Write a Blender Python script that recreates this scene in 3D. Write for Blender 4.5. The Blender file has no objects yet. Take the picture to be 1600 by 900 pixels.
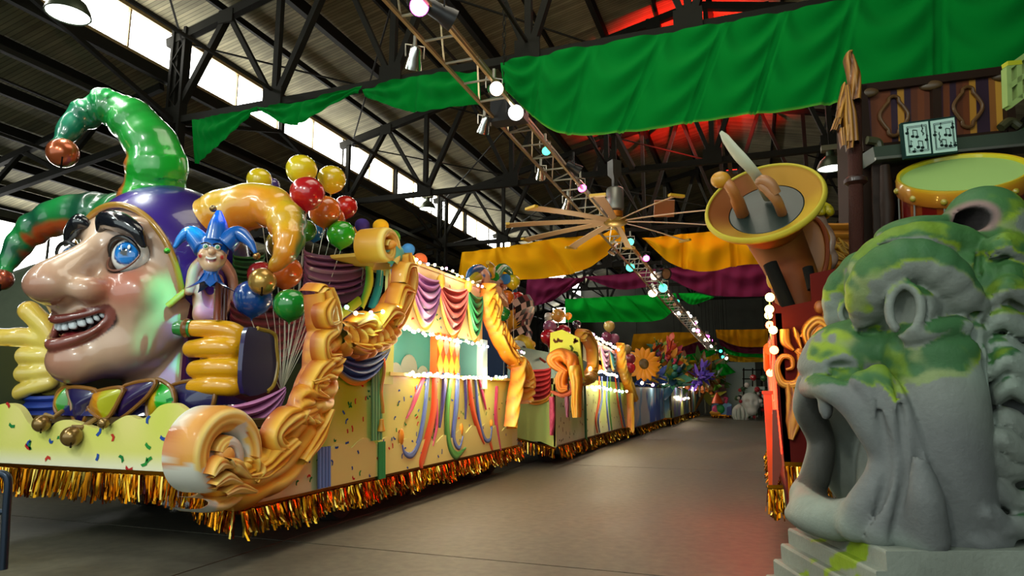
import bpy, bmesh, math, random
import numpy as np
from mathutils import Vector, Matrix, Quaternion, noise as mn
random.seed(7)
RNG = np.random.default_rng(11)
SC = bpy.context.scene
COL = SC.collection
PI = math.pi
# ------------------------------------------------------------------ camera
EYE = np.array([0.0, 0.0, 1.6]); FOC = 1030.0
PITCH = math.atan2(162, 1030); YAW = math.radians(20)
FW = np.array([-math.sin(YAW) * math.cos(PITCH), math.cos(YAW) * math.cos(PITCH), math.sin(PITCH)])
RT = np.array([math.cos(YAW), math.sin(YAW), 0.0]); UP = np.cross(RT, FW)
cd = bpy.data.cameras.new('camera'); cam = bpy.data.objects.new('camera', cd); COL.objects.link(cam)
cd.sensor_width = 36; cd.lens = 36 * FOC / 1600; cd.clip_end = 400; cd.clip_start = .05
cam.matrix_world = Matrix(((RT[0], UP[0], -FW[0], 0), (RT[1], UP[1], -FW[1], 0), (RT[2], UP[2], -FW[2], 1.6), (0, 0, 0, 1)))
SC.camera = cam
# ------------------------------------------------------------------ world, exposure
SC.view_settings.view_transform = 'Standard'
try: SC.view_settings.look = 'None'
except Exception: pass
SC.view_settings.gamma = 1; SC.view_settings.use_curve_mapping = False
SC.view_settings.exposure = 0.0
wd = bpy.data.worlds.new('world'); SC.world = wd; wd.use_nodes = True
bg = wd.node_tree.nodes['Background']
bg.inputs[0].default_value = (.80, .93, .90, 1); bg.inputs[1].default_value = 1.6
try:
    SC.cycles.max_bounces = 5; SC.cycles.diffuse_bounces = 3; SC.cycles.glossy_bounces = 3
    SC.cycles.sample_clamp_indirect = 3; SC.cycles.sample_clamp_direct = 12
    SC.cycles.use_denoising = True; SC.cycles.caustics_reflective = False
except Exception: pass

def light(name, kind, loc, energy, color, aim=None, size=.3, spot=60, blend=.6, sy=None):
    ld = bpy.data.lights.new(name, kind); ld.energy = energy; ld.color = color
    if kind == 'AREA':
        ld.size = size
        if sy: ld.shape = 'RECTANGLE'; ld.size_y = sy
    else: ld.shadow_soft_size = size
    if kind == 'SPOT': ld.spot_size = math.radians(spot); ld.spot_blend = blend
    o = bpy.data.objects.new(name, ld); COL.objects.link(o); o.location = loc
    if aim is not None:
        o.rotation_euler = (Vector(aim) - Vector(loc)).to_track_quat('-Z', 'Y').to_euler()
    return o
# hall lighting: added area lights standing in for high-bay lamps, behind and above the viewer, and over the aisle
light('added_light_over_entrance', 'AREA', (-2.5, -2.5, 6.6), 250, (.97, 1, .86), (-5.5, 7, 2), .9, sy=.9)
light('added_light_over_entrance_left', 'AREA', (-6.5, -1.5, 7.2), 170, (.92, 1, .92), (-6.5, 7, 2), .8, sy=.8)
light('added_light_over_left_bay', 'AREA', (-11.5, 1.0, 7.0), 90, (.80, 1, .95), (-7.5, 6, 2.5), .8, sy=.8)
light('added_light_over_right_bay', 'AREA', (1.2, 3.2, 7.0), 60, (.78, 1, .90), (3.0, 5.2, 2.0), .8, sy=.8)
light('added_light_above_aisle', 'AREA', (-2.2, 7.5, 11.2), 420, (1, .93, .74), (-2.2, 9, 0), 5, sy=8)
light('added_light_above_far_aisle', 'AREA', (-2.0, 27, 11.0), 520, (1, .95, .78), (-2.0, 27, 0), 5, sy=18)

# ------------------------------------------------------------------ pixel of the photograph -> point on a plane of the hall
def ray(x, y): return FW * FOC + RT * (x - 800) + UP * (450 - y)
def atX(x, y, X):
    d = ray(x, y); return EYE + d * (X / d[0])
def atY(x, y, Y):
    d = ray(x, y); return EYE + d * (Y / d[1])
def atZ(x, y, z):
    d = ray(x, y); return EYE + d * ((z - 1.6) / d[2])
def atV(x, y, v):          # v metres ahead of the viewer along the view's ground heading
    h = np.array([-math.sin(YAW), math.cos(YAW), 0]); d = ray(x, y); return EYE + d * (v / (d @ h))
def onP(x, y, p, n):
    d = ray(x, y); n = np.array(n, float); return EYE + d * (((np.array(p) - EYE) @ n) / (d @ n))

# ------------------------------------------------------------------ materials
MATS = {}
def lin(c):
    if isinstance(c, str):
        c = [int(c[i:i + 2], 16) / 255 for i in (0, 2, 4)]
        return tuple(v / 12.92 if v <= .04045 else ((v + .055) / 1.055) ** 2.4 for v in c)
    return tuple(c)
def mat(name, color=(.5, .5, .5), rough=.5, metal=0., coat=0., vcol=False, emit=0., noise=0., nscale=6., bump=0., bscale=30., spec=.5, color2=None, trans=0., ecol=None, sheen=0., alpha=1.):
    if name in MATS: return MATS[name]
    m = bpy.data.materials.new(name); m.use_nodes = True
    nt = m.node_tree; N = nt.nodes; L = nt.links; b = N['Principled BSDF']
    color = lin(color)
    b.inputs['Base Color'].default_value = (*color, 1)
    b.inputs['Roughness'].default_value = rough; b.inputs['Metallic'].default_value = metal
    b.inputs['Coat Weight'].default_value = coat; b.inputs['Coat Roughness'].default_value = .06
    b.inputs['Specular IOR Level'].default_value = spec
    b.inputs['Sheen Weight'].default_value = sheen
    if alpha < 1: b.inputs['Alpha'].default_value = alpha
    if trans: b.inputs['Transmission Weight'].default_value = trans
    tc = N.new('ShaderNodeTexCoord')
    src = None
    if vcol:
        a = N.new('ShaderNodeAttribute'); a.attribute_name = 'Col'; src = a.outputs['Color']
    if noise or color2 is not None:
        nz = N.new('ShaderNodeTexNoise'); nz.inputs['Scale'].default_value = nscale; nz.inputs['Detail'].default_value = 5
        L.new(tc.outputs['Object'], nz.inputs['Vector'])
        mx = N.new('ShaderNodeMix'); mx.data_type = 'RGBA'
        if color2 is not None:
            rp = N.new('ShaderNodeValToRGB'); rp.color_ramp.elements[0].position = .4; rp.color_ramp.elements[1].position = .6
            L.new(nz.outputs['Fac'], rp.inputs['Fac']); L.new(rp.outputs['Color'], mx.inputs['Factor'])
            mx.inputs['B'].default_value = (*lin(color2), 1)
            if src is not None: L.new(src, mx.inputs['A'])
            else: mx.inputs['A'].default_value = (*color, 1)
        else:
            mx.blend_type = 'MULTIPLY'; mx.inputs['Factor'].default_value = noise
            L.new(nz.outputs['Fac'], mx.inputs['B'])
            if src is not None: L.new(src, mx.inputs['A'])
            else: mx.inputs['A'].default_value = (*color, 1)
        src = mx.outputs['Result']
    if src is not None: L.new(src, b.inputs['Base Color'])
    if emit:
        b.inputs['Emission Color'].default_value = (*lin(ecol or color), 1); b.inputs['Emission Strength'].default_value = emit
    if bump:
        n2 = N.new('ShaderNodeTexNoise'); n2.inputs['Scale'].default_value = bscale; n2.inputs['Detail'].default_value = 4
        L.new(tc.outputs['Object'], n2.inputs['Vector'])
        bp = N.new('ShaderNodeBump'); bp.inputs['Strength'].default_value = bump; bp.inputs['Distance'].default_value = .02
        L.new(n2.outputs['Fac'], bp.inputs['Height']); L.new(bp.outputs['Normal'], b.inputs['Normal'])
    MATS[name] = m
    return m
M_LACQ = mat('lacquered_paint', vcol=True, rough=.32, coat=.9, bump=.03, bscale=9)
M_PAINT = mat('satin_paint', vcol=True, rough=.5, coat=.15, bump=.05, bscale=25)
M_FLAT = mat('flat_paint', vcol=True, rough=.85, spec=.15)
M_CLOTH = mat('cloth', vcol=True, rough=.9, sheen=.3)
M_STEEL = mat('dark_steel', (.010, .0095, .006), .8, 0., spec=.15, noise=.5, nscale=3)
M_ALU = mat('truss_aluminium', '9a8560', .38, .75)
M_FOIL = mat('gold_foil', vcol=True, rough=.22, metal=1.)
M_BLACK = mat('black_metal', (.012, .012, .013), .4, .3)

# ------------------------------------------------------------------ meshes
ORG = {}
def tag(o, label=None, cat=None, group=None, kind=None):
    if label: o['label'] = label
    if cat: o['category'] = cat
    if group: o['group'] = group
    if kind: o['kind'] = kind
    return o
def thing(name, label, cat, loc=(0, 0, 0), group=None, kind=None):
    o = bpy.data.objects.new(name, None); COL.objects.link(o); o.location = tuple(float(c) for c in loc); o.empty_display_size = .1
    ORG[o.name] = np.array(o.location, float)
    return tag(o, label, cat, group, kind)
def link(name, me, material, parent=None, loc=None):
    o = bpy.data.objects.new(name, me); COL.objects.link(o)
    if material is not None and not me.materials: me.materials.append(material)
    if parent is not None: o.parent = parent
    if loc is not None: o.location = tuple(float(c) for c in loc)
    ORG[o.name] = (ORG[parent.name] if parent is not None else np.zeros(3)) + np.array(o.location, float)
    return o
class MB:
    """collects vertices, faces and one paint colour per vertex (world coordinates)"""
    def __init__(s, col=(.5, .5, .5)): s.v = []; s.f = []; s.c = []; s.n = 0; s.col = lin(col)
    def add(s, V, Fc, col=None):
        V = np.asarray(V, float).reshape(-1, 3); k = len(V)
        s.v.append(V); s.f += [tuple(int(i) + s.n for i in f) for f in Fc]
        if col is None: col = s.col
        if isinstance(col, str): col = lin(col)
        c = np.asarray(col, float)
        s.c.append(np.tile(c, (k, 1)) if c.ndim == 1 else c); s.n += k; return s
    def box(s, c, d, rz=0, col=None, R=None):
        c = np.array(c, float); h = np.array(d, float) / 2
        P = np.array([[x, y, z] for x in (-1, 1) for y in (-1, 1) for z in (-1, 1)]) * h
        if R is None: R = rot(rz)
        return s.add(P @ R.T + c, [(0, 1, 3, 2), (4, 6, 7, 5), (0, 4, 5, 1), (2, 3, 7, 6), (0, 2, 6, 4), (1, 5, 7, 3)], col)
    def bar(s, a, b, w=.05, h=None, col=None, up=(0, 0, 1)):
        a = np.array(a, float); b = np.array(b, float); h = h or w
        t = b - a; L = np.linalg.norm(t) + 1e-9; t = t / L; u = np.array(up, float)
        if abs(t @ u) > .97: u = np.array([0., 1., 0.])
        x = np.cross(u, t); x /= np.linalg.norm(x); y = np.cross(t, x)
        P = [p + x * sx * w / 2 + y * sy * h / 2 for p in (a, b) for sx, sy in ((-1, -1), (1, -1), (1, 1), (-1, 1))]
        return s.add(P, [(0, 3, 2, 1), (4, 5, 6, 7), (0, 1, 5, 4), (1, 2, 6, 5), (2, 3, 7, 6), (3, 0, 4, 7)], col)
    def tube(s, pts, r, n=8, col=None, caps=True, closed=False, flat=1., up=(0, 0, 1)):
        pts = np.asarray(pts, float); m = len(pts); r = np.broadcast_to(np.asarray(r, float), (m,))
        T = np.gradient(pts, axis=0)
        if closed: T = np.roll(pts, -1, 0) - np.roll(pts, 1, 0)
        T /= np.linalg.norm(T, axis=1)[:, None] + 1e-9
        u = np.array(up, float)
        if abs(T[0] @ u) > .95: u = np.array([1., 0, 0])
        V = []; X = np.cross(u, T[0]); X /= np.linalg.norm(X)
        for i in range(m):
            X = X - T[i] * (X @ T[i]); X /= np.linalg.norm(X) + 1e-9; Y = np.cross(T[i], X)
            for k in range(n):
                a = 2 * PI * k / n; V.append(pts[i] + (X * math.cos(a) + Y * flat * math.sin(a)) * r[i])
        Fc = []; mm = m if closed else m - 1
        for i in range(mm):
            j = (i + 1) % m
            for k in range(n): k2 = (k + 1) % n; Fc.append((i * n + k, i * n + k2, j * n + k2, j * n + k))
        if caps and not closed: Fc += [tuple(range(n))[::-1], tuple((m - 1) * n + k for k in range(n))]
        if col is not None and not isinstance(col, str) and np.asarray(col).ndim == 2: col = np.repeat(np.asarray(col), n, 0)
        return s.add(V, Fc, col)
    def ball(s, c, r, nu=16, nv=10, col=None, R=None):
        r = np.broadcast_to(np.asarray(r, float), (3,)); V = []; Fc = []
        for j in range(nv + 1):
            th = PI * j / nv
            for i in range(nu): ph = 2 * PI * i / nu; V.append((math.sin(th) * math.cos(ph), math.sin(th) * math.sin(ph), math.cos(th)))
        V = np.array(V) * r
        if R is not None: V = V @ R.T
        for j in range(nv):
            for i in range(nu): i2 = (i + 1) % nu; Fc.append((j * nu + i, (j + 1) * nu + i, (j + 1) * nu + i2, j * nu + i2))
        return s.add(V + np.array(c, float), Fc, col)
    def lathe(s, c, prof, n=24, axis=(0, 0, 1), col=None, caps=False):
        ax = np.array(axis, float); ax /= np.linalg.norm(ax)
        x = np.cross(ax, (0, 0, 1.) if abs(ax[2]) < .9 else (1., 0, 0)); x /= np.linalg.norm(x); y = np.cross(ax, x)
        V = []; Fc = []; m = len(prof)
        for (r, h) in prof:
            for k in range(n): a = 2 * PI * k / n; V.append(np.array(c) + (x * math.cos(a) + y * math.sin(a)) * r + ax * h)
        for i in range(m - 1):
            for k in range(n): k2 = (k + 1) % n; Fc.append((i * n + k, i * n + k2, (i + 1) * n + k2, (i + 1) * n + k))
        if caps: Fc += [tuple(range(n))[::-1], tuple((m - 1) * n + k for k in range(n))]
        if col is not None and not isinstance(col, str) and np.asarray(col).ndim == 2: col = np.repeat(np.asarray(col), n, 0)
        return s.add(V, Fc, col)
    def grid(s, P, col=None, closeu=False):
        P = np.asarray(P, float); a, b, _ = P.shape; Fc = []
        for i in range(a - (0 if closeu else 1)):
            i2 = (i + 1) % a
            for j in range(b - 1): Fc.append((i * b + j, i2 * b + j, i2 * b + j + 1, i * b + j + 1))
        if col is not None and not isinstance(col, str):
            col = np.asarray(col, float)
            if col.ndim == 3: col = col.reshape(-1, 3)
        return s.add(P.reshape(-1, 3), Fc, col)
    def prism(s, pts, d, col=None):
        """outline pts (any plane) pushed by vector d"""
        P = np.asarray(pts, float); n = len(P); d = np.array(d, float)
        from mathutils.geometry import tessellate_polygon
        tri = tessellate_polygon([[Vector(p) for p in P]])
        nn = np.zeros(3)
        for i in range(n): nn += np.cross(P[i], P[(i + 1) % n])
        flip = nn @ d < 0
        Fc = []
        for t in tri:
            tn = np.cross(P[t[1]] - P[t[0]], P[t[2]] - P[t[0]]) @ d
            t = t if tn > 0 else t[::-1]
            Fc.append(tuple(i + n for i in t)); Fc.append(tuple(t[::-1]))
        for i in range(n):
            j = (i + 1) % n; q = (i, j, j + n, i + n); Fc.append(q[::-1] if flip else q)
        return s.add(np.vstack([P, P + d]), Fc, col)
    def mesh(s, name, origin=(0, 0, 0), smooth=True):
        V = np.vstack(s.v) - np.array(origin); me = bpy.data.meshes.new(name)
        me.from_pydata(V.tolist(), [], s.f)
        a = me.color_attributes.new('Col', 'FLOAT_COLOR', 'POINT')
        C4 = np.ones((s.n, 4)); C4[:, :3] = np.clip(np.vstack(s.c), 0, 1); a.data.foreach_set('color', C4.ravel())
        if smooth:
            me.polygons.foreach_set('use_smooth', [True] * len(me.polygons))
            if smooth != 'all':
                try: me.set_sharp_from_angle(angle=math.radians(42))
                except Exception: pass
        me.update(); return me
    def build(s, name, material, parent=None, smooth=True, loc=None):
        if parent is not None: org = ORG[parent.name]
        elif loc is not None: org = np.array(loc, float)
        else:
            V = np.vstack(s.v); org = np.array([(V[:, 0].min() + V[:, 0].max()) / 2, (V[:, 1].min() + V[:, 1].max()) / 2, V[:, 2].min()])
        o = link(name, s.mesh(name, org, smooth), material, parent)
        if parent is None: o.location = tuple(float(c) for c in org); ORG[o.name] = org
        return o
def rot(z=0, x=0, y=0):
    cz, sz, cx, sx, cy, sy = math.cos(z), math.sin(z), math.cos(x), math.sin(x), math.cos(y), math.sin(y)
    return np.array([[cz, -sz, 0], [sz, cz, 0], [0, 0, 1]]) @ np.array([[cy, 0, sy], [0, 1, 0], [-sy, 0, cy]]) @ np.array([[1, 0, 0], [0, cx, -sx], [0, sx, cx]])
def smooth_path(P, n=40, closed=False):
    """Catmull-Rom through the points, n samples"""
    P = [np.array(p, float) for p in P]; m = len(P)
    Q = ([P[-1]] + P + [P[0], P[1]]) if closed else ([2 * P[0] - P[1]] + P + [2 * P[-1] - P[-2]])
    segs = m if closed else m - 1; out = []
    for k in range(n):
        t = k / (n if closed else n - 1) * segs; i = min(int(t), segs - 1); t -= i; a, b, c, d = Q[i:i + 4]
        out.append(.5 * ((2 * b) + (-a + c) * t + (2 * a - 5 * b + 4 * c - d) * t * t + (-a + 3 * b - 3 * c + d) * t ** 3))
    return np.array(out)
def lerp(a, b, t): return np.asarray(a) + (np.asarray(b) - np.asarray(a)) * t
def ramp(t, stops):
    """stops [(t, colour)] -> colours for array t"""
    t = np.asarray(t, float); xs = [a for a, _ in stops]; cs = np.array([lin(c) for _, c in stops])
    return np.stack([np.interp(t, xs, cs[:, k]) for k in range(3)], -1)
def mixc(base, c, w):
    w = np.clip(w, 0, 1)[..., None]; return base * (1 - w) + np.array(lin(c)) * w
def dup(root, loc=None, label=None, group=None, rz=None):
    r = root.copy(); COL.objects.link(r); ORG[r.name] = ORG.get(root.name, np.zeros(3))
    if loc is not None: r.location = tuple(float(c) for c in loc); ORG[r.name] = np.array(loc, float)
    if rz is not None: r.rotation_euler.z = rz
    if label: r['label'] = label
    if group: r['group'] = group
    for ch in list(root.children):
        c = ch.copy(); COL.objects.link(c); c.parent = r
        for g in list(ch.children): d = g.copy(); COL.objects.link(d); d.parent = c
    return r
# ------------------------------------------------------------------ sculpting: signed distance field -> surface nets
class Sculpt:
    def __init__(s, lo, hi, h):
        s.lo = np.array(lo, float); s.h = h; s.n = np.ceil((np.array(hi) - s.lo) / h).astype(int) + 1
        s.F = np.full(s.n, 9., np.float32)
    def _sub(s, c0, c1, pad):
        a = np.clip(np.floor((np.array(c0) - pad - s.lo) / s.h).astype(int), 0, s.n); b = np.clip(np.ceil((np.array(c1) + pad - s.lo) / s.h).astype(int) + 1, 0, s.n)
        if (b <= a).any(): return None, None
        g = [(np.arange(a[i], b[i]) * s.h + s.lo[i]) for i in range(3)]
        X, Y, Z = np.meshgrid(*g, indexing='ij'); return (slice(a[0], b[0]), slice(a[1], b[1]), slice(a[2], b[2])), np.stack([X, Y, Z], -1).astype(np.float32)
    def _op(s, sl, d, k, sub):
        f = s.F[sl]
        if sub:
            d = -d
            if k > 0: h = np.clip(.5 - .5 * (d - f) / k, 0, 1); s.F[sl] = d * (1 - h) + f * h + k * h * (1 - h)
            else: s.F[sl] = np.maximum(f, d)
        else:
            if k > 0: h = np.clip(.5 + .5 * (f - d) / k, 0, 1); s.F[sl] = f * (1 - h) + d * h - k * h * (1 - h)
            else: s.F[sl] = np.minimum(f, d)
    def ell(s, c, r, k=.05, R=None, sub=False):
        c = np.array(c, float); r = np.broadcast_to(np.array(r, float), (3,)); m = r.max()
        sl, P = s._sub(c - m, c + m, max(k * 1.5, s.h * 3))
        if sl is None: return s
        p = P - c.astype(np.float32)
        if R is not None: p = p @ np.array(R, np.float32)
        k0 = np.linalg.norm(p / r.astype(np.float32), axis=-1); k1 = np.linalg.norm(p / (r * r).astype(np.float32), axis=-1) + 1e-6
        s._op(sl, k0 * (k0 - 1) / k1, k, sub); return s
    def cap(s, a, b, ra, rb=None, k=.03, sub=False):
        a = np.array(a, float); b = np.array(b, float); rb = ra if rb is None else rb; m = max(ra, rb)
        sl, P = s._sub(np.minimum(a, b) - m, np.maximum(a, b) + m, max(k * 1.5, s.h * 3))
        if sl is None: return s
        ab = b - a; t = np.clip(((P - a) @ ab) / (ab @ ab + 1e-9), 0, 1)
        d = np.linalg.norm(P - a - t[..., None] * ab, axis=-1) - (ra + (rb - ra) * t); s._op(sl, d, k, sub); return s
    def chain(s, pts, rs, k=.03, n=None, sub=False):
        if n: 
            rs = np.interp(np.linspace(0, 1, n), np.linspace(0, 1, np.size(rs)), np.atleast_1d(rs)) if np.size(rs) > 1 else np.full(n, float(np.squeeze(rs))); pts = smooth_path(pts, n)
        else: rs = np.broadcast_to(rs, (len(pts),))
        # hard union along the chain, then one blend with the rest
        pts = np.asarray(pts, float); m = max(rs)
        sl, P = s._sub(pts.min(0) - m, pts.max(0) + m, max(k * 1.5, s.h * 3))
        if sl is None: return s
        D = np.full(P.shape[:3], 9., np.float32)
        for i in range(len(pts) - 1):
            a, b = pts[i], pts[i + 1]; ab = b - a; t = np.clip(((P - a) @ ab) / (ab @ ab + 1e-9), 0, 1)
            D = np.minimum(D, np.linalg.norm(P - a - t[..., None] * ab, axis=-1) - (rs[i] + (rs[i + 1] - rs[i]) * t))
        s._op(sl, D, k, sub); return s
    def box(s, c, hs, r=.03, k=.03, R=None, sub=False):
        c = np.array(c, float); hs = np.array(hs, float); m = np.linalg.norm(hs)
        sl, P = s._sub(c - m, c + m, max(k * 1.5, s.h * 3))
        if sl is None: return s
        p = P - c
        if R is not None: p = p @ np.array(R)
        q = np.abs(p) - (hs - r); d = np.linalg.norm(np.maximum(q, 0), axis=-1) + np.minimum(q.max(-1), 0) - r
        s._op(sl, d, k, sub); return s
    def warp(s, fn, c0, c1):
        sl, P = s._sub(c0, c1, 0); s.F[sl] += fn(P).astype(np.float32); return s
    def extract(s):
        F = s.F; F[0] = F[-1] = 9; F[:, 0] = F[:, -1] = 9; F[:, :, 0] = F[:, :, -1] = 9
        I = F < 0; nx, ny, nz = F.shape
        cnt = np.zeros((nx - 1, ny - 1, nz - 1), np.int8)
        for i in (0, 1):
            for j in (0, 1):
                for k in (0, 1): cnt += I[i:nx - 1 + i, j:ny - 1 + j, k:nz - 1 + k]
        act = np.argwhere((cnt > 0) & (cnt < 8)); idx = np.full(cnt.shape, -1, np.int64); idx[tuple(act.T)] = np.arange(len(act))
        cor = [(i, j, k) for i in (0, 1) for j in (0, 1) for k in (0, 1)]
        val = {c: F[act[:, 0] + c[0], act[:, 1] + c[1], act[:, 2] + c[2]] for c in cor}
        S = np.zeros((len(act), 3)); W = np.zeros(len(act))
        for a in cor:
            for ax in range(3):
                if a[ax] == 0:
                    b = list(a); b[ax] = 1; b = tuple(b); fa, fb = val[a], val[b]; m = (fa < 0) != (fb < 0)
                    t = np.where(m, fa / np.where(m, fa - fb, 1), 0); p = np.tile(np.array(a, float), (len(act), 1)); p[:, ax] += t
                    S += p * m[:, None]; W += m
        V = (act + S / W[:, None]) * s.h + s.lo
        Fc = []
        for ax in range(3):
            o = [(1, 0, 0), (0, 1, 0), (0, 0, 1)][ax]
            A = I[:nx - o[0], :ny - o[1], :nz - o[2]]; B = I[o[0]:, o[1]:, o[2]:]
            for m, fl in ((A & ~B, False), (~A & B, True)):
                e = np.argwhere(m)
                u, w = [(1, 2), (2, 0), (0, 1)][ax]
                U = np.zeros(3, int); U[u] = 1; Wv = np.zeros(3, int); Wv[w] = 1
                e = e[(e[:, u] > 0) & (e[:, w] > 0) & (e[:, u] < s.n[u] - 1) & (e[:, w] < s.n[w] - 1)]
                q = np.stack([idx[tuple((e - U - Wv).T)], idx[tuple((e - Wv).T)], idx[tuple(e.T)], idx[tuple((e - U).T)]], 1)
                Fc.append(q[:, ::-1] if fl else q)
        Fc = np.vstack(Fc); Fc = Fc[(Fc >= 0).all(1)]
        return V, Fc
    def build(s, name, material, parent=None, paint=None, col=(.5, .5, .5), relax=1, loc=None, xf=None):
        V, Fc = s.extract()
        for _ in range(relax):
            A = np.zeros_like(V); C = np.zeros(len(V))
            for k in range(4):
                np.add.at(A, Fc[:, k], V[Fc[:, (k + 1) % 4]] + V[Fc[:, (k + 3) % 4]]); np.add.at(C, Fc[:, k], 2)
            V = V * .4 + A / C[:, None] * .6
        nrm = np.zeros_like(V); fn = np.cross(V[Fc[:, 2]] - V[Fc[:, 0]], V[Fc[:, 3]] - V[Fc[:, 1]])
        for k in range(4): np.add.at(nrm, Fc[:, k], fn)
        nrm /= np.linalg.norm(nrm, axis=1)[:, None] + 1e-12
        cc = paint(V, nrm) if paint else np.tile(lin(col), (len(V), 1))
        if xf is not None: V = V @ xf.T
        me = bpy.data.meshes.new(name)
        org = ORG[parent.name] if parent is not None else (np.array(loc, float) if loc is not None else np.array([V[:, 0].mean(), V[:, 1].mean(), V[:, 2].min()]))
        me.vertices.add(len(V)); me.vertices.foreach_set('co', (V - org).ravel())
        me.loops.add(len(Fc) * 4); me.loops.foreach_set('vertex_index', Fc.ravel().astype(np.int32))
        me.polygons.add(len(Fc)); me.polygons.foreach_set('loop_start', np.arange(0, len(Fc) * 4, 4, dtype=np.int32))
        try: me.polygons.foreach_set('loop_total', np.full(len(Fc), 4, np.int32))
        except Exception: pass
        me.update(calc_edges=True); me.validate()
        me.polygons.foreach_set('use_smooth', [True] * len(me.polygons))
        C4 = np.ones((len(V), 4)); C4[:, :3] = np.clip(cc, 0, 1)
        a = me.color_attributes.new('Col', 'FLOAT_COLOR', 'POINT'); a.data.foreach_set('color', C4.ravel()); me.update()
        o = link(name, me, material, parent)
        if parent is None: o.location = tuple(org); ORG[o.name] = org
        return o
def fbm(P, sc, oct=3, seed=0):
    """cheap smooth noise on an array of points, about -1..1"""
    P = np.asarray(P, float); r = np.random.default_rng(seed); out = 0; amp = 1; tot = 0
    for o in range(oct):
        for q in range(4):
            d = r.normal(size=3); d /= np.linalg.norm(d); ph = r.uniform(0, 6.28); w = r.uniform(.7, 1.3)
            out = out + amp * np.sin((P @ d) * sc * w * 2 ** o + ph + 1.3 * np.sin((P @ np.roll(d, 1)) * sc * 2 ** o * .8 + ph * 2))
        tot += amp * 2; amp *= .55
    return np.clip(out / tot, -1, 1)
def ss(a, b, x): t = np.clip((x - a) / (b - a), 0, 1); return t * t * (3 - 2 * t)
# =================================================================== SETTING
def structure(o): o['kind'] = 'structure'; return o
# floor: worn dark concrete with slabs meeting at joints
def floor_mat():
    m = bpy.data.materials.new('worn_concrete'); m.use_nodes = True; nt = m.node_tree; N = nt.nodes; L = nt.links; b = N['Principled BSDF']
    tc = N.new('ShaderNodeTexCoord'); mp = N.new('ShaderNodeMapping'); mp.inputs['Scale'].default_value = (1, .35, 1); L.new(tc.outputs['Object'], mp.inputs['Vector'])
    n1 = N.new('ShaderNodeTexNoise'); n1.inputs['Scale'].default_value = .9; n1.inputs['Detail'].default_value = 6; n1.inputs['Roughness'].default_value = .62; L.new(mp.outputs['Vector'], n1.inputs['Vector'])
    n2 = N.new('ShaderNodeTexNoise'); n2.inputs['Scale'].default_value = 9; n2.inputs['Detail'].default_value = 8; L.new(tc.outputs['Object'], n2.inputs['Vector'])
    r = N.new('ShaderNodeValToRGB'); e = r.color_ramp.elements; e[0].position = .3; e[0].color = (.068, .061, .042, 1); e[1].position = .72; e[1].color = (.17, .152, .104, 1)
    L.new(n1.outputs['Fac'], r.inputs['Fac'])
    mx = N.new('ShaderNodeMix'); mx.data_type = 'RGBA'; mx.blend_type = 'MULTIPLY'; mx.inputs['Factor'].default_value = .7
    L.new(r.outputs['Color'], mx.inputs['A']); L.new(n2.outputs['Fac'], mx.inputs['B']); L.new(mx.outputs['Result'], b.inputs['Base Color'])
    rr = N.new('ShaderNodeMapRange'); rr.inputs['To Min'].default_value = .42; rr.inputs['To Max'].default_value = .8; L.new(n1.outputs['Fac'], rr.inputs['Value']); L.new(rr.outputs['Result'], b.inputs['Roughness'])
    bp = N.new('ShaderNodeBump'); bp.inputs['Strength'].default_value = .25; bp.inputs['Distance'].default_value = .01; L.new(n2.outputs['Fac'], bp.inputs['Height']); L.new(bp.outputs['Normal'], b.inputs['Normal'])
    return m
MF = floor_mat()
fl = structure(MB().box((0, 22, -.06), (60, 62, .1), col='333028').build('floor', mat('joint_dirt', (.02, .02, .016), .9)))
for ix, (xa, xb) in enumerate(((-29.5, -13), (-13, -4.9), (-4.9, 3.2), (3.2, 14.5))):
    for (ya, yb) in ((-8, -1), (-1, 6.2), (6.2, 14.6), (14.6, 23), (23, 31.5), (31.5, 40), (40, 49)):
        MB().box(((xa + xb) / 2, (ya + yb) / 2, -.006), (xb - xa - .025, yb - ya - .025, .012)).build('concrete_slab', MF, fl)
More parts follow.
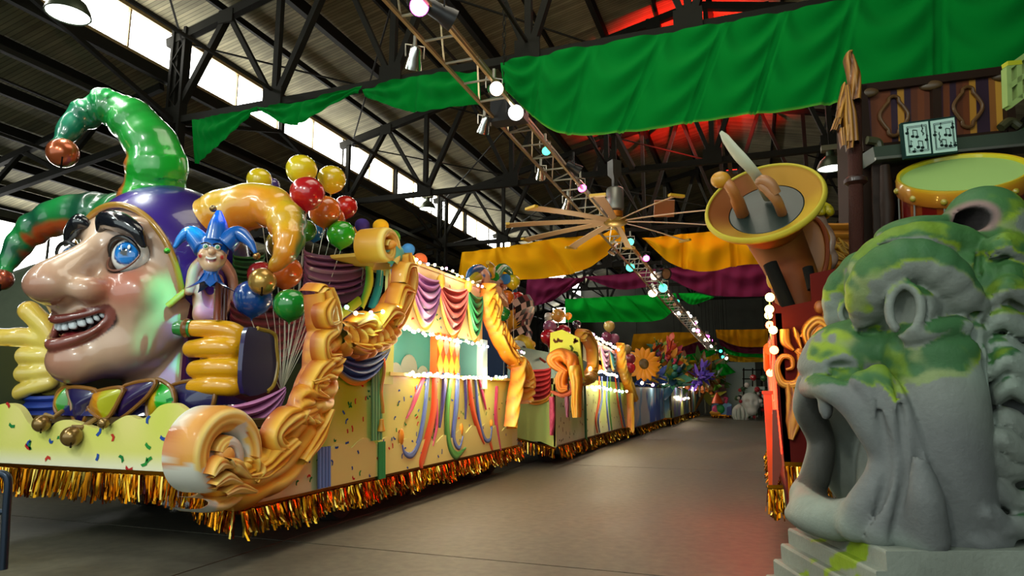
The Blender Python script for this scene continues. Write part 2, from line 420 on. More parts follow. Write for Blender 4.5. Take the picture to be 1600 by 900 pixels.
def deck_mat():
    m = bpy.data.materials.new('roof_decking'); m.use_nodes = True; nt = m.node_tree; N = nt.nodes; L = nt.links; b = N['Principled BSDF']
    tc = N.new('ShaderNodeTexCoord'); sx = N.new('ShaderNodeSeparateXYZ'); L.new(tc.outputs['Object'], sx.inputs[0])
    mu = N.new('ShaderNodeMath'); mu.operation = 'MULTIPLY'; mu.inputs[1].default_value = 10; L.new(sx.outputs['Y'], mu.inputs[0])
    fr = N.new('ShaderNodeMath'); fr.operation = 'FRACT'; L.new(mu.outputs[0], fr.inputs[0])
    fo = N.new('ShaderNodeMath'); fo.operation = 'FLOOR'; L.new(mu.outputs[0], fo.inputs[0])
    wn = N.new('ShaderNodeTexWhiteNoise'); wn.noise_dimensions = '1D'; L.new(fo.outputs[0], wn.inputs['W'])
    lt = N.new('ShaderNodeMath'); lt.operation = 'GREATER_THAN'; lt.inputs[1].default_value = .12; L.new(fr.outputs[0], lt.inputs[0])
    nz = N.new('ShaderNodeTexNoise'); nz.inputs['Scale'].default_value = 1.2; nz.inputs['Detail'].default_value = 6; L.new(tc.outputs['Object'], nz.inputs['Vector'])
    ad = N.new('ShaderNodeMath'); ad.operation = 'MULTIPLY_ADD'; ad.inputs[1].default_value = .35; L.new(wn.outputs['Value'], ad.inputs[0]); L.new(nz.outputs['Fac'], ad.inputs[2])
    r = N.new('ShaderNodeValToRGB'); e = r.color_ramp.elements; e[0].position = .3; e[0].color = (.075, .068, .038, 1); e[1].position = .95; e[1].color = (.235, .215, .125, 1); L.new(ad.outputs[0], r.inputs['Fac'])
    mx = N.new('ShaderNodeMix'); mx.data_type = 'RGBA'; L.new(lt.outputs[0], mx.inputs['Factor']); mx.inputs['A'].default_value = (.04, .036, .02, 1); L.new(r.outputs['Color'], mx.inputs['B'])
    L.new(mx.outputs['Result'], b.inputs['Base Color']); b.inputs['Roughness'].default_value = .85
    bp = N.new('ShaderNodeBump'); bp.inputs['Strength'].default_value = .6; bp.inputs['Distance'].default_value = .02; L.new(lt.outputs[0], bp.inputs['Height']); L.new(bp.outputs['Normal'], b.inputs['Normal'])
    return m
MD = deck_mat()
Y0, Y1 = -8, 49
def roofz(x): return 9.75 + 2.5 * (1 - abs(x + 1) / 11) if x > -12 else 8.62 + (x + 12) * .22
ce = structure(MB().prism([(-12.2, Y0, 9.75), (-1, Y0, 12.25), (10.2, Y0, 9.75), (10.2, Y0, 9.9), (-1, Y0, 12.4), (-12.2, Y0, 9.9)], (0, Y1 - Y0, 0)).build('ceiling', MD, smooth=False))
c2 = structure(MB().prism([(-12.1, Y0, 8.6), (-20.2, Y0, 6.82), (-20.2, Y0, 6.97), (-12.1, Y0, 8.75)], (0, Y1 - Y0, 0)).build('ceiling_low_bay', MD, smooth=False))
c3 = structure(MB().prism([(10.1, Y0, 9.75), (14.6, Y0, 8.9), (14.6, Y0, 9.05), (10.1, Y0, 9.9)], (0, Y1 - Y0, 0)).build('ceiling_right_bay', MD, smooth=False))
for i, x in enumerate([-10.6, -9.2, -7.8, -6.35, -4.9, -3.45, -2.0, -.6, 1.2, 3, 4.8, 6.6, 8.4]):
    z = roofz(x); big = i % 2 == 1
    MB().box((x, (Y0 + Y1) / 2, z - (.16 if big else .09)), (.14 if big else .07, Y1 - Y0, .3 if big else .16)).build('purlin', M_STEEL, ce)
for x in (-13.2, -14.6, -16, -17.4, -18.8):
    MB().box((x, (Y0 + Y1) / 2, roofz(x) - .14), (.1, Y1 - Y0, .22)).build('purlin', M_STEEL, c2)
# walls
MWALL = mat('dark_sheet_wall', (.055, .058, .042), .85, noise=.5, nscale=1.5)
structure(MB().box((-20.2, 20, 3.45), (.2, 58, 6.9)).build('wall_left', MWALL))
structure(MB().box((14.6, 20, 4.5), (.2, 58, 9)).build('wall_right', MWALL))
structure(MB().box((-2.8, 49, 6), (35, .2, 12.6)).build('wall_back', MWALL))
# clerestory: window band above the low bay
MGL = mat('frosted_daylight_pane', (.9, .92, .88), .6, emit=14, ecol=(1, .985, .93))
MFR = mat('window_frame_paint', '8a7448', .6, noise=.3)
w1 = structure(MB().box((-12.05, 20.5, 8.70), (.16, 57, .10)).box((-12.05, 20.5, 9.66), (.16, 57, .09)).build('window_1', MFR))
k = 0; y = Y0 + .2
while y < Y1 - 1:
    MB().box((-12.07, y + .78, 9.18), (.02, 1.52, .90)).build('pane', MGL, w1)
    MB().box((-12.02, y, 9.18), (.05, .035, .88)).build('mullion', M_STEEL if k % 4 == 0 else MFR, w1)
    if k % 4 == 2: MB().box((-11.95, y + .1, 9.1), (.12, .12, 1.2)).build('window_post', M_STEEL, w1)
    y += 1.56; k += 1
MB().box((-11.98, 20.5, 8.52), (.12, 57, .26)).box((-12, 20.5, 9.85), (.12, 57, .22)).build('girt', M_STEEL, w1)
# low window wall at the far left of the low bay
def wallwin(nm, x, ya, yb, za, zb, n):
    w = structure(MB().box((x, (ya + yb) / 2, zb), (.12, yb - ya, .1)).box((x, (ya + yb) / 2, za), (.12, yb - ya, .1)).build(nm, M_STEEL)); d = (yb - ya) / n
    for i in range(n):
        MB().box((x - .02, ya + d * (i + .5), (za + zb) / 2), (.02, d - .06, zb - za - .1)).build('pane', MGL, w)
        MB().box((x, ya + d * i, (za + zb) / 2), (.08, .06, zb - za)).build('mullion', M_STEEL, w)
wallwin('window_2', -20.05, 8.5, 20.5, 4.6, 6.5, 7)
def winend(nm, xa, xb, za, zb):
    w = structure(MB().box(((xa + xb) / 2, 48.85, za), (xb - xa, .12, .1)).build(nm, M_STEEL))
    MB().box(((xa + xb) / 2, 48.87, (za + zb) / 2), (xb - xa, .02, zb - za)).build('pane', MGL, w)
winend('window_3', -14.4, -12.9, 6.8, 8.0); winend('window_4', -12.6, -11.2, 6.9, 8.4)
# roof trusses across the hall
NODE = [-11.7 + 2.75 * i for i in range(9)]
def gusset(mb, x, y, z, w=.5, h=.42): mb.box((x, y, z), (w, .05, h))
def roof_truss(Y, zb=7.45, first=False):
    t = structure(thing('roof_truss', None, None, (-1, Y, zb)))
    MB().box((-1, Y, zb), (22.6, .14, .15)).build('bottom_chord', M_STEEL, t)
    for a, b in ((-12, -1), (-1, 10)):
        MB().bar((a, Y, roofz(a + .01) - .42), (b, Y, roofz(b) - .42), .16, .2).build('top_chord', M_STEEL, t)
    for i, x in enumerate(NODE):
        m = MB(); gusset(m, x, Y - .09, zb + .1, .46, .4); m.build('gusset_plate', M_STEEL, t)
        MB().bar((x, Y, zb), (x, Y, roofz(x) - .42), .12).build('post', M_STEEL, t)
        if i < len(NODE) - 1:
            xm = x + 1.375; zt = roofz(xm) - .42
            MB().bar((x, Y, zb), (xm, Y, zt), .15, .12).build('diagonal', M_STEEL, t)
            MB().bar((NODE[i + 1], Y, zb), (xm, Y, zt), .11, .1).build('diagonal', M_STEEL, t)
            m = MB(); gusset(m, xm, Y - .08, zt - .08, .38, .3); m.build('gusset_plate', M_STEEL, t)
    # low bay half truss
    MB().bar((-12, Y, 7.2), (-20.1, Y, 5.95), .13, .16).build('bottom_chord', M_STEEL, t)
    for i in range(3):
        xa = -12.4 - 2.7 * i; za = 7.2 + (xa + 12) * .155; xb = xa - 1.35; zt = roofz(xb) - .26; xc = xa - 2.7; zc = 7.2 + (xc + 12) * .155
        MB().bar((xa, Y, za), (xb, Y, zt), .1).build('diagonal', M_STEEL, t); MB().bar((xc, Y, zc), (xb, Y, zt), .1).build('diagonal', M_STEEL, t)
    MB().bar((-12.1, Y, roofz(-12.1) - .26), (-20.1, Y, roofz(-20.1) - .26), .12, .16).build('top_chord', M_STEEL, t)
    return t
TY = [3.7, 10.35, 17, 23.6, 30.2, 36.8, 43.4]
for Y in TY: roof_truss(Y)
# lattice columns under the clerestory
def lattice_column(n, x, y, h):
    t = structure(thing('column', None, None, (x, y, 0)))
    for s in (-1, 1): MB().box((x + s * .17, y, h / 2), (.07, .2, h)).build('channel', M_STEEL, t)
    k = int(h / .42)
    m = MB()
    for i in range(k):
        z = i * .42; s = 1 if i % 2 else -1
        m.bar((x - .15 * s, y - .07, z), (x + .15 * s, y - .07, z + .42), .035, .02); m.bar((x - .15 * s, y + .07, z), (x + .15 * s, y + .07, z + .42), .035, .02)
    m.build('lacing', M_STEEL, t)['kind'] = 'stuff'
    MB().box((x, y, .03), (.55, .45, .06)).build('base_plate', M_STEEL, t)
for i, Y in enumerate((3.7, 10.35, 23.6, 30.2, 36.8, 43.4)): lattice_column(i, -11.6, Y - .02, 9.6)
for Y in (10.35, 23.6, 36.8): lattice_column(0, 10.0, Y, 9.4)
# ties, conduits and sway rods running along the hall
tt = structure(thing('roof_ties', None, None, (-6, 20, 7.5)))
for x, z, w in ((-11.6, 7.3, .1), (-8.95, 7.7, .05), (-3.45, 7.7, .05), (-6.2, 9.3, .05), (4.8, 7.6, .06), (-14.5, 6.9, .07), (-18, 6.3, .07), (-13.2, 7.5, .04)):
    MB().box((x, 22, z), (w, 54, w)).build('tie', M_STEEL, tt)
for i in range(len(TY) - 1):
    a, b = TY[i], TY[i + 1]
    for x0, x1, z in ((-11.6, -6.2, 9.3), (-6.2, -11.6, 9.3), (-6.2, -.7, 9.6), (2, 7.5, 9.6), (-.7, 4.8, 9.8)):
        MB().bar((x0, a, z), (x1, b, z), .035).build('sway_rod', M_STEEL, tt)
    MB().bar((-11.6, a, 7.4), (-11.6, (a + b) / 2, 8.5), .09).build('knee_brace', M_STEEL, tt); MB().bar((-11.6, b, 7.4), (-11.6, (a + b) / 2, 8.5), .09).build('knee_brace', M_STEEL, tt)
# white partition and far end
structure(MB().box((-1.25, 45.5, 1.75), (2.7, .3, 3.5)).build('wall_partition', mat('partition_white', '9fb0a8', .8)))
# =================================================================== HANGING DRAPES
M_DRAPE = mat('drape_cloth', vcol=True, rough=1., spec=.08)
def drape(name, label, top, bot, Y, pins, col, amp=.09, nu=110, nv=26, group='coloured drapes hung along the roof trusses', dY=0., hem=None, arcs=5):
    """top / bot: outlines as photograph pixels on the truss plane Y; pins: fractions where it is tied up"""
    T = smooth_path([atY(x, y, Y) for x, y in top], nu); B = smooth_path([atY(x, y, Y) for x, y in bot], nu)
    u = np.linspace(0, 1, nu); v = np.linspace(0, 1, nv); P = np.zeros((nu, nv, 3)); C = np.zeros((nu, nv, 3)); pins = np.array(pins)
    for i in range(nu):
        k = np.clip(np.searchsorted(pins, u[i]) - 1, 0, len(pins) - 2); w = (u[i] - pins[k]) / (pins[k + 1] - pins[k])
        w = min(max(w, 0), 1); arch = 4 * w * (1 - w)
        for j in range(nv):
            p = T[i] + (B[i] - T[i]) * v[j]
            ph = v[j] * 1.25 - arch * .42                       # swag folds hang between the ties
            d = amp * (math.sin(ph * 2 * PI * arcs / 2) * arch * (1 - .4 * v[j]) + 1.3 * (1 - arch) ** 6 * (.3 + v[j]) * math.cos((w - .5) * 60)) + amp * .9 * arch * math.sin(v[j] * PI) + .25 * amp * math.sin(u[i] * 47 + 2 * v[j])
            P[i, j] = p - np.array([0, d + dY * v[j], 0])
            C[i, j] = lin(col)
    if hem: C[:, -1] = lin(hem)
    m = MB(); m.grid(P, C); o = m.build(name, M_DRAPE, smooth='all'); tag(o, label, 'drape', group)
    if Y > 40:
        for i in (2, nu - 3): MB().bar(T[i], (T[i][0], Y, roofz(T[i][0]) - .1), .02).build('hanging_cord', M_STEEL, o)
    return o
YD = 10.2
GR, YL, PU, GB = '006a22', 'd99a08', '6e2244', '08a02a'
drape('drape', 'green drape end piece hanging down as a pointed flap at the left', [(300, 187), (340, 181), (404, 166)], [(306, 256), (345, 226), (402, 168)], YD, [0, 1], GR, .06, 40, 20, arcs=3)
drape('drape', 'narrow twisted green drape between the pointed flap and the sagging one', [(402, 168), (470, 158), (566, 134)], [(412, 176), (462, 194), (560, 142)], YD, [0, .5, 1], GR, .07, 60, 16, arcs=3)
drape('drape', 'green drape sagging left of the lighting truss', [(566, 140), (650, 118), (748, 112)], [(572, 152), (645, 174), (752, 162)], YD, [0, .5, 1], GR, .07, 70, 18, arcs=3)
drape('drape', 'widest green drape, hung in swags high over the aisle to the right', [(782, 98), (900, 76), (1050, 50), (1180, 27), (1310, 2), (1450, -30), (1640, -72)],
      [(788, 140), (868, 205), (980, 206), (1130, 184), (1260, 168), (1450, 136), (1640, 105)], YD, [0, .095, .2, .32, .44, .56, .7, .85, 1], GR, .065, 260, 34, hem='4f8a2c', arcs=4)
Y3 = 23.5
drape('drape', 'yellow drape hanging left of the big ceiling fan', [(722, 394), (820, 380), (975, 352)], [(716, 440), (800, 438), (905, 424), (978, 374)], Y3, [0, .3, .62, 1], YL, .13, 100, 24, arcs=2)
drape('drape', 'yellow drape hanging between the lighting truss and the horn', [(1003, 372), (1100, 362), (1215, 352)], [(1010, 378), (1050, 412), (1100, 424), (1160, 414), (1215, 410)], Y3, [0, .35, .7, 1], YL, .13, 100, 24, arcs=2)
Y4 = 30.1
drape('drape', 'purple drape hanging below the left yellow drape', [(824, 434), (900, 434), (914, 432)], [(820, 482), (862, 470), (912, 438)], Y4, [0, .5, 1], PU, .14, 60, 20, arcs=3)
drape('drape', 'narrow purple drape sagging behind the lighting truss', [(912, 432), (970, 428), (1025, 420)], [(920, 437), (968, 452), (1028, 446)], Y4, [0, 1], PU, .1, 60, 14, arcs=2)
drape('drape', 'wide purple drape sagging left of the horn', [(1030, 420), (1120, 412), (1215, 404)], [(1036, 430), (1090, 456), (1150, 464), (1215, 462)], Y4, [0, .5, 1], PU, .14, 80, 20, arcs=3)
Y5 = 36.7
drape('drape', 'bright green drape with pleats far down the aisle', [(883, 467), (960, 463), (1056, 458)], [(884, 504), (960, 503), (1030, 500), (1062, 474)], Y5, [0, .2, .4, .6, .8, 1], GB, .15, 120, 18, arcs=2)
drape('drape', 'small green drape just right of the lighting truss', [(1060, 458), (1090, 458), (1116, 464)], [(1064, 466), (1082, 476), (1114, 466)], Y5, [0, 1], GB, .1, 40, 12, arcs=2)
def festoon(Y, z0, s, left, right, tone):
    pass
FY = 41.5
def fd(label, top, bot, Y, col, n=50, arcs=2): drape('drape', label, top, bot, Y, [0, .5, 1], col, .12, n, 12, arcs=arcs)
fd('far yellow drape left of the lighting truss near the end wall', [(990, 522), (1050, 519), (1102, 520)], [(985, 548), (1050, 546), (1104, 528)], FY, 'b87a08')
fd('far yellow drape right of the lighting truss near the end wall', [(1118, 515), (1150, 515), (1200, 514)], [(1120, 528), (1155, 541), (1200, 542)], FY, 'b87a08')
fd('far purple drape under the far left yellow drape', [(1052, 540), (1080, 537), (1112, 528)], [(1060, 555), (1085, 552), (1114, 540)], FY + .6, '5a1f35')
fd('far purple drape under the far right yellow drape', [(1122, 528), (1150, 540), (1200, 540)], [(1126, 540), (1155, 551), (1200, 553)], FY + .6, '5a1f35')
fd('far green drape under the far left purple drape', [(1062, 554), (1090, 549), (1118, 540)], [(1064, 562), (1092, 562), (1118, 552)], FY + 1.1, GB)
fd('far green drape under the far right purple drape', [(1130, 541), (1155, 550), (1200, 552)], [(1134, 552), (1155, 557), (1200, 559)], FY + 1.1, GB)
fd('farthest yellow drape on the left of the aisle', [(1064, 561), (1095, 560), (1122, 552)], [(1066, 569), (1098, 568), (1124, 560)], FY + 1.6, 'd0a010')
fd('farthest yellow drape on the right of the aisle', [(1136, 553), (1160, 557), (1200, 558)], [(1140, 564), (1162, 566), (1200, 565)], FY + 1.6, 'd0a010')
fd('farthest green drape hanging low before the white partition', [(1086, 568), (1110, 567), (1136, 569)], [(1092, 582), (1118, 589), (1150, 582)], FY + 2.2, '0b8f22')
fd('farthest yellow drape hanging lowest beside the white partition', [(1104, 584), (1120, 585), (1134, 587)], [(1106, 592), (1120, 593), (1134, 590)], FY + 2.6, 'd0a010', 24)
# =================================================================== LIGHTING TRUSS AND LAMPS
def LP(y): return np.array([-3.86 + (y - 10.3) * .048, y, 6.62 - (y - 10.3) * .072])
lt_ = thing('lighting_truss', 'long aluminium box truss hung over the aisle, carrying many small spotlights', 'truss', LP(24))
CH = [np.array(c) for c in ((-.25, 0, -.2), (.25, 0, -.2), (0, 0, .22))]
for c in CH: MB().bar(LP(5.2) + c, LP(43) + c, .05).build('chord', M_ALU, lt_)
MAL2 = mat('brushed_aluminium', 'b9b4a4', .35, .85)
y = 5.4; i = 0; far = MB()
while y < 42.5:
    st = .62
    for a, b in ((0, 2), (1, 2), (0, 1)):
        p, q = (a, b) if i % 2 else (b, a)
        P = LP(y) + CH[p]; Q = LP(y + (st if (a, b) != (0, 1) else 0)) + CH[q]
        if y < 29: MB().bar(P, Q, .026).build('brace', MAL2, lt_)
        else: far.bar(P, Q, .03)
    y += st; i += 1
o = far.build('brace_run', MAL2, lt_); o['kind'] = 'stuff'
MB().box(LP(10.45), (.62, .3, .56)).build('joint_box', M_BLACK, lt_)
def chain(x, y, za, zb, label):
    t = thing('hoist_chain', label, 'chain', (x, y, za))
    n = int((zb - za) / .11)
    for k in range(n):
        a = np.linspace(0, 2 * PI, 9)[:-1]; zc = za + .06 + k * .11
        pts = [(x + .028 * math.cos(q) * (k % 2), y + .028 * math.cos(q) * (1 - k % 2), zc + .062 * math.sin(q)) for q in a]
        MB().tube(pts, .011, 5, closed=True, caps=False).build('chain_link', M_STEEL, t)
chain(-3.86, 10.2, 6.84, 8.9, 'black hoist chain holding the lighting truss just before the wide green drape')
LENS = {}
def lens_mat(k, c, e): return mat('lens_' + k, c, .3, emit=e, ecol=c)
LM = {'white': lens_mat('white', (1, .98, .92), 30), 'warm': lens_mat('warm', (1, .72, .5), 9), 'teal': lens_mat('teal', (.05, 1, .55), 5), 'pink': lens_mat('pink', (1, .1, .65), 9), 'off': mat('lens_off', (.35, .2, .1), .2, .3), 'magenta': lens_mat('magenta', (1, .12, .75), 12)}
def parcan(px, py, dx, dz, col, aim, body, label, s=1., tilt=None):
    lo, hi = 5.0, 43.0
    for _ in range(40):                       # station along the truss
        y = (lo + hi) / 2; v = LP(y) + np.array([dx, 0, 0]) - EYE
        if 800 + FOC * (v @ RT) / (v @ FW) < px: lo = y
        else: hi = y
    P = atY(px, py, y)
    aim = np.array(aim, float) - P; aim /= np.linalg.norm(aim)
    s *= .8 if py > 225 else 1.
    t = thing('spotlight', label, 'spotlight', P, 'spotlights on the lighting truss')
    mb = mat('chrome', (.75, .74, .7), .18, 1.) if body == 'chrome' else M_BLACK
    r = .105 * s; L = .3 * s
    MB().lathe(P - aim * L * .5, [(.02, 0), (r * .55, 0), (r * .75, L * .15), (r * .8, L * .5), (r, L * .8), (r * 1.06, L), (r * .97, L), (r * .9, L * .9)], 16, aim).build('housing', mb, t)
    MB().lathe(P + aim * L * .42, [(0, .0), (r * .6, .012), (r * .95, 0)], 16, aim).build('lens', LM[col], t)
    sd = np.cross(aim, (0, 0, 1)); sd /= np.linalg.norm(sd); top = np.array([0, 0, 1.])
    MB().tube([P + sd * r * 1.15, P + sd * r * 1.2 + top * r * 1.6, P - sd * r * 1.2 + top * r * 1.6, P - sd * r * 1.15], .012, 6).bar(P + top * r * 1.6, P + top * (r * 1.6 + .16), .04).build('yoke', M_BLACK if body != 'chrome' else MAL2, t)
    return P
E8 = (0, 0, 1.6)
def look(px, py, d=6): return EYE + ray(px, py) / FOC * d
parcan(655, 10, .05, 0, 'magenta', E8, 'black', 'large black spotlight shining magenta towards the viewer, topmost on the truss', 1.25)
parcan(688, 20, .3, 0, 'off', (3, 14, 3), 'black', 'large black unlit spotlight beside the magenta one', 1.35)
parcan(648, 90, -.45, -.2, 'off', (-6, 10, 3), 'chrome', 'chrome spotlight hanging left of the truss, nearest the viewer', 1.1)
parcan(772, 139, .2, 0, 'warm', (1.0, 3, 3), 'chrome', 'chrome spotlight glowing warm orange before the truss joint', 1.1)
parcan(757, 195, -.4, -.35, 'off', (-6, 12, 3), 'chrome', 'chrome unlit spotlight hanging under the truss joint', 1.0)
parcan(806, 176, .2, .1, 'white', E8, 'black', 'brightest white spotlight on the truss, beyond its joint', 1.3)
parcan(852, 232, .1, 0, 'teal', (0, 6, 0), 'chrome', 'spotlight glowing teal, first teal one beyond the joint', 1.1)
parcan(845, 270, -.4, -.25, 'off', (-6, 18, 2), 'chrome', 'chrome spotlight hanging left of the truss above the fan', 1.2)
parcan(896, 262, .35, .1, 'off', (3, 16, 2), 'black', 'black spotlight on the right of the truss above the fan', 1.4)
parcan(907, 289, .2, 0, 'pink', (0, 10, 0), 'chrome', 'chrome spotlight with a pink lens above the fan', 1.2)
parcan(887, 318, -.4, -.2, 'off', (-6, 18, 2), 'chrome', 'chrome spotlight hanging left of the truss beside the fan blades', 1.3)
parcan(985, 378, .25, .05, 'teal', E8, 'chrome', 'spotlight glowing teal just below the fan hub', 1.2)
parcan(960, 389, -.4, -.2, 'off', (-6, 18, 2), 'chrome', 'chrome unlit spotlight below the fan hub', 1.5)
parcan(1009, 402, .25, 0, 'pink', (0, 10, 0), 'black', 'black spotlight with a pink lens right of the yellow drape end', 1.3)
parcan(984, 416, -.4, -.3, 'teal', (0, 8, 0), 'chrome', 'spotlight with a teal lens hanging under the yellow drape end', 1.7)
parcan(1023, 431, .1, 0, 'warm', E8, 'black', 'spotlight glowing warm beside a dark lamp before the purple drapes', 1.9)
parcan(1034, 428, .4, 0, 'off', (0, 20, 5), 'black', 'dark unlit spotlight before the purple drapes', 2.4)
parcan(1019, 452, -.4, 0, 'warm', (-2, 20, 0), 'chrome', 'chrome spotlight with a warm lens above the bright green drape', 2.2)
parcan(1036, 450, .2, 0, 'teal', E8, 'chrome', 'small teal spotlight above the bright green drape', 1.9)
rr = random.Random(3)
NTH = {}; ORD = 'nearest second third fourth fifth sixth seventh eighth ninth tenth eleventh twelfth thirteenth fourteenth'.split()
for k in range(34):
    t = (k + .5) / 34; px = 1046 + t * 92; py = 462 + t * 103 + rr.uniform(-6, 5); px += rr.uniform(-7, 5)
    dx_, kc, bd_ = rr.uniform(-.5, .5), rr.choice(['white', 'teal', 'pink', 'off', 'warm', 'off', 'off']), rr.choice(['chrome', 'black']); NTH[kc] = NTH.get(kc, -1) + 1
    parcan(px, py, dx_, 0, kc, E8, bd_, 'tiny %s spotlight in the far truss cluster, %s of the %s ones' % ((({'off': 'unlit'}.get(kc, kc)), ORD[NTH[kc]], ({'off': 'unlit'}.get(kc, kc)))), 1.0 + .2 * t)
# chrome LED movers, far cluster already covered. high bay lamps
def highbay(P, label, s=1., e=40, on=True, power=0, rod=1.2):
    P = np.array(P, float); t = thing('high_bay_lamp', label, 'lamp', P, 'high bay lamps under the roof')
    MB().lathe(P, [(.24 * s, 0), (.25 * s, .01), (.235 * s, .07 * s), (.19 * s, .16 * s), (.10 * s, .24 * s), (.07 * s, .25 * s), (.07 * s, .36 * s), (.02, .37 * s)], 24).build('reflector', mat('lamp_shade_grey', '39402f', .35, .6), t)
    MB().lathe(P, [(0, .07 * s), (.1 * s, .035 * s), (.19 * s, .02 * s), (.232 * s, .015 * s)], 20).build('lens', mat('lamp_lens', (.95, 1, .92), .3, emit=e, ecol=(.93, 1, .92)), t)
    MB().box(P + (0, 0, .40 * s), (.3 * s, .16 * s, .1 * s)).build('ballast_box', mat('ballast_grey', '6d6b55', .5, .4), t)
    MB().bar(P + (0, 0, .44 * s), (P[0], P[1], roofz(P[0]) - .02), .03).build('rod', M_STEEL, t)
    if power:
        l = light('lamp_light', 'SPOT', (0, 0, -.06), power, (.93, 1, .9), size=.2 * s, spot=140, blend=.8); l.parent = t
highbay(atY(106, 24, 5.6), 'high bay lamp near the top left corner, its lens partly in view', 1.1, 3, power=260)
highbay(atY(180, 279, 14.0), 'small bright high bay lamp behind the green hat horn', 1.0, 25, power=200)
highbay(atY(668, 327, 20.5), 'high bay lamp hanging before the clerestory beyond the balloons', 1.2, 16, power=260, rod=1.6)
highbay(atY(1299, 264, 12.5), 'high bay lamp hanging between the horn and the piano', .95, 22, power=120)
# =================================================================== CEILING FAN
FP = atY(962, 346, 14.4)
M_FAN = mat('fan_blade_aluminium', 'c8a878', .5)
fan = thing('ceiling_fan', 'giant ten-bladed ceiling fan hanging over the aisle', 'fan', FP)
MB().lathe(FP, [(0, -.09), (.2, -.085), (.27, -.04), (.27, .03), (.16, .07), (0, .08)], 28).build('hub', mat('fan_hub', 'b89b4a', .35, .6), fan)
MB().lathe(FP, [(.12, .08), (.17, .09), (.17, .22), (.1, .24)], 20).build('gear_ring', mat('fan_gear', 'c07018', .4, .6), fan)
MB().lathe(FP, [(.10, .24), (.19, .27), (.2, .3), (.2, .74), (.17, .78), (.08, .8)], 12).build('motor', mat('motor_grey', '8d8f88', .4, .6), fan)
MB().lathe(FP, [(.07, .8), (.07, 1.0), (.16, 1.1), (.16, 1.42), (0, 1.43)], 4).build('mount', mat('motor_mount', '4a4a44', .5, .5), fan)
zt_ = 7.45 - FP[2]
MB().bar(FP + (0, 0, 1.4), FP + (0, 0, zt_), .1).bar((FP[0], 10.35, 7.5), (FP[0], 17, 7.5), .14).build('bracket', M_STEEL, fan)
for k in range(10):
    a = 2 * PI * k / 10 + YAW + .02; d = np.array([math.cos(a), math.sin(a), 0]); n = np.array([-math.sin(a), math.cos(a), 0])
    c0 = FP + d * .22; R_ = 2.22; P = []
    for s in np.linspace(0, 1, 12):
        w = .06 + .035 * s; p = c0 + d * s * R_ + np.array([0, 0, -.10 * s * s])
        P.append([p + n * w * q + np.array([0, 0, .02 * q + th]) for q, th in ((-1, -.006), (0, .012), (1, .006), (1, -.006), (0, -.012), (-1, -.018), (-1, -.006))])
    bl = MB().grid(P).build('blade', M_FAN, fan)
    p = c0 + d * R_ + np.array([0, 0, -.1])
    MB().bar(p - n * .16, p + n * .16, .05, .09, up=d).build('blade_tip', mat('blade_tip', 'c9a52c', .4), bl)
MB().box(FP + (.85, 2.0, .75), (.5, .08, .42), R=rot(.3, .4)).build('heater_panel', mat('heater', 'a8693a', .5), None)['label'] = 'small orange wire-fronted heater panel hanging behind the fan motor'
bpy.data.objects['heater_panel']['category'] = 'heater'
# =================================================================== FLOAT BUILDERS
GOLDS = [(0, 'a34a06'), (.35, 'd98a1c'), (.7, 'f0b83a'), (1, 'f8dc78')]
def carved(P, wid, N, depth, n=90, nt=17, freq=20., fl=.3, cols=GOLDS, lobes=0., seed=0, mb=None, back=.05, swirl=1.0):
    """carved acanthus band: rounded, fluted relief swept along a path lying across the normal N"""
    P = smooth_path(P, n); wid = np.interp(np.linspace(0, 1, n), np.linspace(0, 1, len(wid)), wid); N = np.array(N, float); N /= np.linalg.norm(N)
    T = np.gradient(P, axis=0); L = np.concatenate([[0], np.cumsum(np.linalg.norm(np.diff(P, axis=0), axis=1))]); T /= np.linalg.norm(T, axis=1)[:, None] + 1e-9
    W = np.cross(N, T); W /= np.linalg.norm(W, axis=1)[:, None] + 1e-9
    t = np.linspace(-1, 1, nt); G = np.zeros((n, nt + 2, 3)); C = np.zeros((n, nt + 2, 3)); rg = np.random.default_rng(seed); p0, p1 = rg.uniform(0, 6, 2)
    for i in range(n):
        s = L[i]; w = wid[i] * (1 + lobes * abs(math.sin(s * freq * .33 + p0)) - lobes * .5)
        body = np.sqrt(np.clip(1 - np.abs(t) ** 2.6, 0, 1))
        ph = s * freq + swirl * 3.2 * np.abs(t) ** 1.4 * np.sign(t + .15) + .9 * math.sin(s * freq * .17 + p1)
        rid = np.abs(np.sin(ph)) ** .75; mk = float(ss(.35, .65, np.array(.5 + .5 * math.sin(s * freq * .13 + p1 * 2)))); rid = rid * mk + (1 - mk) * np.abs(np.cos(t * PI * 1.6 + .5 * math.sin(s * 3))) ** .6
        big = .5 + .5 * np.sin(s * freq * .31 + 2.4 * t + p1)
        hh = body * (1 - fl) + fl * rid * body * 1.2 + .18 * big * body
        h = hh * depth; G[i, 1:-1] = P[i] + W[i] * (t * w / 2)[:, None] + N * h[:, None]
        C[i, 1:-1] = ramp(np.clip((rid * .75 + .25 * big) * (.35 + .65 * body), 0, 1), cols)  # airbrushed shading in the paint: dark in grooves, pale on ridges
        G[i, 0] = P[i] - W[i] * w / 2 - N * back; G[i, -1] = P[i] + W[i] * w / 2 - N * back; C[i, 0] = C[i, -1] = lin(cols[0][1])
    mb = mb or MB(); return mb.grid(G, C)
def spiral(c, A, B, r0, r1, turns, a0, n=26):
    return [np.array(c) + (np.array(A) * math.cos(a) + np.array(B) * math.sin(a)) * (r0 + (r1 - r0) * k / (n - 1)) for k, a in ((k, a0 + turns * 2 * PI * k / (n - 1)) for k in range(n))]
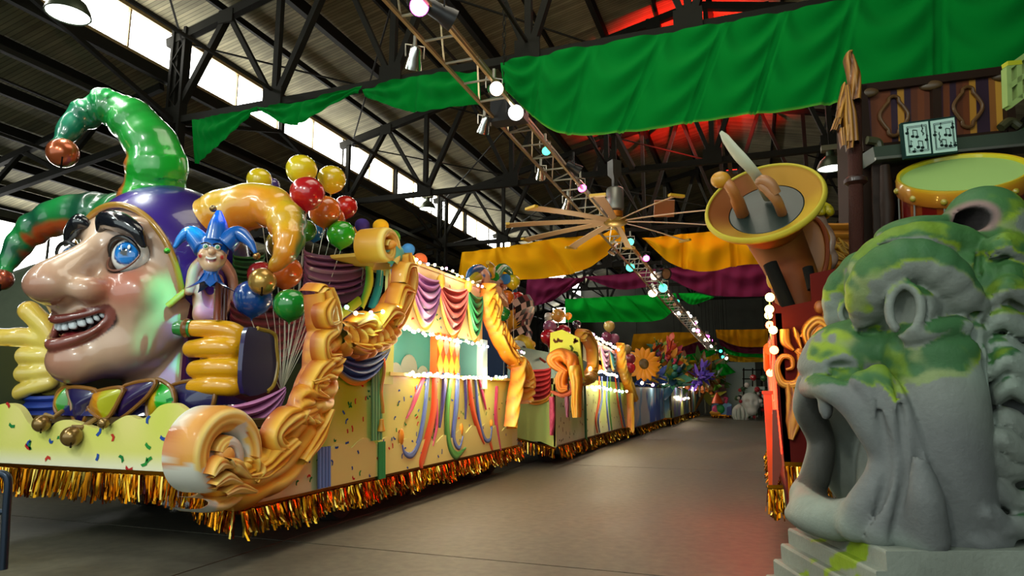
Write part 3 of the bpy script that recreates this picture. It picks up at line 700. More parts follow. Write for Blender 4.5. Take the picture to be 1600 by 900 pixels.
def swag(P0, P1, drop, N, folds, c_lo, c_hi, border=None, amp=.05, nu=34, nv=22, shape=.8, c_mid=None, edge0=.12):
    """hung swag of cloth: folds run from corner to corner. Returns MB"""
    P0 = np.array(P0, float); P1 = np.array(P1, float); N = np.array(N, float); G = np.zeros((nu, nv, 3)); C = np.zeros((nu, nv, 3))
    for i in range(nu):
        u = i / (nu - 1); ar = math.sin(PI * u) ** shape
        for j in range(nv):
            v = j / (nv - 1); d = drop * (edge0 * (1 - ar) + ar) * v; top = .10 * drop * ar
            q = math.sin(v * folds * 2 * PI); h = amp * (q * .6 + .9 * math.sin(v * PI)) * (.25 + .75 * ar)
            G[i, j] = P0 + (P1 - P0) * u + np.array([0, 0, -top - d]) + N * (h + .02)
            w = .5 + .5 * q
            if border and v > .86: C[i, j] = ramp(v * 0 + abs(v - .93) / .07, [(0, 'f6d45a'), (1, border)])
            else: C[i, j] = ramp(w, [(0, c_lo), (1, c_hi)])  # painted fold shading: dark in the valleys, highlights on the crests
    return MB().grid(G, C)
def art(paths, plane, cols, th=.025, n=34, mb=None):
    """painted cut-out strip: [(px, py, half width px)...] on the plane; cols across it"""
    pts = [np.array(plane(x, y)) for x, y, w in paths]; P = smooth_path(pts, n); N = plane.N
    e = plane(paths[0][0] + 1, paths[0][1]) - plane(*paths[0][:2]); ks = [np.linalg.norm(plane(x, y + 1) - plane(x, y)) for x, y, w in paths]
    W = np.interp(np.linspace(0, 1, n), np.linspace(0, 1, len(paths)), [w * k for (_, _, w), k in zip(paths, ks)])
    T = np.gradient(P, axis=0); T /= np.linalg.norm(T, axis=1)[:, None]; S = np.cross(N, T)
    t = np.linspace(-1, 1, 9); G = np.stack([P[i] + S[i] * (t * W[i])[:, None] + N * (th * np.sqrt(1 - np.abs(t) ** 4 * .98) + .008)[:, None] for i in range(n)])
    C = np.tile(ramp((t + 1) / 2, cols), (n, 1, 1)); return (mb or MB()).grid(G, C)
class Plane:
    def __init__(s, fn, N): s.fn = fn; s.N = np.array(N, float)
    def __call__(s, x, y): return s.fn(x, y)
def confetti(pl, inside, x0, x1, y0, y1, n, size, seed, mb=None, cols=('b32a2a', '1f7a3c', '2b4f9c', '2b4f9c', 'c0392b', '2a8a3a')):
    r = random.Random(seed); mb = mb or MB(); k = 0; tries = 0
    while k < n and tries < n * 30:
        tries += 1; x, y = r.uniform(x0, x1), r.uniform(y0, y1)
        if not inside(x, y): continue
        a = r.uniform(0, PI); l = r.uniform(.7, 1.3) * size; w = .42 * size; c = pl(x, y) + pl.N * .006
        U = pl.U; V = np.array([0, 0, 1.]); d1 = U * math.cos(a) + V * math.sin(a); d2 = -U * math.sin(a) + V * math.cos(a); b = r.uniform(-.3, .3) * l
        mb.add([c - d1 * l / 2 - d2 * w / 2, c + d2 * (b - w / 2), c + d1 * l / 2 - d2 * w / 2, c + d1 * l / 2 + d2 * w / 2, c + d2 * (b + w / 2), c - d1 * l / 2 + d2 * w / 2], [(0, 1, 4, 5), (1, 2, 3, 4)], r.choice(cols)); k += 1
    return mb
def fringe(a, b, L, N, dens=70, seed=1, flare=.08, up=.04, wave=.12):
    """metallic foil fringe: many crumpled strips hanging from a tape"""
    r = random.Random(seed); a = np.array(a, float); b = np.array(b, float); D = np.linalg.norm(b - a); T = (b - a) / D; N = np.array(N, float); m = MB()
    m.grid([[a + N * .012 + (0, 0, up), a + N * .012 - (0, 0, .03)], [b + N * .012 + (0, 0, up), b + N * .012 - (0, 0, .03)]], 'a0640c')
    n = int(D * dens)
    for k in range(n):
        s = D * (k + r.random()) / n; l = L * r.uniform(.7, 1.08) * (1 + wave * math.sin(s * 5.3 + seed)); w = r.uniform(.012, .028); tw = r.uniform(-.9, .9); off = r.uniform(0, .05); sw = r.gauss(0, .10) + .12 * math.sin(s * 3.1)
        G = []
        c = np.array(lin(r.choice(['d99a20', 'e8b53a', 'b8700c', 'f2cf66', '8a4a06', 'd9861a'])))
        for j in range(4):
            q = j / 3; ang = tw * (1 + q * 1.2) + r.uniform(-.3, .3); dd = T * math.cos(ang) + N * math.sin(ang)
            p = a + T * (s + sw * l * q) + N * (.02 + off + flare * q * r.uniform(.3, 1.2)) + np.array([0, 0, -l * q])
            G.append([p - dd * w / 2, p + dd * w / 2])
        m.grid(G, np.tile(c, (8, 1)))
    return m
BULB = {k: mat('bulb_' + k, c, .3, emit=e, ecol=c) for k, c, e in (('warm', (1, .82, .5), 28), ('pink', (1, .35, .75), 18), ('teal', (.25, 1, .75), 18), ('blue', (.55, .6, 1), 18), ('red', (1, .10, .03), 26), ('yellow', (1, .7, .15), 40))}
def bulb_string(name, label, pts, kinds, r=.03, n=None, power=0, pcol=(1, .8, .5), nl=2, sag=.0, cat='lights', group=None):
    n = max(3, int(n * .72)); r *= .85; P = smooth_path(pts, n); t = thing(name, label, cat, P[0], group)
    MB().tube(P, .007, 5).build('cord', mat('cord_green', (.02, .05, .02), .5), t)
    rg = random.Random(len(label)); meshes = {}
    for i, p in enumerate(P):
        k = kinds[i % len(kinds)]; rad = r * rg.uniform(.8, 1.15)
        if k not in meshes: meshes[k] = MB().ball((0, 0, 0), r, 8, 6).mesh('bulb', smooth='all'); meshes[k].materials.append(BULB[k])
        o = bpy.data.objects.new('bulb', meshes[k]); COL.objects.link(o); o.parent = t
        o.location = tuple(p + np.array([rg.uniform(-.01, .03), rg.uniform(-.02, .02), rg.uniform(-.03, .02)]) - P[0])
    for i in range(nl if power else 0):
        p = P[int((i + .5) / nl * (len(P) - 1))]; l = light('bulb_light', 'POINT', tuple(p + np.array([.12, 0, 0]) - P[0]), power / nl, pcol, size=.08); l.parent = t
    return t
# =================================================================== FLOAT 1 : the near float
X0 = -4.72
S1 = Plane(lambda x, y: atX(x, y, X0), (1, 0, 0)); S1.U = np.array([0, 1., 0])
F1 = Plane(lambda x, y: atY(x, y, 5.3), (0, -1, 0)); F1.U = np.array([1., 0, 0])
def yof(px): return atX(px, 600, X0)[1]
f1 = thing('parade_float', 'nearest yellow float with confetti sides, gold scrollwork and foil fringe on the left', 'parade float', (-6.6, 9, 0), 'parade floats in line on the left')
YA, YB, ZB = 5.3, 13.3, .47
# side panel, painted cream with sprayed green and yellow
def side_cols(P):
    y, z = P[..., 1], P[..., 2]; c = np.tile(np.array(lin('e4e088')), (*y.shape, 1))
    c = mixc(c, 'dfe07a', ss(.7, 1.3, z) * .7); c = mixc(c, 'b4d01c', ss(.6, .05, abs(y - 7.1) / 1.6) * ss(.8, 1.5, z) * .95)
    c = mixc(c, '6fae1e', ss(.35, .05, abs(y - 7.75)) * ss(.5, 1.0, z) * .7); c = mixc(c, '8fc02a', ss(.25, .02, abs(y - 6.55)) * .7)
    c = mixc(c, 'e6d64a', ss(1.5, 1.85, z) * ss(7.9, 8.6, y) * .8); c = mixc(c, '9fc63a', ss(.5, .1, abs(y - 9.2)) * ss(.7, 1.2, z) * .45)
    c = mixc(c, 'c8c040', ss(12.2, 13.3, y) * .5); return mixc(c, 'ece8b8', ss(.95, .55, z) * .8)
def panel(nm, ya, yb, za, zb, X=X0, ny=80, nz=24, mt=None, colf=side_cols, th=.06):
    y = np.linspace(ya, yb, ny); z = np.linspace(za, zb, nz); Yg, Zg = np.meshgrid(y, z, indexing='ij'); P = np.stack([np.full_like(Yg, X), Yg, Zg], -1)
    m = MB().grid(P, colf(P)); B = P[::ny - 1, ::nz - 1].reshape(-1, 3) - (th, 0, 0); m.box((X - th / 2 - .003, (ya + yb) / 2, (za + zb) / 2), (th, yb - ya, zb - za), col='c9bd6a'); return m
ZC = 1.84
for i, (a, b) in enumerate(((YA, 6.5), (6.5, 7.9), (7.9, 9.4), (9.4, 11.3), (11.3, YB))):
    panel('side_panel', a, b, ZB, ZC if i > 1 else (2.35 if i == 1 else 1.22)).build('side_panel', M_PAINT, f1)
MB().box((X0 + .03, 10.6, ZC), (.12, 5.4, .05), col='d9c85a').build('counter_ledge', M_PAINT, f1)
# scalloped cloud board along the bottom
pts = []; 
for k in range(121):
    y = 6.55 + (12.9 - 6.55) * k / 120; pts.append((X0 + .01, y, .86 + .10 * abs(math.sin(k / 120 * PI * 11)) + .06 * math.sin(k * .09)))
pts = [(X0 + .01, 6.55, ZB)] + pts + [(X0 + .01, 12.9, ZB)]
MB().prism(pts, (.02, 0, 0), 'e2de88').build('cloud_board', M_PAINT, f1)
# upper fascia and end posts
ft, fb = 3.5, 2.52
def fas_cols(P):
    y, z = P[..., 1], P[..., 2]; c = np.tile(np.array(lin('f0dca0')), (*y.shape, 1)); return mixc(mixc(c, 'e8b070', ss(.6, 1, abs(np.sin(y * 2.6))) * .5), 'f4e7a0', ss(3, 2.6, z) * .5)
panel('fascia', 7.95, 11.35, fb, ft, colf=fas_cols).build('fascia', M_PAINT, f1)
MB().box((X0 - .45, 9.6, ft + .02), (.95, 3.5, .05), col='caa23a').build('canopy_roof', M_PAINT, f1)
# window opening: backboard painted sky blue with clouds, post, deck
MB().box((-5.55, 10.4, 2.15), (.05, 3.4, 1.15), col='57b6b0').build('sky_backboard', M_PAINT, f1)
m = MB()
for (y, z, r) in ((9.1, 1.95, .3), (9.55, 1.86, .24), (10.0, 1.96, .3), (10.5, 1.84, .24), (11, 1.9, .25)): m.ball((-5.50, y, z), (.03, r, r * .9), 16, 10, 'e9f0dc')
m.build('cloud_cutout', M_PAINT, f1)
MB().box((-5.3, 11.75, 2.1), (.8, .05, 1.2), col='7fc6c6').box((-5.48, 11.3, 2.2), (.05, .8, .8), col='20262c').box((-5.3, 11.2, 1.95), (.25, .4, .2), col='a8a89a').build('rider_booth', M_PAINT, f1)
m = MB(); hq = [atX(683, 588, X0 + .02), atX(718, 592, X0 + .02), atX(718, 531, X0 + .02), atX(683, 524, X0 + .02)]; ya, yb = hq[0][1], hq[1][1]
MB().box((X0 - .05, (ya + yb) / 2, 2.18), (.12, yb - ya, .7), col='d9541a').build('harlequin_post', M_PAINT, f1)
for i in range(4):
    yc = ya + (yb - ya) * (i + .5) / 4; w = (yb - ya) / 8
    for zc, col in ((2.02, 'f2b52a'), (2.36, '8a7a5c' if i % 2 else 'f2b52a')): m.prism([(X0 + .012, yc - w, zc), (X0 + .012, yc, zc - .19), (X0 + .012, yc + w, zc), (X0 + .012, yc, zc + .19)], (.012, 0, 0), col)
m.build('diamond_inlay', M_PAINT, f1)['kind'] = 'stuff'
MB().box((X0 + .0, 11.35, 2.1), (.12, .22, .9), col='bfe0dc').build('window_post', M_PAINT, f1)
MB().box((X0, 7.86, 2.2), (.14, .3, 1.0), col='c8d84a').build('window_post', M_PAINT, f1)
# decks, far side, chassis, wheels
MB().box((-6.7, 9.4, 1.28), (3.8, 7.8, .08), col='4a3a20').build('deck', M_FLAT, f1)
MB().box((-8.6, 9.3, 1.3), (.08, 8, 1.7), col='4a5238').build('far_side_panel', M_FLAT, f1)
MB().box((-6.7, 9.2, .82), (3.2, 7.4, .14), col='2a0608').box((-6.2, 6.0, .60), (1.3, .14, .16), col='8a0c1a').box((-5.85, 6.1, .68), (.14, 1.2, .14), col='8a0c1a').box((-6.75, 6.1, .68), (.14, 1.2, .14), col='8a0c1a').build('chassis', mat('chassis_paint', vcol=True, rough=.35, coat=.3), f1)
m = MB(); 
for q in (-6.75, -6.35, -6.05, -5.8): m.lathe((q, 5.95, .56), [(.0, -.06), (.07, -.06), (.07, .06), (0, .06)], 12, (1, 0, 0), 'a50f22')
m.lathe((-6.6, 5.92, .5), [(0, -.05), (.05, -.05), (.05, .1), (0, .1)], 12, (0, 0, 1), 'b0122a'); m.build('hitch_fittings', mat('chassis_paint'), f1)
def wheel(parent, x, y, r=.36):
    w = MB().lathe((x, y, r), [(r * .55, -.12), (r * .9, -.13), (r, -.08), (r, .08), (r * .9, .13), (r * .55, .12)], 28, (1, 0, 0)).build('wheel', mat('rubber', (.012, .012, .012), .8), parent)
    MB().lathe((x, y, r), [(0, .05), (r * .2, .07), (r * .5, .04), (r * .56, .12), (r * .56, -.12), (0, -.1)], 20, (1, 0, 0)).build('hub', mat('wheel_hub', (.2, .2, .2), .4, .6), w)
for x in (-5.1, -8.2):
    for y in (7.4, 11.6, 12.5): wheel(f1, x, y)
m = fringe((X0 + .02, YA - .05, ZB), (X0 + .02, YB, ZB), .25, (1, 0, 0), 120, 3); m.build('foil_fringe', M_FOIL, f1)['kind'] = 'stuff'
# prow front board with scalloped cloud top
zt = [(-10.6, 1.5), (-8.6, 1.55), (-8.35, 1.62), (-8.05, 1.62), (-7.75, 1.38), (-7.4, 1.18), (-7.1, 1.12), (-6.85, 1.3), (-6.55, 1.36), (-6.35, 1.22), (-6.1, 1.32), (-5.75, 1.6), (-5.5, 1.55), (-5.3, 1.35), (-5.05, 1.2)]
top = [(x, 5.3, z + .04 * math.sin(x * 9)) for x, z in zt]
top = [tuple(F1(x, y)) for x, y in ((-260, 640), (-180, 620), (-110, 650), (-60, 628), (-15, 634), (13, 630), (30, 638), (44, 660), (60, 673), (76, 671), (88, 660), (104, 656), (124, 661), (150, 669), (168, 667), (182, 657), (200, 649), (218, 655), (235, 648), (250, 634), (272, 630), (290, 641), (306, 652))] + [(-5.05, 5.3, 1.2)]
P = smooth_path(top, 130); zz = np.linspace(0, 1, 16); G = np.zeros((130, 16, 3)); C = np.zeros((130, 16, 3))
for i in range(130):
    for j in range(16): G[i, j] = (P[i][0], 5.3 + .05 * math.sin(j / 15 * PI / 2) * 0, .76 + (P[i][2] - .76) * zz[j])
C = mixc(mixc(np.tile(np.array(lin('e4da80')), (130, 16, 1)), 'd2d65a', .5 + .5 * np.sin(G[..., 0] * 7.3) * ss(.9, 1.3, G[..., 2])), 'ece8cc', ss(1.0, .76, G[..., 2]))
B = G + (0, .08, 0)
m = MB(); m.grid(G, C); m.grid(B[::-1], C); m.grid(np.stack([G[:, -1], B[:, -1]], 1), 'd8d080'); m.build('front_board', M_PAINT, f1)
MB().box((-7.8, 5.34, .76), (5.7, .1, .05), col='6a4a1a').build('front_rail', M_PAINT, f1)
# sloping underside board joining the corner
MB().prism([(-5.05, 5.3, .76), (X0, 5.3, .76), (X0, 5.3, 1.0), (-5.05, 5.3, 1.2)], (0, .06, 0), 'e6dfa0').prism([(-5.3, 5.32, .76), (X0, 5.32, .76), (X0, 5.32, ZB)], (0, .05, 0), 'e6dfa0').build('corner_board', M_PAINT, f1)
m = fringe((-10.6, 5.27, .76), (-5.25, 5.27, .76), .28, (0, -1, 0), 130, 5, flare=.02, wave=.05); m.build('foil_fringe', M_FOIL, f1)['kind'] = 'stuff'
m = fringe((-5.25, 5.26, .74), (X0 + .02, 5.26, ZB), .27, (.3, -.95, 0), 150, 8); m.build('foil_fringe', M_FOIL, f1)['kind'] = 'stuff'
# confetti
def ins_front(x, y):
    p = F1(x, y); return .8 < p[2] < np.interp(p[0], [a for a, _ in zt], [b for _, b in zt]) - .06 and p[0] < -5.3
confetti(F1, ins_front, 0, 290, 610, 745, 26, .085, 4).build('confetti', M_FLAT, f1)['kind'] = 'stuff'
def ins_side(x, y):
    p = S1(x, y); return ZB + .06 < p[2] < (1.15 if p[1] < 6.5 else 2.1 if p[1] < 7.8 else 1.8) and 5.6 < p[1] < 13.2
m = confetti(S1, ins_side, 400, 806, 560, 790, 150, .062, 5)
fas = Plane(S1.fn, (1, 0, 0)); fas.U = S1.U
confetti(fas, lambda x, y: fb + .05 < S1(x, y)[2] < ft - .05 and 8 < S1(x, y)[1] < 11.3, 600, 756, 400, 540, 70, .06, 9, mb=m); 
for v in m.v: v[:, 0] += .028 * (v[:, 2].mean() < 1.0)
m.build('confetti', M_FLAT, f1)['kind'] = 'stuff'
# painted hat tails on the side panel (cut-outs)
A = lambda L: [(480 + x / 3, 540 + y / 3, w / 3) for x, y, w in L]
ORA = [(0, 'b03010'), (.4, 'e8683a'), (.8, 'f08a5a'), (1, 'a8300e')]; BLU = [(0, '1c2c78'), (.5, '7fa0d8'), (1, '20308a')]; GRN = [(0, '0c4a1c'), (.5, '6fc060'), (1, '0e5a24')]
PNK = [(0, '9a1c4a'), (.5, 'e8648a'), (1, 'a02048')]; NVY = [(0, '1a1440'), (.5, '4a4a9a'), (1, '1a1238')]
for cols, L in ((PNK, [(548, 130, 10), (505, 240, 16), (480, 300, 9), (458, 342, 2)]), (ORA, [(592, 130, 22), (588, 300, 30), (560, 430, 32), (528, 545, 34), (530, 575, 4)]), (BLU, [(562, 125, 12), (545, 300, 16), (520, 440, 18), (485, 510, 20), (450, 505, 14), (436, 465, 4)]),
                (PNK, [(600, 250, 8), (600, 380, 9), (580, 470, 3)]), (NVY, [(640, 130, 24), (634, 230, 22), (614, 385, 3)]), (GRN, [(672, 130, 16), (652, 300, 20), (656, 450, 26), (690, 515, 26), (735, 480, 6)]), (BLU, [(702, 130, 16), (694, 280, 22), (680, 430, 18), (705, 480, 12), (722, 425, 5)]),
                (NVY, [(735, 140, 16), (738, 250, 12), (735, 345, 3)]), (ORA, [(752, 140, 14), (770, 290, 22), (800, 400, 20), (822, 460, 6)]), (BLU, [(782, 140, 10), (798, 320, 12), (822, 430, 14), (850, 440, 10), (860, 370, 4)]), (PNK, [(800, 150, 8), (818, 230, 10), (832, 300, 2)]),
                (PNK, [(884, 190, 14), (880, 340, 18), (900, 490, 6)]), (ORA, [(850, 450, 16), (858, 480, 14), (862, 490, 2)])):
    art(A(L), S1, cols, .035).build('painted_hat_tail', M_PAINT, f1)
for x, y, rx, ry in ((435, 428, 17, 38), (718, 393, 12, 34), (858, 364, 9, 25)):
    c = S1(480 + x / 3, 540 + y / 3); k = 1 / 110; MB().ball(c + (.02, 0, 0), (.03, rx / 3 * k * 1.2, ry / 3 * k), 18, 12, 'e0942a').build('painted_bell', M_PAINT, f1)
# draped cloth carvings
Nx = (1, 0, 0)
def sw(a, b, by, lo, hi, bd, par=f1, pl=S1, folds=6, amp=.05, nm='carved_swag', off=.03, **k):
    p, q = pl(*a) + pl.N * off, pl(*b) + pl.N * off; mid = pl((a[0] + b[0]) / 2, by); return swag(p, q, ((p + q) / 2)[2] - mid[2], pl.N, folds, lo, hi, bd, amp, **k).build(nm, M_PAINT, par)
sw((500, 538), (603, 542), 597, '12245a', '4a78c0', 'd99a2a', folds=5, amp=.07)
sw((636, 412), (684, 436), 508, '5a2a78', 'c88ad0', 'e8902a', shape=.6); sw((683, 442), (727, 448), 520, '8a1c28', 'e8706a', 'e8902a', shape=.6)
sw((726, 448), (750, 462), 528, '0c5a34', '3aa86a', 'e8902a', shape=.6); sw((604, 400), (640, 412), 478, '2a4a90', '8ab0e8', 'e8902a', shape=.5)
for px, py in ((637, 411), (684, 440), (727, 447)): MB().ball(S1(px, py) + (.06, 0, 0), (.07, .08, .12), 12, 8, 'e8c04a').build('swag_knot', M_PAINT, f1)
# blue and green painted pilasters
def pil(px, wt, py0, py1, cols, nm='painted_pilaster', X=.03, n=4):
    a, b = S1(px, py0), S1(px, py1); k = .0095; m = MB()
    t = np.linspace(-1, 1, 25); G = []
    for p in np.linspace(a, b, 8):
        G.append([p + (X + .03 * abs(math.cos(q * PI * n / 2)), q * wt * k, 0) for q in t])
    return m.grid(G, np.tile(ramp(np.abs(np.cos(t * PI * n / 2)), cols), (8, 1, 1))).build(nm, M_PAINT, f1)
pil(498, 11, 545, 664, [(0, '16246a'), (1, '6f86c8')]); pil(500, 13, 698, 762, [(0, '16246a'), (1, '7d9ad8')]); pil(583, 14, 566, 688, [(0, '0a4a20'), (1, '7cc07a')]); pil(591, 9, 690, 748, [(0, '0a4a20'), (1, '3fa050')])
p = S1(590, 560); MB().tube([p + (.09, .03 * math.sin(i), -.09 * i) for i in range(9)], .022, 8, 'c98a2a').lathe(p + (.09, 0, -.95), [(.0, .16), (.03, .15), (.03, .1), (.055, 0), (.02, -.01)], 12, col='d99a2a').build('rope_tassel', M_PAINT, f1)
# ---- gold scrolls
def goldscroll(nm, path, wid, pl, depth, par, seed, n=110, leaves=(), freq=22, cols=GOLDS, off=.05, label=None, fl=.34):
    P = [pl(x, y) + pl.N * off for x, y in path]; k = [np.linalg.norm(pl(x, y + 1) - pl(x, y)) for x, y in path]
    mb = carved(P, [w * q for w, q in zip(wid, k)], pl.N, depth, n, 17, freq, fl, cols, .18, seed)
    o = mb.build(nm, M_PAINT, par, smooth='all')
    if label: o['label'] = label
    for j, (lp, lw) in enumerate(leaves):
        Q = [pl(x, y) + pl.N * (off + depth * .65) for x, y in lp]; kk = np.linalg.norm(pl(lp[0][0], lp[0][1] + 1) - pl(*lp[0]))
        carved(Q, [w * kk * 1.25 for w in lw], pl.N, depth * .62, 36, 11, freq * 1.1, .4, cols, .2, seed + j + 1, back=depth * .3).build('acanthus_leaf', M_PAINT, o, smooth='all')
    return o
PEACH = [(0, 'b0561c'), (.35, 'dc9a3c'), (.7, 'f0c860'), (1, 'f4dfa0')]
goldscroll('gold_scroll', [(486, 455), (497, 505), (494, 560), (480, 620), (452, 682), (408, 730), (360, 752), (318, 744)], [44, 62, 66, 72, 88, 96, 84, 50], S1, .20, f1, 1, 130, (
    ([(492, 520), (478, 535), (482, 560), (500, 556)], [14, 22, 16, 6]), ([(495, 560), (470, 585), (460, 612), (478, 622)], [16, 26, 20, 6]), ([(478, 600), (452, 620), (440, 650), (462, 660)], [16, 28, 20, 6]),
    ([(460, 640), (425, 655), (400, 680), (415, 700), (432, 690)], [18, 30, 26, 16, 6]), ([(430, 690), (405, 715), (380, 735), (350, 742)], [20, 30, 22, 8]), ([(490, 470), (480, 490), (484, 508), (496, 504)], [12, 20, 14, 5]),
    ([(455, 600), (490, 585), (505, 560)], [10, 18, 5]), ([(440, 720), (470, 680), (486, 640)], [12, 22, 6]), ([(360, 715), (372, 735), (362, 752)], [10, 24, 8])), freq=20)
# big volute at the front corner
VC = S1(326, 712) + np.array([.08, 0, 0]); Uy, Uz = np.array([.10, -.12, 0]), np.array([0, 0, 1.])
Ah = np.array([0, 1., 0]); 
sp = spiral(VC, Ah, Uz, .44, .09, 1.75, -2.1, 44)
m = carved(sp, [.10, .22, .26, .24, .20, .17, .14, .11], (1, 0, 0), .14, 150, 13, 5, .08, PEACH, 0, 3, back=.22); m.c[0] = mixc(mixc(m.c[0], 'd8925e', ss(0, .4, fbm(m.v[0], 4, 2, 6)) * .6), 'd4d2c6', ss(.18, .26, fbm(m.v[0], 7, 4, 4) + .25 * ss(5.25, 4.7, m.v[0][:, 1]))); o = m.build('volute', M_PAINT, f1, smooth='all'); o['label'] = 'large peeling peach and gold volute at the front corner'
MB().ball(VC + (.1, 0, 0), (.08, .10, .10), 16, 10, 'e0a04a').build('volute_eye', M_PAINT, f1)
for j, lp in enumerate(([(296, 740), (312, 722), (330, 726)], [(300, 756), (322, 744), (342, 750)], [(316, 768), (340, 758), (366, 764)], [(322, 716), (340, 726), (356, 742)])):
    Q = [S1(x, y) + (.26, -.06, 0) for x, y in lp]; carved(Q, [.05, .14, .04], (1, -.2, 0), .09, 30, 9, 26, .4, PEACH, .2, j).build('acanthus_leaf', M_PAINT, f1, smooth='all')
goldscroll('gold_scroll', [(506, 522), (530, 532), (562, 530), (592, 508), (611, 472), (618, 435), (613, 398)], [46, 56, 62, 60, 46, 40, 26], S1, .24, f1, 11, 110, (
    ([(520, 510), (545, 500), (560, 515), (545, 528)], [10, 22, 18, 6]), ([(560, 515), (580, 490), (595, 495), (585, 512)], [12, 24, 18, 6]), ([(590, 480), (600, 455), (614, 458)], [12, 22, 6]), ([(600, 445), (606, 420), (618, 418)], [10, 18, 6]), ([(515, 540), (545, 546), (580, 535)], [8, 18, 6])), freq=19)
sp = spiral(S1(590, 388) + np.array([.12, .0, .0]), np.array([0, 1., 0]), Uz, .26, .05, 1.6, -.9, 40)
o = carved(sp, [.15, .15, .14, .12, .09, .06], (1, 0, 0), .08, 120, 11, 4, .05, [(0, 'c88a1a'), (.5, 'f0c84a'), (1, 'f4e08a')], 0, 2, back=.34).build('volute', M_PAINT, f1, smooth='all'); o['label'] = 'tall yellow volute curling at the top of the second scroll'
MB().ball(S1(592, 388) + (.12, 0, .04), (.16, .07, .07), 14, 8, 'e0952a').build('volute_eye', M_PAINT, f1)
YEL = [(0, 'b8560a'), (.35, 'ec9a1c'), (.7, 'f8c23a'), (1, 'fbe488')]
goldscroll('gold_scroll', [(757, 447), (754, 474), (764, 510), (782, 545), (800, 568)], [20, 24, 22, 22, 20], S1, .2, f1, 21, 90, (([(752, 460), (762, 480), (758, 498)], [6, 14, 4]), ([(766, 505), (776, 530), (790, 545)], [6, 14, 4])), freq=16, cols=YEL)
goldscroll('gold_scroll', [(797, 560), (795, 590), (789, 630), (784, 668)], [16, 18, 16, 13], S1, .2, f1, 31, 60, (), freq=9, cols=YEL, fl=.12, off=.12)
goldscroll('gold_scroll', [(790, 562), (806, 572), (814, 596), (810, 628)], [22, 26, 26, 16], S1, .24, f1, 41, 60, (([(798, 568), (808, 588), (806, 606)], [6, 16, 5]),), freq=22, cols=YEL)
# scroll seen at the left of the opening behind the balloons
goldscroll('gold_scroll', [(478, 462), (490, 452), (500, 470)], [18, 22, 10], S1, .2, f1, 51, 40, (), freq=22, off=-.02)
# interior hangings behind the scrolls
Pi = Plane(lambda x, y: atX(x, y, -5.7), Nx); sw((470, 388), (566, 392), 492, '3c1030', '8a4a78', None, pl=Pi, folds=9, amp=.07, nm='purple_hanging', shape=.35, edge0=.75)
Pj = Plane(lambda x, y: atX(x, y, -5.5), Nx)
art([(572, 395, 7), (575, 440, 10), (562, 482, 6)], Pj, [(0, '1f8a2a'), (.5, 'e8e03a'), (1, 'f0d020')], .05).build('yellow_hanging', M_PAINT, f1); art([(592, 410, 8), (590, 445, 10), (578, 485, 10)], Pj, [(0, '0c6a7a'), (.5, '2fb0c0'), (1, '0c5a70')], .05).build('teal_hanging', M_PAINT, f1)
art([(560, 470, 8), (530, 492, 8), (505, 498, 5)], Pj, [(0, '8aa010'), (1, 'e8d82a')], .04).build('yellow_hanging', M_PAINT, f1)
Pk = Plane(lambda x, y: atX(x, y, -5.15), Nx)
sw((330, 636), (440, 604), 692, '7a2a60', 'd08ac0', None, pl=Pk, folds=5, amp=.06, nm='mauve_hanging', edge0=.2)
Pm = Plane(lambda x, y: atX(x, y, -6.2), Nx)
sw((355, 468), (478, 468), 560, '3a0c18', '8a2838', None, pl=Pm, folds=7, amp=.06, nm='maroon_hanging', shape=.4, edge0=.7)
MB().box((-6.6, 7.2, 2.0), (.06, 1.8, 1.4), col='3a0a20').build('inner_board', M_FLAT, f1)
# purple harlequin shield with gilt edge behind the near hand
cs = [atX(x, y, -5.35) for x, y in ((384, 520), (402, 513), (428, 522), (432, 545), (434, 570), (428, 600), (418, 612), (380, 612))]
sh = MB().prism(smooth_path(cs, 30, True), (-.06, 0, 0), '1d0f4a').build('purple_shield', M_LACQ, f1)
MB().tube(smooth_path(cs[1:7], 30), .025, 8, 'a8842a').build('gilt_edge', M_LACQ, sh)
# ---- light strings on float 1
KS = ['warm', 'warm', 'pink', 'warm', 'teal', 'warm', 'blue']
def onS(L, off=.10): return [S1(x, y) + (off, 0, 0) for x, y in L]
bulb_string('string_lights', 'string of white bulbs along the top edge of the near float canopy', onS([(624, 400), (640, 408), (684, 420), (720, 436), (752, 452)]), KS, .028, 26, 60)
bulb_string('string_lights', 'string of white bulbs under the canopy fascia of the near float', onS([(603, 508), (650, 520), (700, 531), (752, 541)]), KS, .03, 40, 110, nl=3)
bulb_string('string_lights', 'string of white bulbs along the counter below the near float window', onS([(628, 584), (680, 586), (730, 590), (782, 590)]), KS, .032, 40, 120, nl=3)
bulb_string('string_lights', 'short string of green and pink bulbs on the second gold scroll of the near float', [S1(x, y) + (.28, 0, 0) for x, y in [(508, 484), (530, 492), (560, 490), (590, 480)]], ['teal', 'warm', 'pink'], .03, 8, 14, (.6, 1, .7), 1)
bulb_string('string_lights', 'string of white bulbs where the near float ends beside the clown figure', onS([(786, 548), (800, 547), (812, 552)]), ['warm', 'pink'], .03, 7, 16, nl=1)
MB().ball(S1(602, 398) + (.1, .05, .02), (.12, .22, .16), 16, 10, '6fd8c0').build('rosette', M_PAINT, f1)
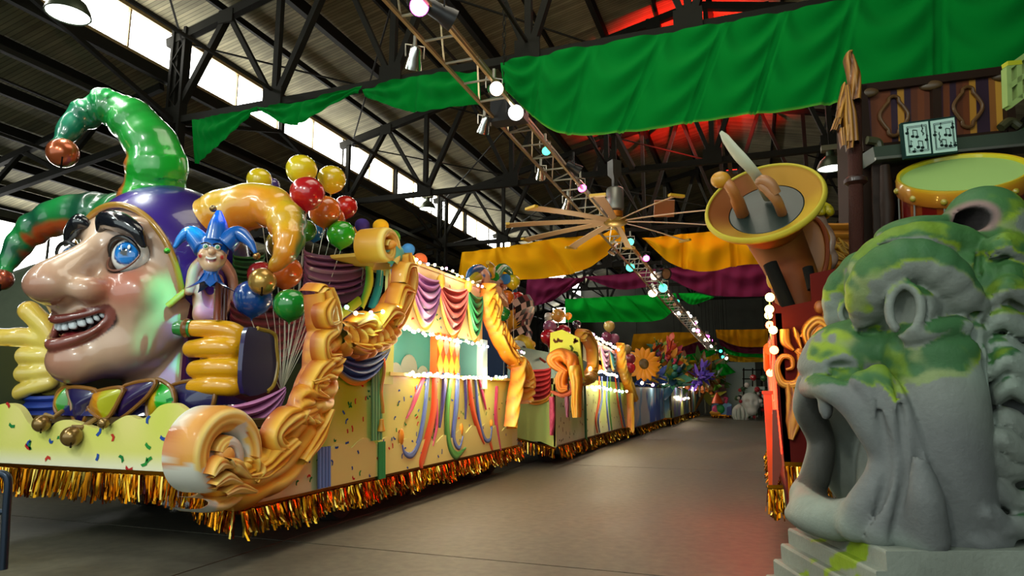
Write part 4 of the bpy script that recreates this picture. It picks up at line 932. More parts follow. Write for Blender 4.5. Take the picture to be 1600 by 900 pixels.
# =================================================================== JESTER BUST on the near float
JX = -7.45
jb = thing('jester_bust', 'giant glossy jester bust with a grinning face and three-horned hat', 'parade figure', (JX, 6.5, 1.32))
def mir(p): return (2 * JX - .06 - p[0], p[1], p[2])
S = Sculpt((-8.75, 4.7, 1.05), (-6.05, 7.75, 4.35), .026)
S.ell((JX + .02, 6.60, 3.20), (1.0, .98, 1.0), 0)
S.ell((JX + .02, 6.22, 2.62), (.84, .72, .82), .15); S.ell((JX + .02, 5.98, 2.12), (.60, .50, .36), .15)
S.ell((JX - .05, 5.60, 1.97), (.34, .32, .29), .12)            # chin
S.cap((JX + .2, 6.75, 2.1), (JX + .2, 6.8, 1.1), .56, .62, k=.12)   # neck
for f in (lambda p: p, mir):
    S.ell(f((-6.98, 5.80, 2.78)), (.34, .26, .30), .14)        # cheek
    S.ell(f((-7.10, 5.86, 3.62)), (.30, .20, .12), .12)        # brow ridge
    S.chain([f((-6.92, 5.66, 2.72)), f((-6.84, 5.74, 2.52)), f((-6.90, 5.80, 2.30))], [.05, .06, .03], .05)
S.ell((JX - .02, 5.80, 3.45), (.30, .22, .35), .12)
# nose
S.chain([(JX - .02, 5.78, 3.42), (JX - .04, 5.52, 3.12), (JX - .06, 5.25, 2.86)], [.15, .21, .27], .10)
S.ell((JX - .06, 5.20, 2.80), (.29, .27, .20), .08)
for f in (lambda p: p, mir): S.ell(f((-7.17, 5.42, 2.76)), (.19, .22, .16), .09)
for f in (lambda p: p, mir): S.ell(f((-7.27, 5.32, 2.60)), (.08, .13, .06), .04, sub=True)
# philtrum, muzzle
S.ell((JX - .05, 5.62, 2.50), (.42, .24, .30), .12)
# eyes: sockets
for f in (lambda p: p, mir): S.ell(f((-7.03, 5.68, 3.22)), (.25, .20, .23), .05, sub=True)
# mouth
mth = [(-7.06, 5.62, 2.55), (-7.22, 5.46, 2.39), (JX - .04, 5.34, 2.28), mir((-7.22, 5.46, 2.39)), mir((-7.06, 5.62, 2.55))]
S.chain(mth, [.02, .09, .12, .09, .02], .02, n=24, sub=True)
S.chain([(p[0], p[1] + .12, p[2] - .02) for p in mth], [.02, .11, .15, .11, .02], .02, n=24, sub=True)
UL = [(-7.03, 5.63, 2.59), (-7.20, 5.44, 2.49), (JX - .04, 5.29, 2.42), mir((-7.20, 5.44, 2.49)), mir((-7.03, 5.63, 2.59))]
LL = [(-7.03, 5.65, 2.55), (-7.17, 5.49, 2.28), (JX - .04, 5.29, 2.13), mir((-7.17, 5.49, 2.28)), mir((-7.03, 5.65, 2.55))]
S.chain(UL, [.02, .045, .06, .045, .02], .03, n=26); S.chain(LL, [.02, .05, .08, .05, .02], .03, n=26)
def near(V, pts, n=26):
    Q = smooth_path(pts, n); return np.min(np.linalg.norm(V[:, None, :] - Q[None], axis=2), axis=1)
def face_paint(V, N):
    c = np.tile(np.array(lin('cba68c')), (len(V), 1)); x, y, z = V.T
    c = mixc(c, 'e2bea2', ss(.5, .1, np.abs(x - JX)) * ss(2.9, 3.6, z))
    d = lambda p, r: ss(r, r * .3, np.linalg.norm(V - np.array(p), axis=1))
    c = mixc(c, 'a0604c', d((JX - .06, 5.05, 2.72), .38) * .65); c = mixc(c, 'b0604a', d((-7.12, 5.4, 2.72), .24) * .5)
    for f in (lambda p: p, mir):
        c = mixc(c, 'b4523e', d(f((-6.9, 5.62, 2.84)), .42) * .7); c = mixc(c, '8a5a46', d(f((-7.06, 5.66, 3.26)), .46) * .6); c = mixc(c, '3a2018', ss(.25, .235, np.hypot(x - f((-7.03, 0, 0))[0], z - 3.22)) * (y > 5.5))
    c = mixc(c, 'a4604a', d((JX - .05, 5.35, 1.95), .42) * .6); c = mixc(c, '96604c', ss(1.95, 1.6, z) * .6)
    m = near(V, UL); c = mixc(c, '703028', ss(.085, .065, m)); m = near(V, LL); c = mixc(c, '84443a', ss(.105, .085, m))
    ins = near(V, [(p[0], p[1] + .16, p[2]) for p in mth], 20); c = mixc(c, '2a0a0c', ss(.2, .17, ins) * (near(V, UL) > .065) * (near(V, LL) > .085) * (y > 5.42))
    return c
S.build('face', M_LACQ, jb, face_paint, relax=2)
# ear
S = Sculpt((-6.95, 5.9, 2.2), (-6.0, 7.1, 3.5), .022)
S.ell((-6.46, 6.45, 2.85), (.16, .30, .44), 0, R=rot(.5)); S.ell((-6.36, 6.33, 2.55), (.12, .16, .16), .05); S.ell((-6.32, 6.36, 2.90), (.10, .18, .30), .04, R=rot(.5), sub=True)
S.chain([(-6.42, 6.12, 2.8), (-6.38, 6.15, 3.1), (-6.34, 6.40, 3.28), (-6.30, 6.66, 3.1), (-6.30, 6.7, 2.8), (-6.34, 6.55, 2.5)], [.05, .07, .08, .07, .06, .05], .02, n=20)
S.chain([(-6.34, 6.3, 3.05), (-6.30, 6.48, 3.02), (-6.30, 6.5, 2.75)], .04, .02, n=10)
S.build('ear', M_LACQ, jb, lambda V, N: mixc(np.tile(np.array(lin('c08468')), (len(V), 1)), '8a4234', ss(.2, .05, np.linalg.norm(V - (-6.32, 6.36, 2.9), axis=1)) * .8), relax=1)
# eyes
for ex, e2 in ((-7.03, 'eye'), (mir((-7.03, 0, 0))[0], 'eye')):
    c = np.array([ex, 5.83, 3.22]); g = np.array([.42, -.9, .06]) if ex > -7.5 else np.array([.35, -.9, .06]); g /= np.linalg.norm(g)
    m = MB().ball((0, 0, 0), (.235, .235, .235), 48, 36); P = m.v[0]; an = np.arccos(np.clip((P / np.linalg.norm(P, axis=1)[:, None]) @ g, -1, 1))
    C = ramp(an, [(0, '020306'), (.20, '020306'), (.23, '2a7ac8'), (.50, '1f86e0'), (.62, '0a3a80'), (.66, '06204a'), (.69, 'eef0ee'), (2, 'e6e2da')]); m.c = [C]; m.v = [P + c]
    e = m.build(e2, mat('eye_gloss', vcol=True, rough=.08, coat=1.), jb, smooth='all')
    h = c + g * .235 + (.05, .012, .06); MB().ball(h, (.025, .012, .03), 10, 6, 'f4f8ff').build('painted_glint', mat('eye_gloss'), e)
    for zz, r0, sgn in ((0, .028, 1), (0, .022, -1)):
        pts = [c + np.array([math.cos(a) * .245, -.12 - .10 * abs(math.sin(a)), math.sin(a) * .205 * sgn]) for a in np.linspace(-.1, PI + .1, 16)]
        MB().tube(pts, [.010 + (.018 if sgn > 0 else .004) * math.sin(PI * k / 15) for k in range(16)], 8, '120a0a' if sgn > 0 else '7a4a3a').build('eyelid', M_LACQ, e)
# teeth
tp = smooth_path([(-7.09, 5.64, 2.56), (-7.22, 5.49, 2.46), (JX - .04, 5.36, 2.39), mir((-7.22, 5.49, 2.46)), mir((-7.09, 5.64, 2.56))], 15)
for i in range(14):
    a, b = tp[i], tp[i + 1]; c = (a + b) / 2; s = Sculpt(c - .17, c + .17, .016); d = (b - a) / np.linalg.norm(b - a); hgt = .028 + .03 * math.sin(PI * (i + .5) / 14)
    R = np.array([d, np.cross((0, 0, 1), d), (0, 0, 1)]).T
    s.box(c - (0, 0, hgt * .8), (np.linalg.norm(b - a) * .49, .035, hgt), .03, 0, R); s.build('tooth', M_LACQ, jb, col=lin('d6dfe6'), relax=1)
MB().ball((JX - .05, 5.62, 2.24), (.25, .2, .08), 16, 8, '8a2a2e').build('tongue', M_LACQ, jb)
# eyebrows: sculpted wavy tufts
def brow(P, R, seed):
    P = [np.array(p) for p in P]; s = Sculpt(np.min(P, 0) - .25, np.max(P, 0) + .25, .016); s.chain(P, R, 0, n=24); r = random.Random(seed); Q = smooth_path(P, 24); RR = np.interp(np.linspace(0, 1, 24), np.linspace(0, 1, len(R)), R)
    for i in range(1, 23):
        for sd in (-1, 1):
            w = RR[i]; t = Q[min(i + 2, 23)] - Q[i]; o = np.array([0, -.02, sd * w * .8]); s.chain([Q[i] + o * .5, Q[i] + o + t * .4, Q[i] + o * 1.15 + t * 1.0], [w * .42, w * .3, w * .08], .012)
    s.build('eyebrow', mat('brow_gloss', (.006, .007, .012), .18, coat=1.), jb, relax=1)
brow([atY(158, 358, 5.62), atY(166, 343, 5.58), atY(190, 348, 5.56), atY(213, 362, 5.6), atY(226, 384, 5.66)], [.06, .11, .12, .09, .03], 1)
brow([atY(137, 352, 5.62), atY(124, 347, 5.58), atY(112, 362, 5.66), atY(103, 382, 5.74)], [.05, .10, .09, .03], 2)
# hat
HC, HR = np.array([JX + .04, 6.66, 3.26]), np.array([1.09, 1.04, 1.12])
S = Sculpt((-8.9, 5.2, 1.9), (-5.95, 8.0, 4.7), .03)
S.ell(HC, HR, 0); S.cap((JX + .2, 7.1, 3), (JX + .2, 7.2, 1.9), .75, .6, k=.1); S.cap((JX, 4.2, 2.98), (JX, 6.25, 2.98), .935, .88, k=.0, sub=True); S.ell((JX, 6.0, 2.0), (1.6, .75, .9), .05, sub=True)
S.ell(HC + (0, 0, .02), HR - .1, .0, sub=True)
S.build('hat_cap', M_LACQ, jb, lambda V, N: mixc(np.tile(np.array(lin('241058')), (len(V), 1)), '3a1a8a', .5 + .5 * np.sin(V[:, 0] * 4 + V[:, 2] * 3)), relax=1)
def on_hat(x, z, o=.02):
    q = 1 - ((x - HC[0]) / HR[0]) ** 2 - ((z - HC[2]) / HR[2]) ** 2; return np.array([x, HC[1] - HR[1] * math.sqrt(max(q, .02)) - o, z])
tr = [on_hat(JX + .91 * math.cos(a), 2.99 + .92 * math.sin(a)) for a in np.linspace(-.25, PI + .25, 50)]
MB().tube([(-6.38, 6.45, 3.05), (-6.45, 6.2, 2.9), (-6.58, 5.98, 2.62)] + tr, .04, 10, 'a87c2a').build('gilt_trim', M_LACQ, jb)
def horn(px, Ys, R, colfn, nm, wr=.02, h=.03, label=None):
    P = np.array([atY(x, y, Y) for (x, y), Y in zip(px, Ys)]); k = [1042 / np.hypot(p[0], p[1]) * 1 for p in P]; R = [r / (1042 / (abs(p @ np.array([-math.sin(YAW), math.cos(YAW), 0])))) for r, p in zip(R, P)]
    s = Sculpt(P.min(0) - max(R) * 1.3, P.max(0) + max(R) * 1.3, h); s.chain(P, R, 0, n=40); Q = smooth_path(P, 120)
    def wrinkle(V):
        f = V.reshape(-1, 3); i = np.concatenate([np.argmin(((f[a:a + 20000, None] - Q[None, ::3]) ** 2).sum(2), 1) for a in range(0, len(f), 20000)]) * 3; return (wr * np.sin(i * .42 + 1.2 * np.sin(f[:, 2] * 5)) * (.6 + .4 * np.sin(i * .11))).reshape(V.shape[:3])
    s.warp(wrinkle, P.min(0) - max(R) * 1.3, P.max(0) + max(R) * 1.3)
    def paint(V, N):
        i = np.concatenate([np.argmin(((V[a:a + 20000, None] - Q[None]) ** 2).sum(2), 1) for a in range(0, len(V), 20000)]); return colfn(V, N, i / 119, Q[i])
    o = s.build(nm, M_LACQ, jb, paint, relax=2)
    if label: o['label'] = label
    return o
def green_horn(V, N, t, q):
    c = np.tile(np.array(lin('0b7a28')), (len(V), 1)); c = mixc(c, '0a4a5a', ss(-.2, -.9, V[:, 0] - q[:, 0] + .0) * .0 + ss(.45, .8, t) * .55); c = mixc(c, '18b02a', ss(.6, .1, t) * .5)
    inn = ss(.20, .27, (q - V) @ RT + .02 * np.sin(t * 30)) * ss(.62, .5, t); return mixc(c, 'b0601a', inn)
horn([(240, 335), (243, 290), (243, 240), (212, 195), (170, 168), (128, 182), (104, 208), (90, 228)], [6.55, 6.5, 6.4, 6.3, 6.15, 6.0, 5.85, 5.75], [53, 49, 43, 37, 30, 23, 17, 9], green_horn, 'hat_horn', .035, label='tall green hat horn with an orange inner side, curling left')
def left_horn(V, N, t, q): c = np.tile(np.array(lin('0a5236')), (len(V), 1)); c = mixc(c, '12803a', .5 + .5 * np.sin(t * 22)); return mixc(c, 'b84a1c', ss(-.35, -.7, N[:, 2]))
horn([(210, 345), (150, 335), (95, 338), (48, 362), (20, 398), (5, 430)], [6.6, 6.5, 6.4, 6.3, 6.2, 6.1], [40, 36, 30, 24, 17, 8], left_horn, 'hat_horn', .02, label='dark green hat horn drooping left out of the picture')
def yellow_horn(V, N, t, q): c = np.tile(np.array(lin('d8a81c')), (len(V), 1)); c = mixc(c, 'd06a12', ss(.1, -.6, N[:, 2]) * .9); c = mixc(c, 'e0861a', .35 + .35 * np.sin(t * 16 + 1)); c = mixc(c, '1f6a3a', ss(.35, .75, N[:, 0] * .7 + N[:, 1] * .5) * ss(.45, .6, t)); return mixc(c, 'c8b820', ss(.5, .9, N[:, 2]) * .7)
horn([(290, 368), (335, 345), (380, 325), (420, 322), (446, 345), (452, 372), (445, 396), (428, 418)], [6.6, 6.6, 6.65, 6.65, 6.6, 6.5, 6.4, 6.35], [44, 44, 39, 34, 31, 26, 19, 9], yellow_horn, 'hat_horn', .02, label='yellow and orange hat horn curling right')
def bell(p, r, parent, col='b8863a', up=(0, 0, 1), M=None):
    p = np.array(p); m = MB().ball(p, r, 28, 18, col); b = m.build('bell', M or mat('bell_gold', vcol=True, rough=.25, metal=.6, coat=.6), parent, smooth='all')
    v = EYE - p; v[2] = 0; v /= np.linalg.norm(v); s = np.cross(v, (0, 0, 1)); MB().tube([p + (s * math.sin(a) * .0 + v * math.cos(a) + np.array([0, 0, -1]) * math.sin(a)) * r * 1.005 for a in np.linspace(.55, 1.4, 10)], [r * .05] * 9 + [r * .12], 6, '0a0604').build('bell_slot', M_FLAT, b)
    return b
bell(atY(98, 239, 5.72), .19, jb, 'a8522a'); bell(atY(2, 437, 6.08), .15, jb, 'a04a30'); bell(atY(410, 440, 6.3), .165, jb, 'c49a4a')
# collar
def petal(L, Y, col, dY=.06, trim='8a5a1e', c2=None):
    P = smooth_path([atY(x, y, Y) for x, y in L], 30, True); c = P.mean(0); G = np.array([[p + (c - p) * t + np.array([0, -.09 * math.sin(t * PI / 2), 0]) for t in np.linspace(0, 1, 7)] for p in P])
    C = np.tile(np.array(lin(col)), (30, 7, 1))
    if c2: C = mixc(C, c2, ss(.0, .16, np.sin((G[..., 0] - c[0]) * 9)))
    m = MB(); m.grid(G, C, closeu=True); m.prism(P, (0, .05, 0), col); o = m.build('collar_petal', M_LACQ, jb, smooth='all')
    MB().tube(P, .025, 8, trim, closed=True, caps=False).build('petal_trim', M_LACQ, o)
petal([(92, 612), (108, 606), (108, 640), (96, 650), (86, 636)], 5.55, 'c08a1a', c2='3a9a2a'); petal([(108, 606), (150, 610), (148, 625), (138, 640), (128, 664), (116, 655), (112, 630)], 5.5, '1a0f4a')
petal([(150, 612), (190, 606), (186, 625), (165, 655), (140, 640), (142, 620)], 5.5, 'd08a10', c2='b8b81c'); petal([(190, 606), (240, 594), (236, 612), (212, 636), (186, 655), (182, 640)], 5.6, '2a1450')
petal([(240, 594), (266, 604), (272, 630), (260, 642), (236, 655), (230, 632)], 5.7, 'c8a010', c2='1ab02a'); petal([(266, 604), (330, 596), (330, 640), (300, 650), (272, 640)], 5.85, '14104a')
MB().lathe((JX + .2, 6.6, 1.36), [(1.15, -.03), (1.12, .08), (.8, .22), (.6, .3)], 30, col='141058').build('collar_base', M_LACQ, jb)
for (x, y, r) in ((65, 662, .095), (112, 682, .11), (162, 661, .06)): bell(atY(x, y, 5.22), r, jb, '8a6a34')
MB().tube([atY(70, 648, 5.25), atY(84, 652, 5.28), atY(98, 642, 5.4)], .025, 8, '8a6a34').build('bell_cord', M_LACQ, jb); MB().tube([atY(112, 668, 5.24), atY(128, 668, 5.3), atY(150, 655, 5.42)], .03, 8, '8a6a34').build('bell_cord', M_LACQ, jb)
# blue robe behind the front board
m = swag(atY(-40, 606, 5.9), atY(100, 612, 5.7), .75, (0, -1, 0), 7, '0c1c6a', '2a4aa8', None, .05, shape=.3, edge0=.9); m.build('blue_robe', M_PAINT, jb)
# ---- near hand: fist around the puppet stick
HG = [(0, 'a85a08'), (.5, 'd89410'), (1, 'e8b41c')]
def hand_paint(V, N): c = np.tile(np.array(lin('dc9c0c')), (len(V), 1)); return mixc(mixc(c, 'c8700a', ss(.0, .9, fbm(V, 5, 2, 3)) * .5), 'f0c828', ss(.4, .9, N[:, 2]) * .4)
hv = 7.55
P = lambda x, y, dv=0: atV(x, y, hv + dv)
S = Sculpt((-6.6, 5.2, 1.45), (-4.95, 6.9, 2.75), .02)
S.ell(P(368, 562, .12), (.20, .16, .40), 0, R=rot(YAW)); S.ell(P(350, 565, .2), (.28, .16, .36), .05, R=rot(YAW))
for k, (y0, x0, r) in enumerate(((544, 300, .112), (576, 306, .112), (604, 304, .105))):
    S.chain([P(x0, y0 + 1, .02), P(x0 + 28, y0 - 1, -.08), P(x0 + 58, y0, -.06), P(x0 + 76, y0 + (4 if k < 2 else -4), .1)], [r * .92, r, r * 1.04, r * .9], .018, n=14)
S.chain([P(303, 513, .0), P(335, 514, -.03), P(364, 520, 0), P(384, 540, .12)], [.095, .105, .12, .13], .03, n=14)
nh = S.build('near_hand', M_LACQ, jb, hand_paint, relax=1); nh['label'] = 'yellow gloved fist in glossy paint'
for q in (12, 22): MB().lathe(P(303 + q * 1.6, 513, -.01), [(.098, -.012), (.106, 0), (.098, .012)], 18, RT, 'b0700a').build('knuckle_crease', M_LACQ, nh)
MB().lathe(P(292, 513), [(.0, -.16), (.07, -.14), (.098, -.05), (.1, .06)], 20, RT, '1f7a2a').lathe(P(292, 513), [(.102, -.03), (.115, 0), (.102, .03)], 20, RT, '7a4a1a').build('thumb_cuff', M_LACQ, nh)
MB().tube([P(338, 520, .12), P(341, 470, .1), P(341, 445, .1)], .045, 10, '6a2a18').tube([P(350, 520, .16), P(352, 450, .14)], .03, 10, '5a2214').tube([P(330, 618, .15), P(331, 640, .15)], .05, 10, '4a1c14').build('puppet_stick', M_LACQ, nh)
# ---- far open hand beyond the face
P2 = lambda x, y, dv=0: atV(x, y, 8.35 + dv)
S = Sculpt((-9.9, 4.4, 1.2), (-7.7, 7.6, 3.3), .03)
S.ell(P2(82, 568, .15), (.26, .12, .42), 0, R=rot(YAW))
for y0, y1, r in ((527, 527, .115), (556, 556, .115), (583, 584, .105), (607, 618, .095)):
    n = 40; L = smooth_path([P2(78, y0 + (565 - y0) * .2), P2(45, y0, -.06), P2(10, y1, -.06), P2(-40, y1 + 2, .1)], n); S.chain(L, r * (1 + .10 * np.abs(np.sin(np.linspace(.3, 9.6, n)))) * .95, .02)
S.chain([P2(88, 545), P2(74, 515, -.05), P2(46, 486, -.1)], [.12, .125, .13], .04, n=12)
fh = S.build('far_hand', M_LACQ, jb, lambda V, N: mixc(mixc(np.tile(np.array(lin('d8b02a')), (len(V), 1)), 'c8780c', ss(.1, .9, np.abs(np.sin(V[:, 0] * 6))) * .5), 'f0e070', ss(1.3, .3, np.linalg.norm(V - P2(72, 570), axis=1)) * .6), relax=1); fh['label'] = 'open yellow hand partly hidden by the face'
# ---- the puppet held in the near hand
pv = lambda x, y, dv=0: atV(x, y, 7.35 + dv)
pu = thing('jester_puppet', 'small blue-hatted jester puppet on a stick above the yellow fist', 'puppet', pv(340, 455))
hc = pv(332, 397); S = Sculpt(hc - .34, hc + .34, .013); Rv = rot(YAW + .35)
L2 = lambda x, y, z: hc + Rv @ np.array([x, y, z])
S.ell(hc, (.155, .15, .215), 0, R=Rv); S.ell(L2(0, -.06, -.13), (.09, .09, .09), .04, R=Rv); S.chain([L2(0, -.13, .04), L2(0, -.19, -.01)], [.022, .04], .02)
for s_ in (-1, 1): S.ell(L2(s_ * .06, -.155, .05), .032, .01, sub=True); S.ell(L2(s_ * .09, -.10, -.04), .05, .03)
S.chain([L2(-.07, -.145, -.07), L2(0, -.17, -.11), L2(.07, -.145, -.07)], [.012, .03, .012], .004, n=8, sub=True)
def pf(V, N):
    c = np.tile(np.array(lin('d8b08a')), (len(V), 1)); d = lambda p, r: ss(r, r * .7, np.linalg.norm(V - p, axis=1))
    for s_ in (-1, 1): c = mixc(c, 'c22a2a', d(L2(s_ * .105, -.12, -.05), .035))
    c = mixc(c, '8a1420', d(L2(0, -.165, -.10), .075) * ss(.035, .02, np.abs((V - hc)[:, 2] + .095 - ((V - hc) @ Rv)[:, 0] ** 2 * 6))); return c
S.build('head', M_LACQ, pu, pf, relax=1)
for s_ in (-1, 1):
    q = L2(s_ * .06, -.145, .05); m = MB().ball(q, .033, 18, 12); an = np.arccos(np.clip(((m.v[0] - q) / .033) @ (Rv @ np.array([0, -1, 0])), -1, 1)); m.c = [ramp(an, [(0, '02060a'), (.25, '02060a'), (.3, '2a9a6a'), (.6, '1a7a4a'), (.68, 'f0f0e8')])]; m.build('eye', mat('eye_gloss'), pu, smooth='all')
    MB().tube([q + (Rv @ np.array([t * .05, -.01 - .0 * t, .045 - t * t * .02])) for t in np.linspace(-1, 1, 7)], .008, 6, '20120a').build('eyebrow', M_LACQ, pu)
MB().tube([L2(t * .05, -.168 + abs(t) * .02, -.085 + t * t * .02) for t in np.linspace(-1, 1, 8)], .012, 6, 'f0f0e8').build('teeth', M_LACQ, pu)
PB = mat('puppet_blue', '0a5ab0', .3, coat=.9)
def tube_px(L, rs, nm, mt, par, n=24):
    P = smooth_path([pv(x, y, d) for x, y, d in L], n); return MB().tube(P, np.interp(np.linspace(0, 1, n), np.linspace(0, 1, len(rs)), rs), 14, '0a5ab0').build(nm, mt, par, smooth='all')
MB().lathe(L2(0, .02, .06), [(.165, -.06), (.17, .0), (.15, .09), (.09, .16), (.02, .19)], 20).build('hat_cap', PB, pu)
tube_px([(339, 378, 0), (341, 350, .0), (342, 330, .02)], [.14, .10, .03], 'hat_horn', PB, pu); tube_px([(320, 388, .0), (300, 366, .02), (284, 372, .0), (272, 388, -.02)], [.13, .10, .055, .02], 'hat_horn', PB, pu); tube_px([(352, 382, .0), (372, 366, .02), (390, 378, .0), (400, 396, -.02)], [.13, .10, .055, .02], 'hat_horn', PB, pu)
bell(pv(333, 326), .04, pu, '7a4a1a'); bell(pv(261, 392), .035, pu, '4a9a2a'); bell(pv(401, 400), .042, pu, '9a7034')
m = MB()
for k in range(7):
    a = 2 * PI * k / 7 + .3; d = Rv @ np.array([math.cos(a), math.sin(a), 0]); sd = np.cross(d, (0, 0, 1)); b0 = hc + (0, 0, -.22)
    m.grid([[b0 + d * .06 + sd * .05, b0 + d * .06 - sd * .05], [b0 + d * .11 + sd * .07 - (0, 0, .10), b0 + d * .11 - sd * .07 - (0, 0, .10)], [b0 + d * .2 + sd * .03 - (0, 0, .16), b0 + d * .2 - sd * .03 - (0, 0, .16)], [b0 + d * .3 - (0, 0, .2), b0 + d * .3 - (0, 0, .201)]])
m.lathe(hc + (0, 0, -.36), [(.06, 0), (.075, .08), (.085, .18)], 14); m.build('collar', PB, pu)
MB().tube([pv(341, 440, .0), pv(341, 470, .08), pv(340, 500, .1)], .035, 10, '7a3420').build('stick', M_LACQ, pu)
# green cloth and dark background pieces between the horn and the hand
Pn = Plane(lambda x, y: atX(x, y, -6.3), (1, 0, 0)); swag(Pn(362, 395), Pn(412, 395), .55, (1, 0, 0), 8, '06260c', '1f6a2a', None, .03, shape=.3, edge0=.8).build('green_hanging', M_PAINT, f1)
# coloured stage light falling on the jester's jaw and hat
light('truss_beam_teal', 'SPOT', (-4.05, 4.4, 6.9), 3600, (.04, 1, .55), (-6.62, 6.05, 2.45), .05, 9, .9)
light('truss_beam_blue', 'SPOT', (-4.0, 5.0, 6.85), 4200, (.12, .22, 1), (-6.65, 6.35, 1.95), .05, 9, .9)
light('truss_beam_green', 'SPOT', (-3.6, 6.2, 6.9), 200, (.1, 1, .1), (-6.9, 6.4, 4.6), .05, 16, .8)
# =================================================================== BALLOONS
def balloon(px, py, r_px, X, col, label, group, par=None, string=None, flat=False, Y=None, zs=1.88):
    p = atX(px, py, X) if Y is None else atY(px, py, Y); v = abs(p @ np.array([-math.sin(YAW), math.cos(YAW), 0])); r = r_px * v / 1042
    t = thing('balloon', label, 'balloon', p, group)
    prof = [(0, -1.10), (.03, -1.08), (.18, -1.0), (.45, -.86), (.72, -.66), (.92, -.34), (1, .02), (.96, .34), (.82, .62), (.58, .84), (.3, .96), (0, 1.0)]
    Q = smooth_path([(a, 0, b) for a, b in prof], 22); MB().lathe(p, [(max(q[0], 0) * r, q[2] * r) for q in Q], 28, col=col).build('skin', M_FLAT if flat else M_BALL, t, smooth='all')
    MB().lathe(p - (0, 0, r * 1.14), [(.0, 0), (.07 * r, -.02 * r), (.02 * r, .05 * r)], 8, col=col).build('knot', M_BALL, t)
    if string is None: string = (p[0], p[1] + .03, zs)
    if string is not False: MB().tube(smooth_path([p - (0, 0, r * 1.15), (p + np.array(string)) / 2 + (0, .05, -r), string], 10), .005, 4, 'd8d8c8').build('string', M_FLAT, t)
    return t
M_BALL = mat('latex_gloss', vcol=True, rough=.22, coat=1.)
G1 = 'balloons around the jester on the near float'
base = (-5.6, 6.9, 1.6)
for a in ((471, 266, 25, -6.0, 'd8c01c', 'large yellow balloon at the top left of the cluster above the near float'), (518, 281, 23, -5.9, 'd0b018', 'yellow balloon right of the topmost yellow one'), (480, 303, 28, -5.6, 'b0141c', 'large dark red balloon below the topmost yellow one'),
          (507, 331, 26, -5.8, 'd0661a', 'orange balloon tucked under the large dark red one'), (519, 341, 20, -5.95, 'b85a14', 'darker orange balloon behind the orange and red ones'), (540, 324, 19, -5.95, 'c01a14', 'red balloon at the right edge of the upper cluster'), (533, 367, 23, -5.6, '2a9a1a', 'green balloon hanging lowest in the upper cluster'),
          (477, 361, 18, -6.2, '3f8a1c', 'green balloon half hidden behind the yellow hat horn'), (491, 362, 17, -6.4, '1464a0', 'blue balloon just left of the lowest green one'), (444, 382, 28, -6.35, 'd0b41a', 'yellow balloon seen through the curl of the yellow hat horn'),
          (405, 282, 20, -6.9, 'd4b81c', 'yellow balloon peeping over the top of the yellow hat horn'), (425, 290, 12, -7.2, '3a2a6a', 'dark purple balloon behind the yellow one over the hat horn'),
          (446, 426, 27, -5.7, 'c85a16', 'large orange balloon right of the hat horn bell'), (408, 430, 22, -6.0, 'a02028', 'dark red balloon half hidden behind the hat horn bell'), (395, 467, 30, -5.75, '104a9a', 'large blue balloon below the hat horn bell'), (453, 477, 26, -5.15, '158028', 'dark green balloon at the end of the first gold scroll')):
    balloon(*a, G1, string=base)
for a in ((566, 353, 12, -5.6, '3c2c6e', 'purple balloon left of the tall yellow volute'), (595, 355, 13, -5.3, 'e0a81c', 'amber balloon on top of the tall yellow volute'), (612, 372, 14, -5.3, '4a8a28', 'dull green balloon right of the tall yellow volute'), (638, 391, 11, -5.1, '3a78b8', 'pale blue balloon at the canopy corner of the near float'),
          (656, 407, 12, -5.0, 'd86a3a', 'orange balloon glowing beside the canopy lights'), (556, 363, 9, -5.8, 'd8901c', 'small amber balloon behind the lowest green one'), (560, 375, 9, -5.7, '2a6ab8', 'small blue balloon left of the tall volute')):
    balloon(*a, 'balloons along the canopy of the near float', flat=True, zs=3.2)
# =================================================================== STONE-LIKE LION HEAD AND STEPS
XF = np.array([RT, [-math.sin(YAW), math.cos(YAW), 0], [0, 0, 1]]).T       # local (u right, v ahead, z) -> hall
def LV(x, y, v): return atV(x, y, v) @ XF
li = thing('lion_statue', 'huge grey lion head prop streaked with green moss paint, jaws open to the left', 'statue', XF @ np.array([3.3, 5.2, .56]))
S = Sculpt((1.95, 4.15, .48), (4.75, 6.5, 3.35), .021)
def E(x, y, v, r, k=.05, **q): S.ell(LV(x, y, v), r, k, **q)
def CH_(L, R, k=.04, n=18, **q): S.chain([LV(*p) for p in L], R, k, n=n, **q)
E(1500, 470, 5.35, (.82, .68, .60), 0); E(1600, 640, 5.6, (.80, .62, 1.25), .1); E(1450, 600, 5.5, (.50, .55, .65), .1)
E(1450, 760, 5.52, (.52, .5, .75), .1); S.box(LV(1590, 800, 5.6), (.95, .5, .45), .2, .1)
# muzzle
E(1352, 552, 5.28, (.46, .40, .28), .10); E(1300, 572, 5.30, (.24, .34, .17), .07); E(1330, 610, 5.2, (.32, .40, .14), .05)
# mouth hollow
E(1300, 700, 5.32, (.42, .42, .50), .03, sub=True); E(1340, 690, 5.34, (.36, .42, .40), .03, sub=True)
E(1345, 690, 5.92, (.40, .14, .62), .05)
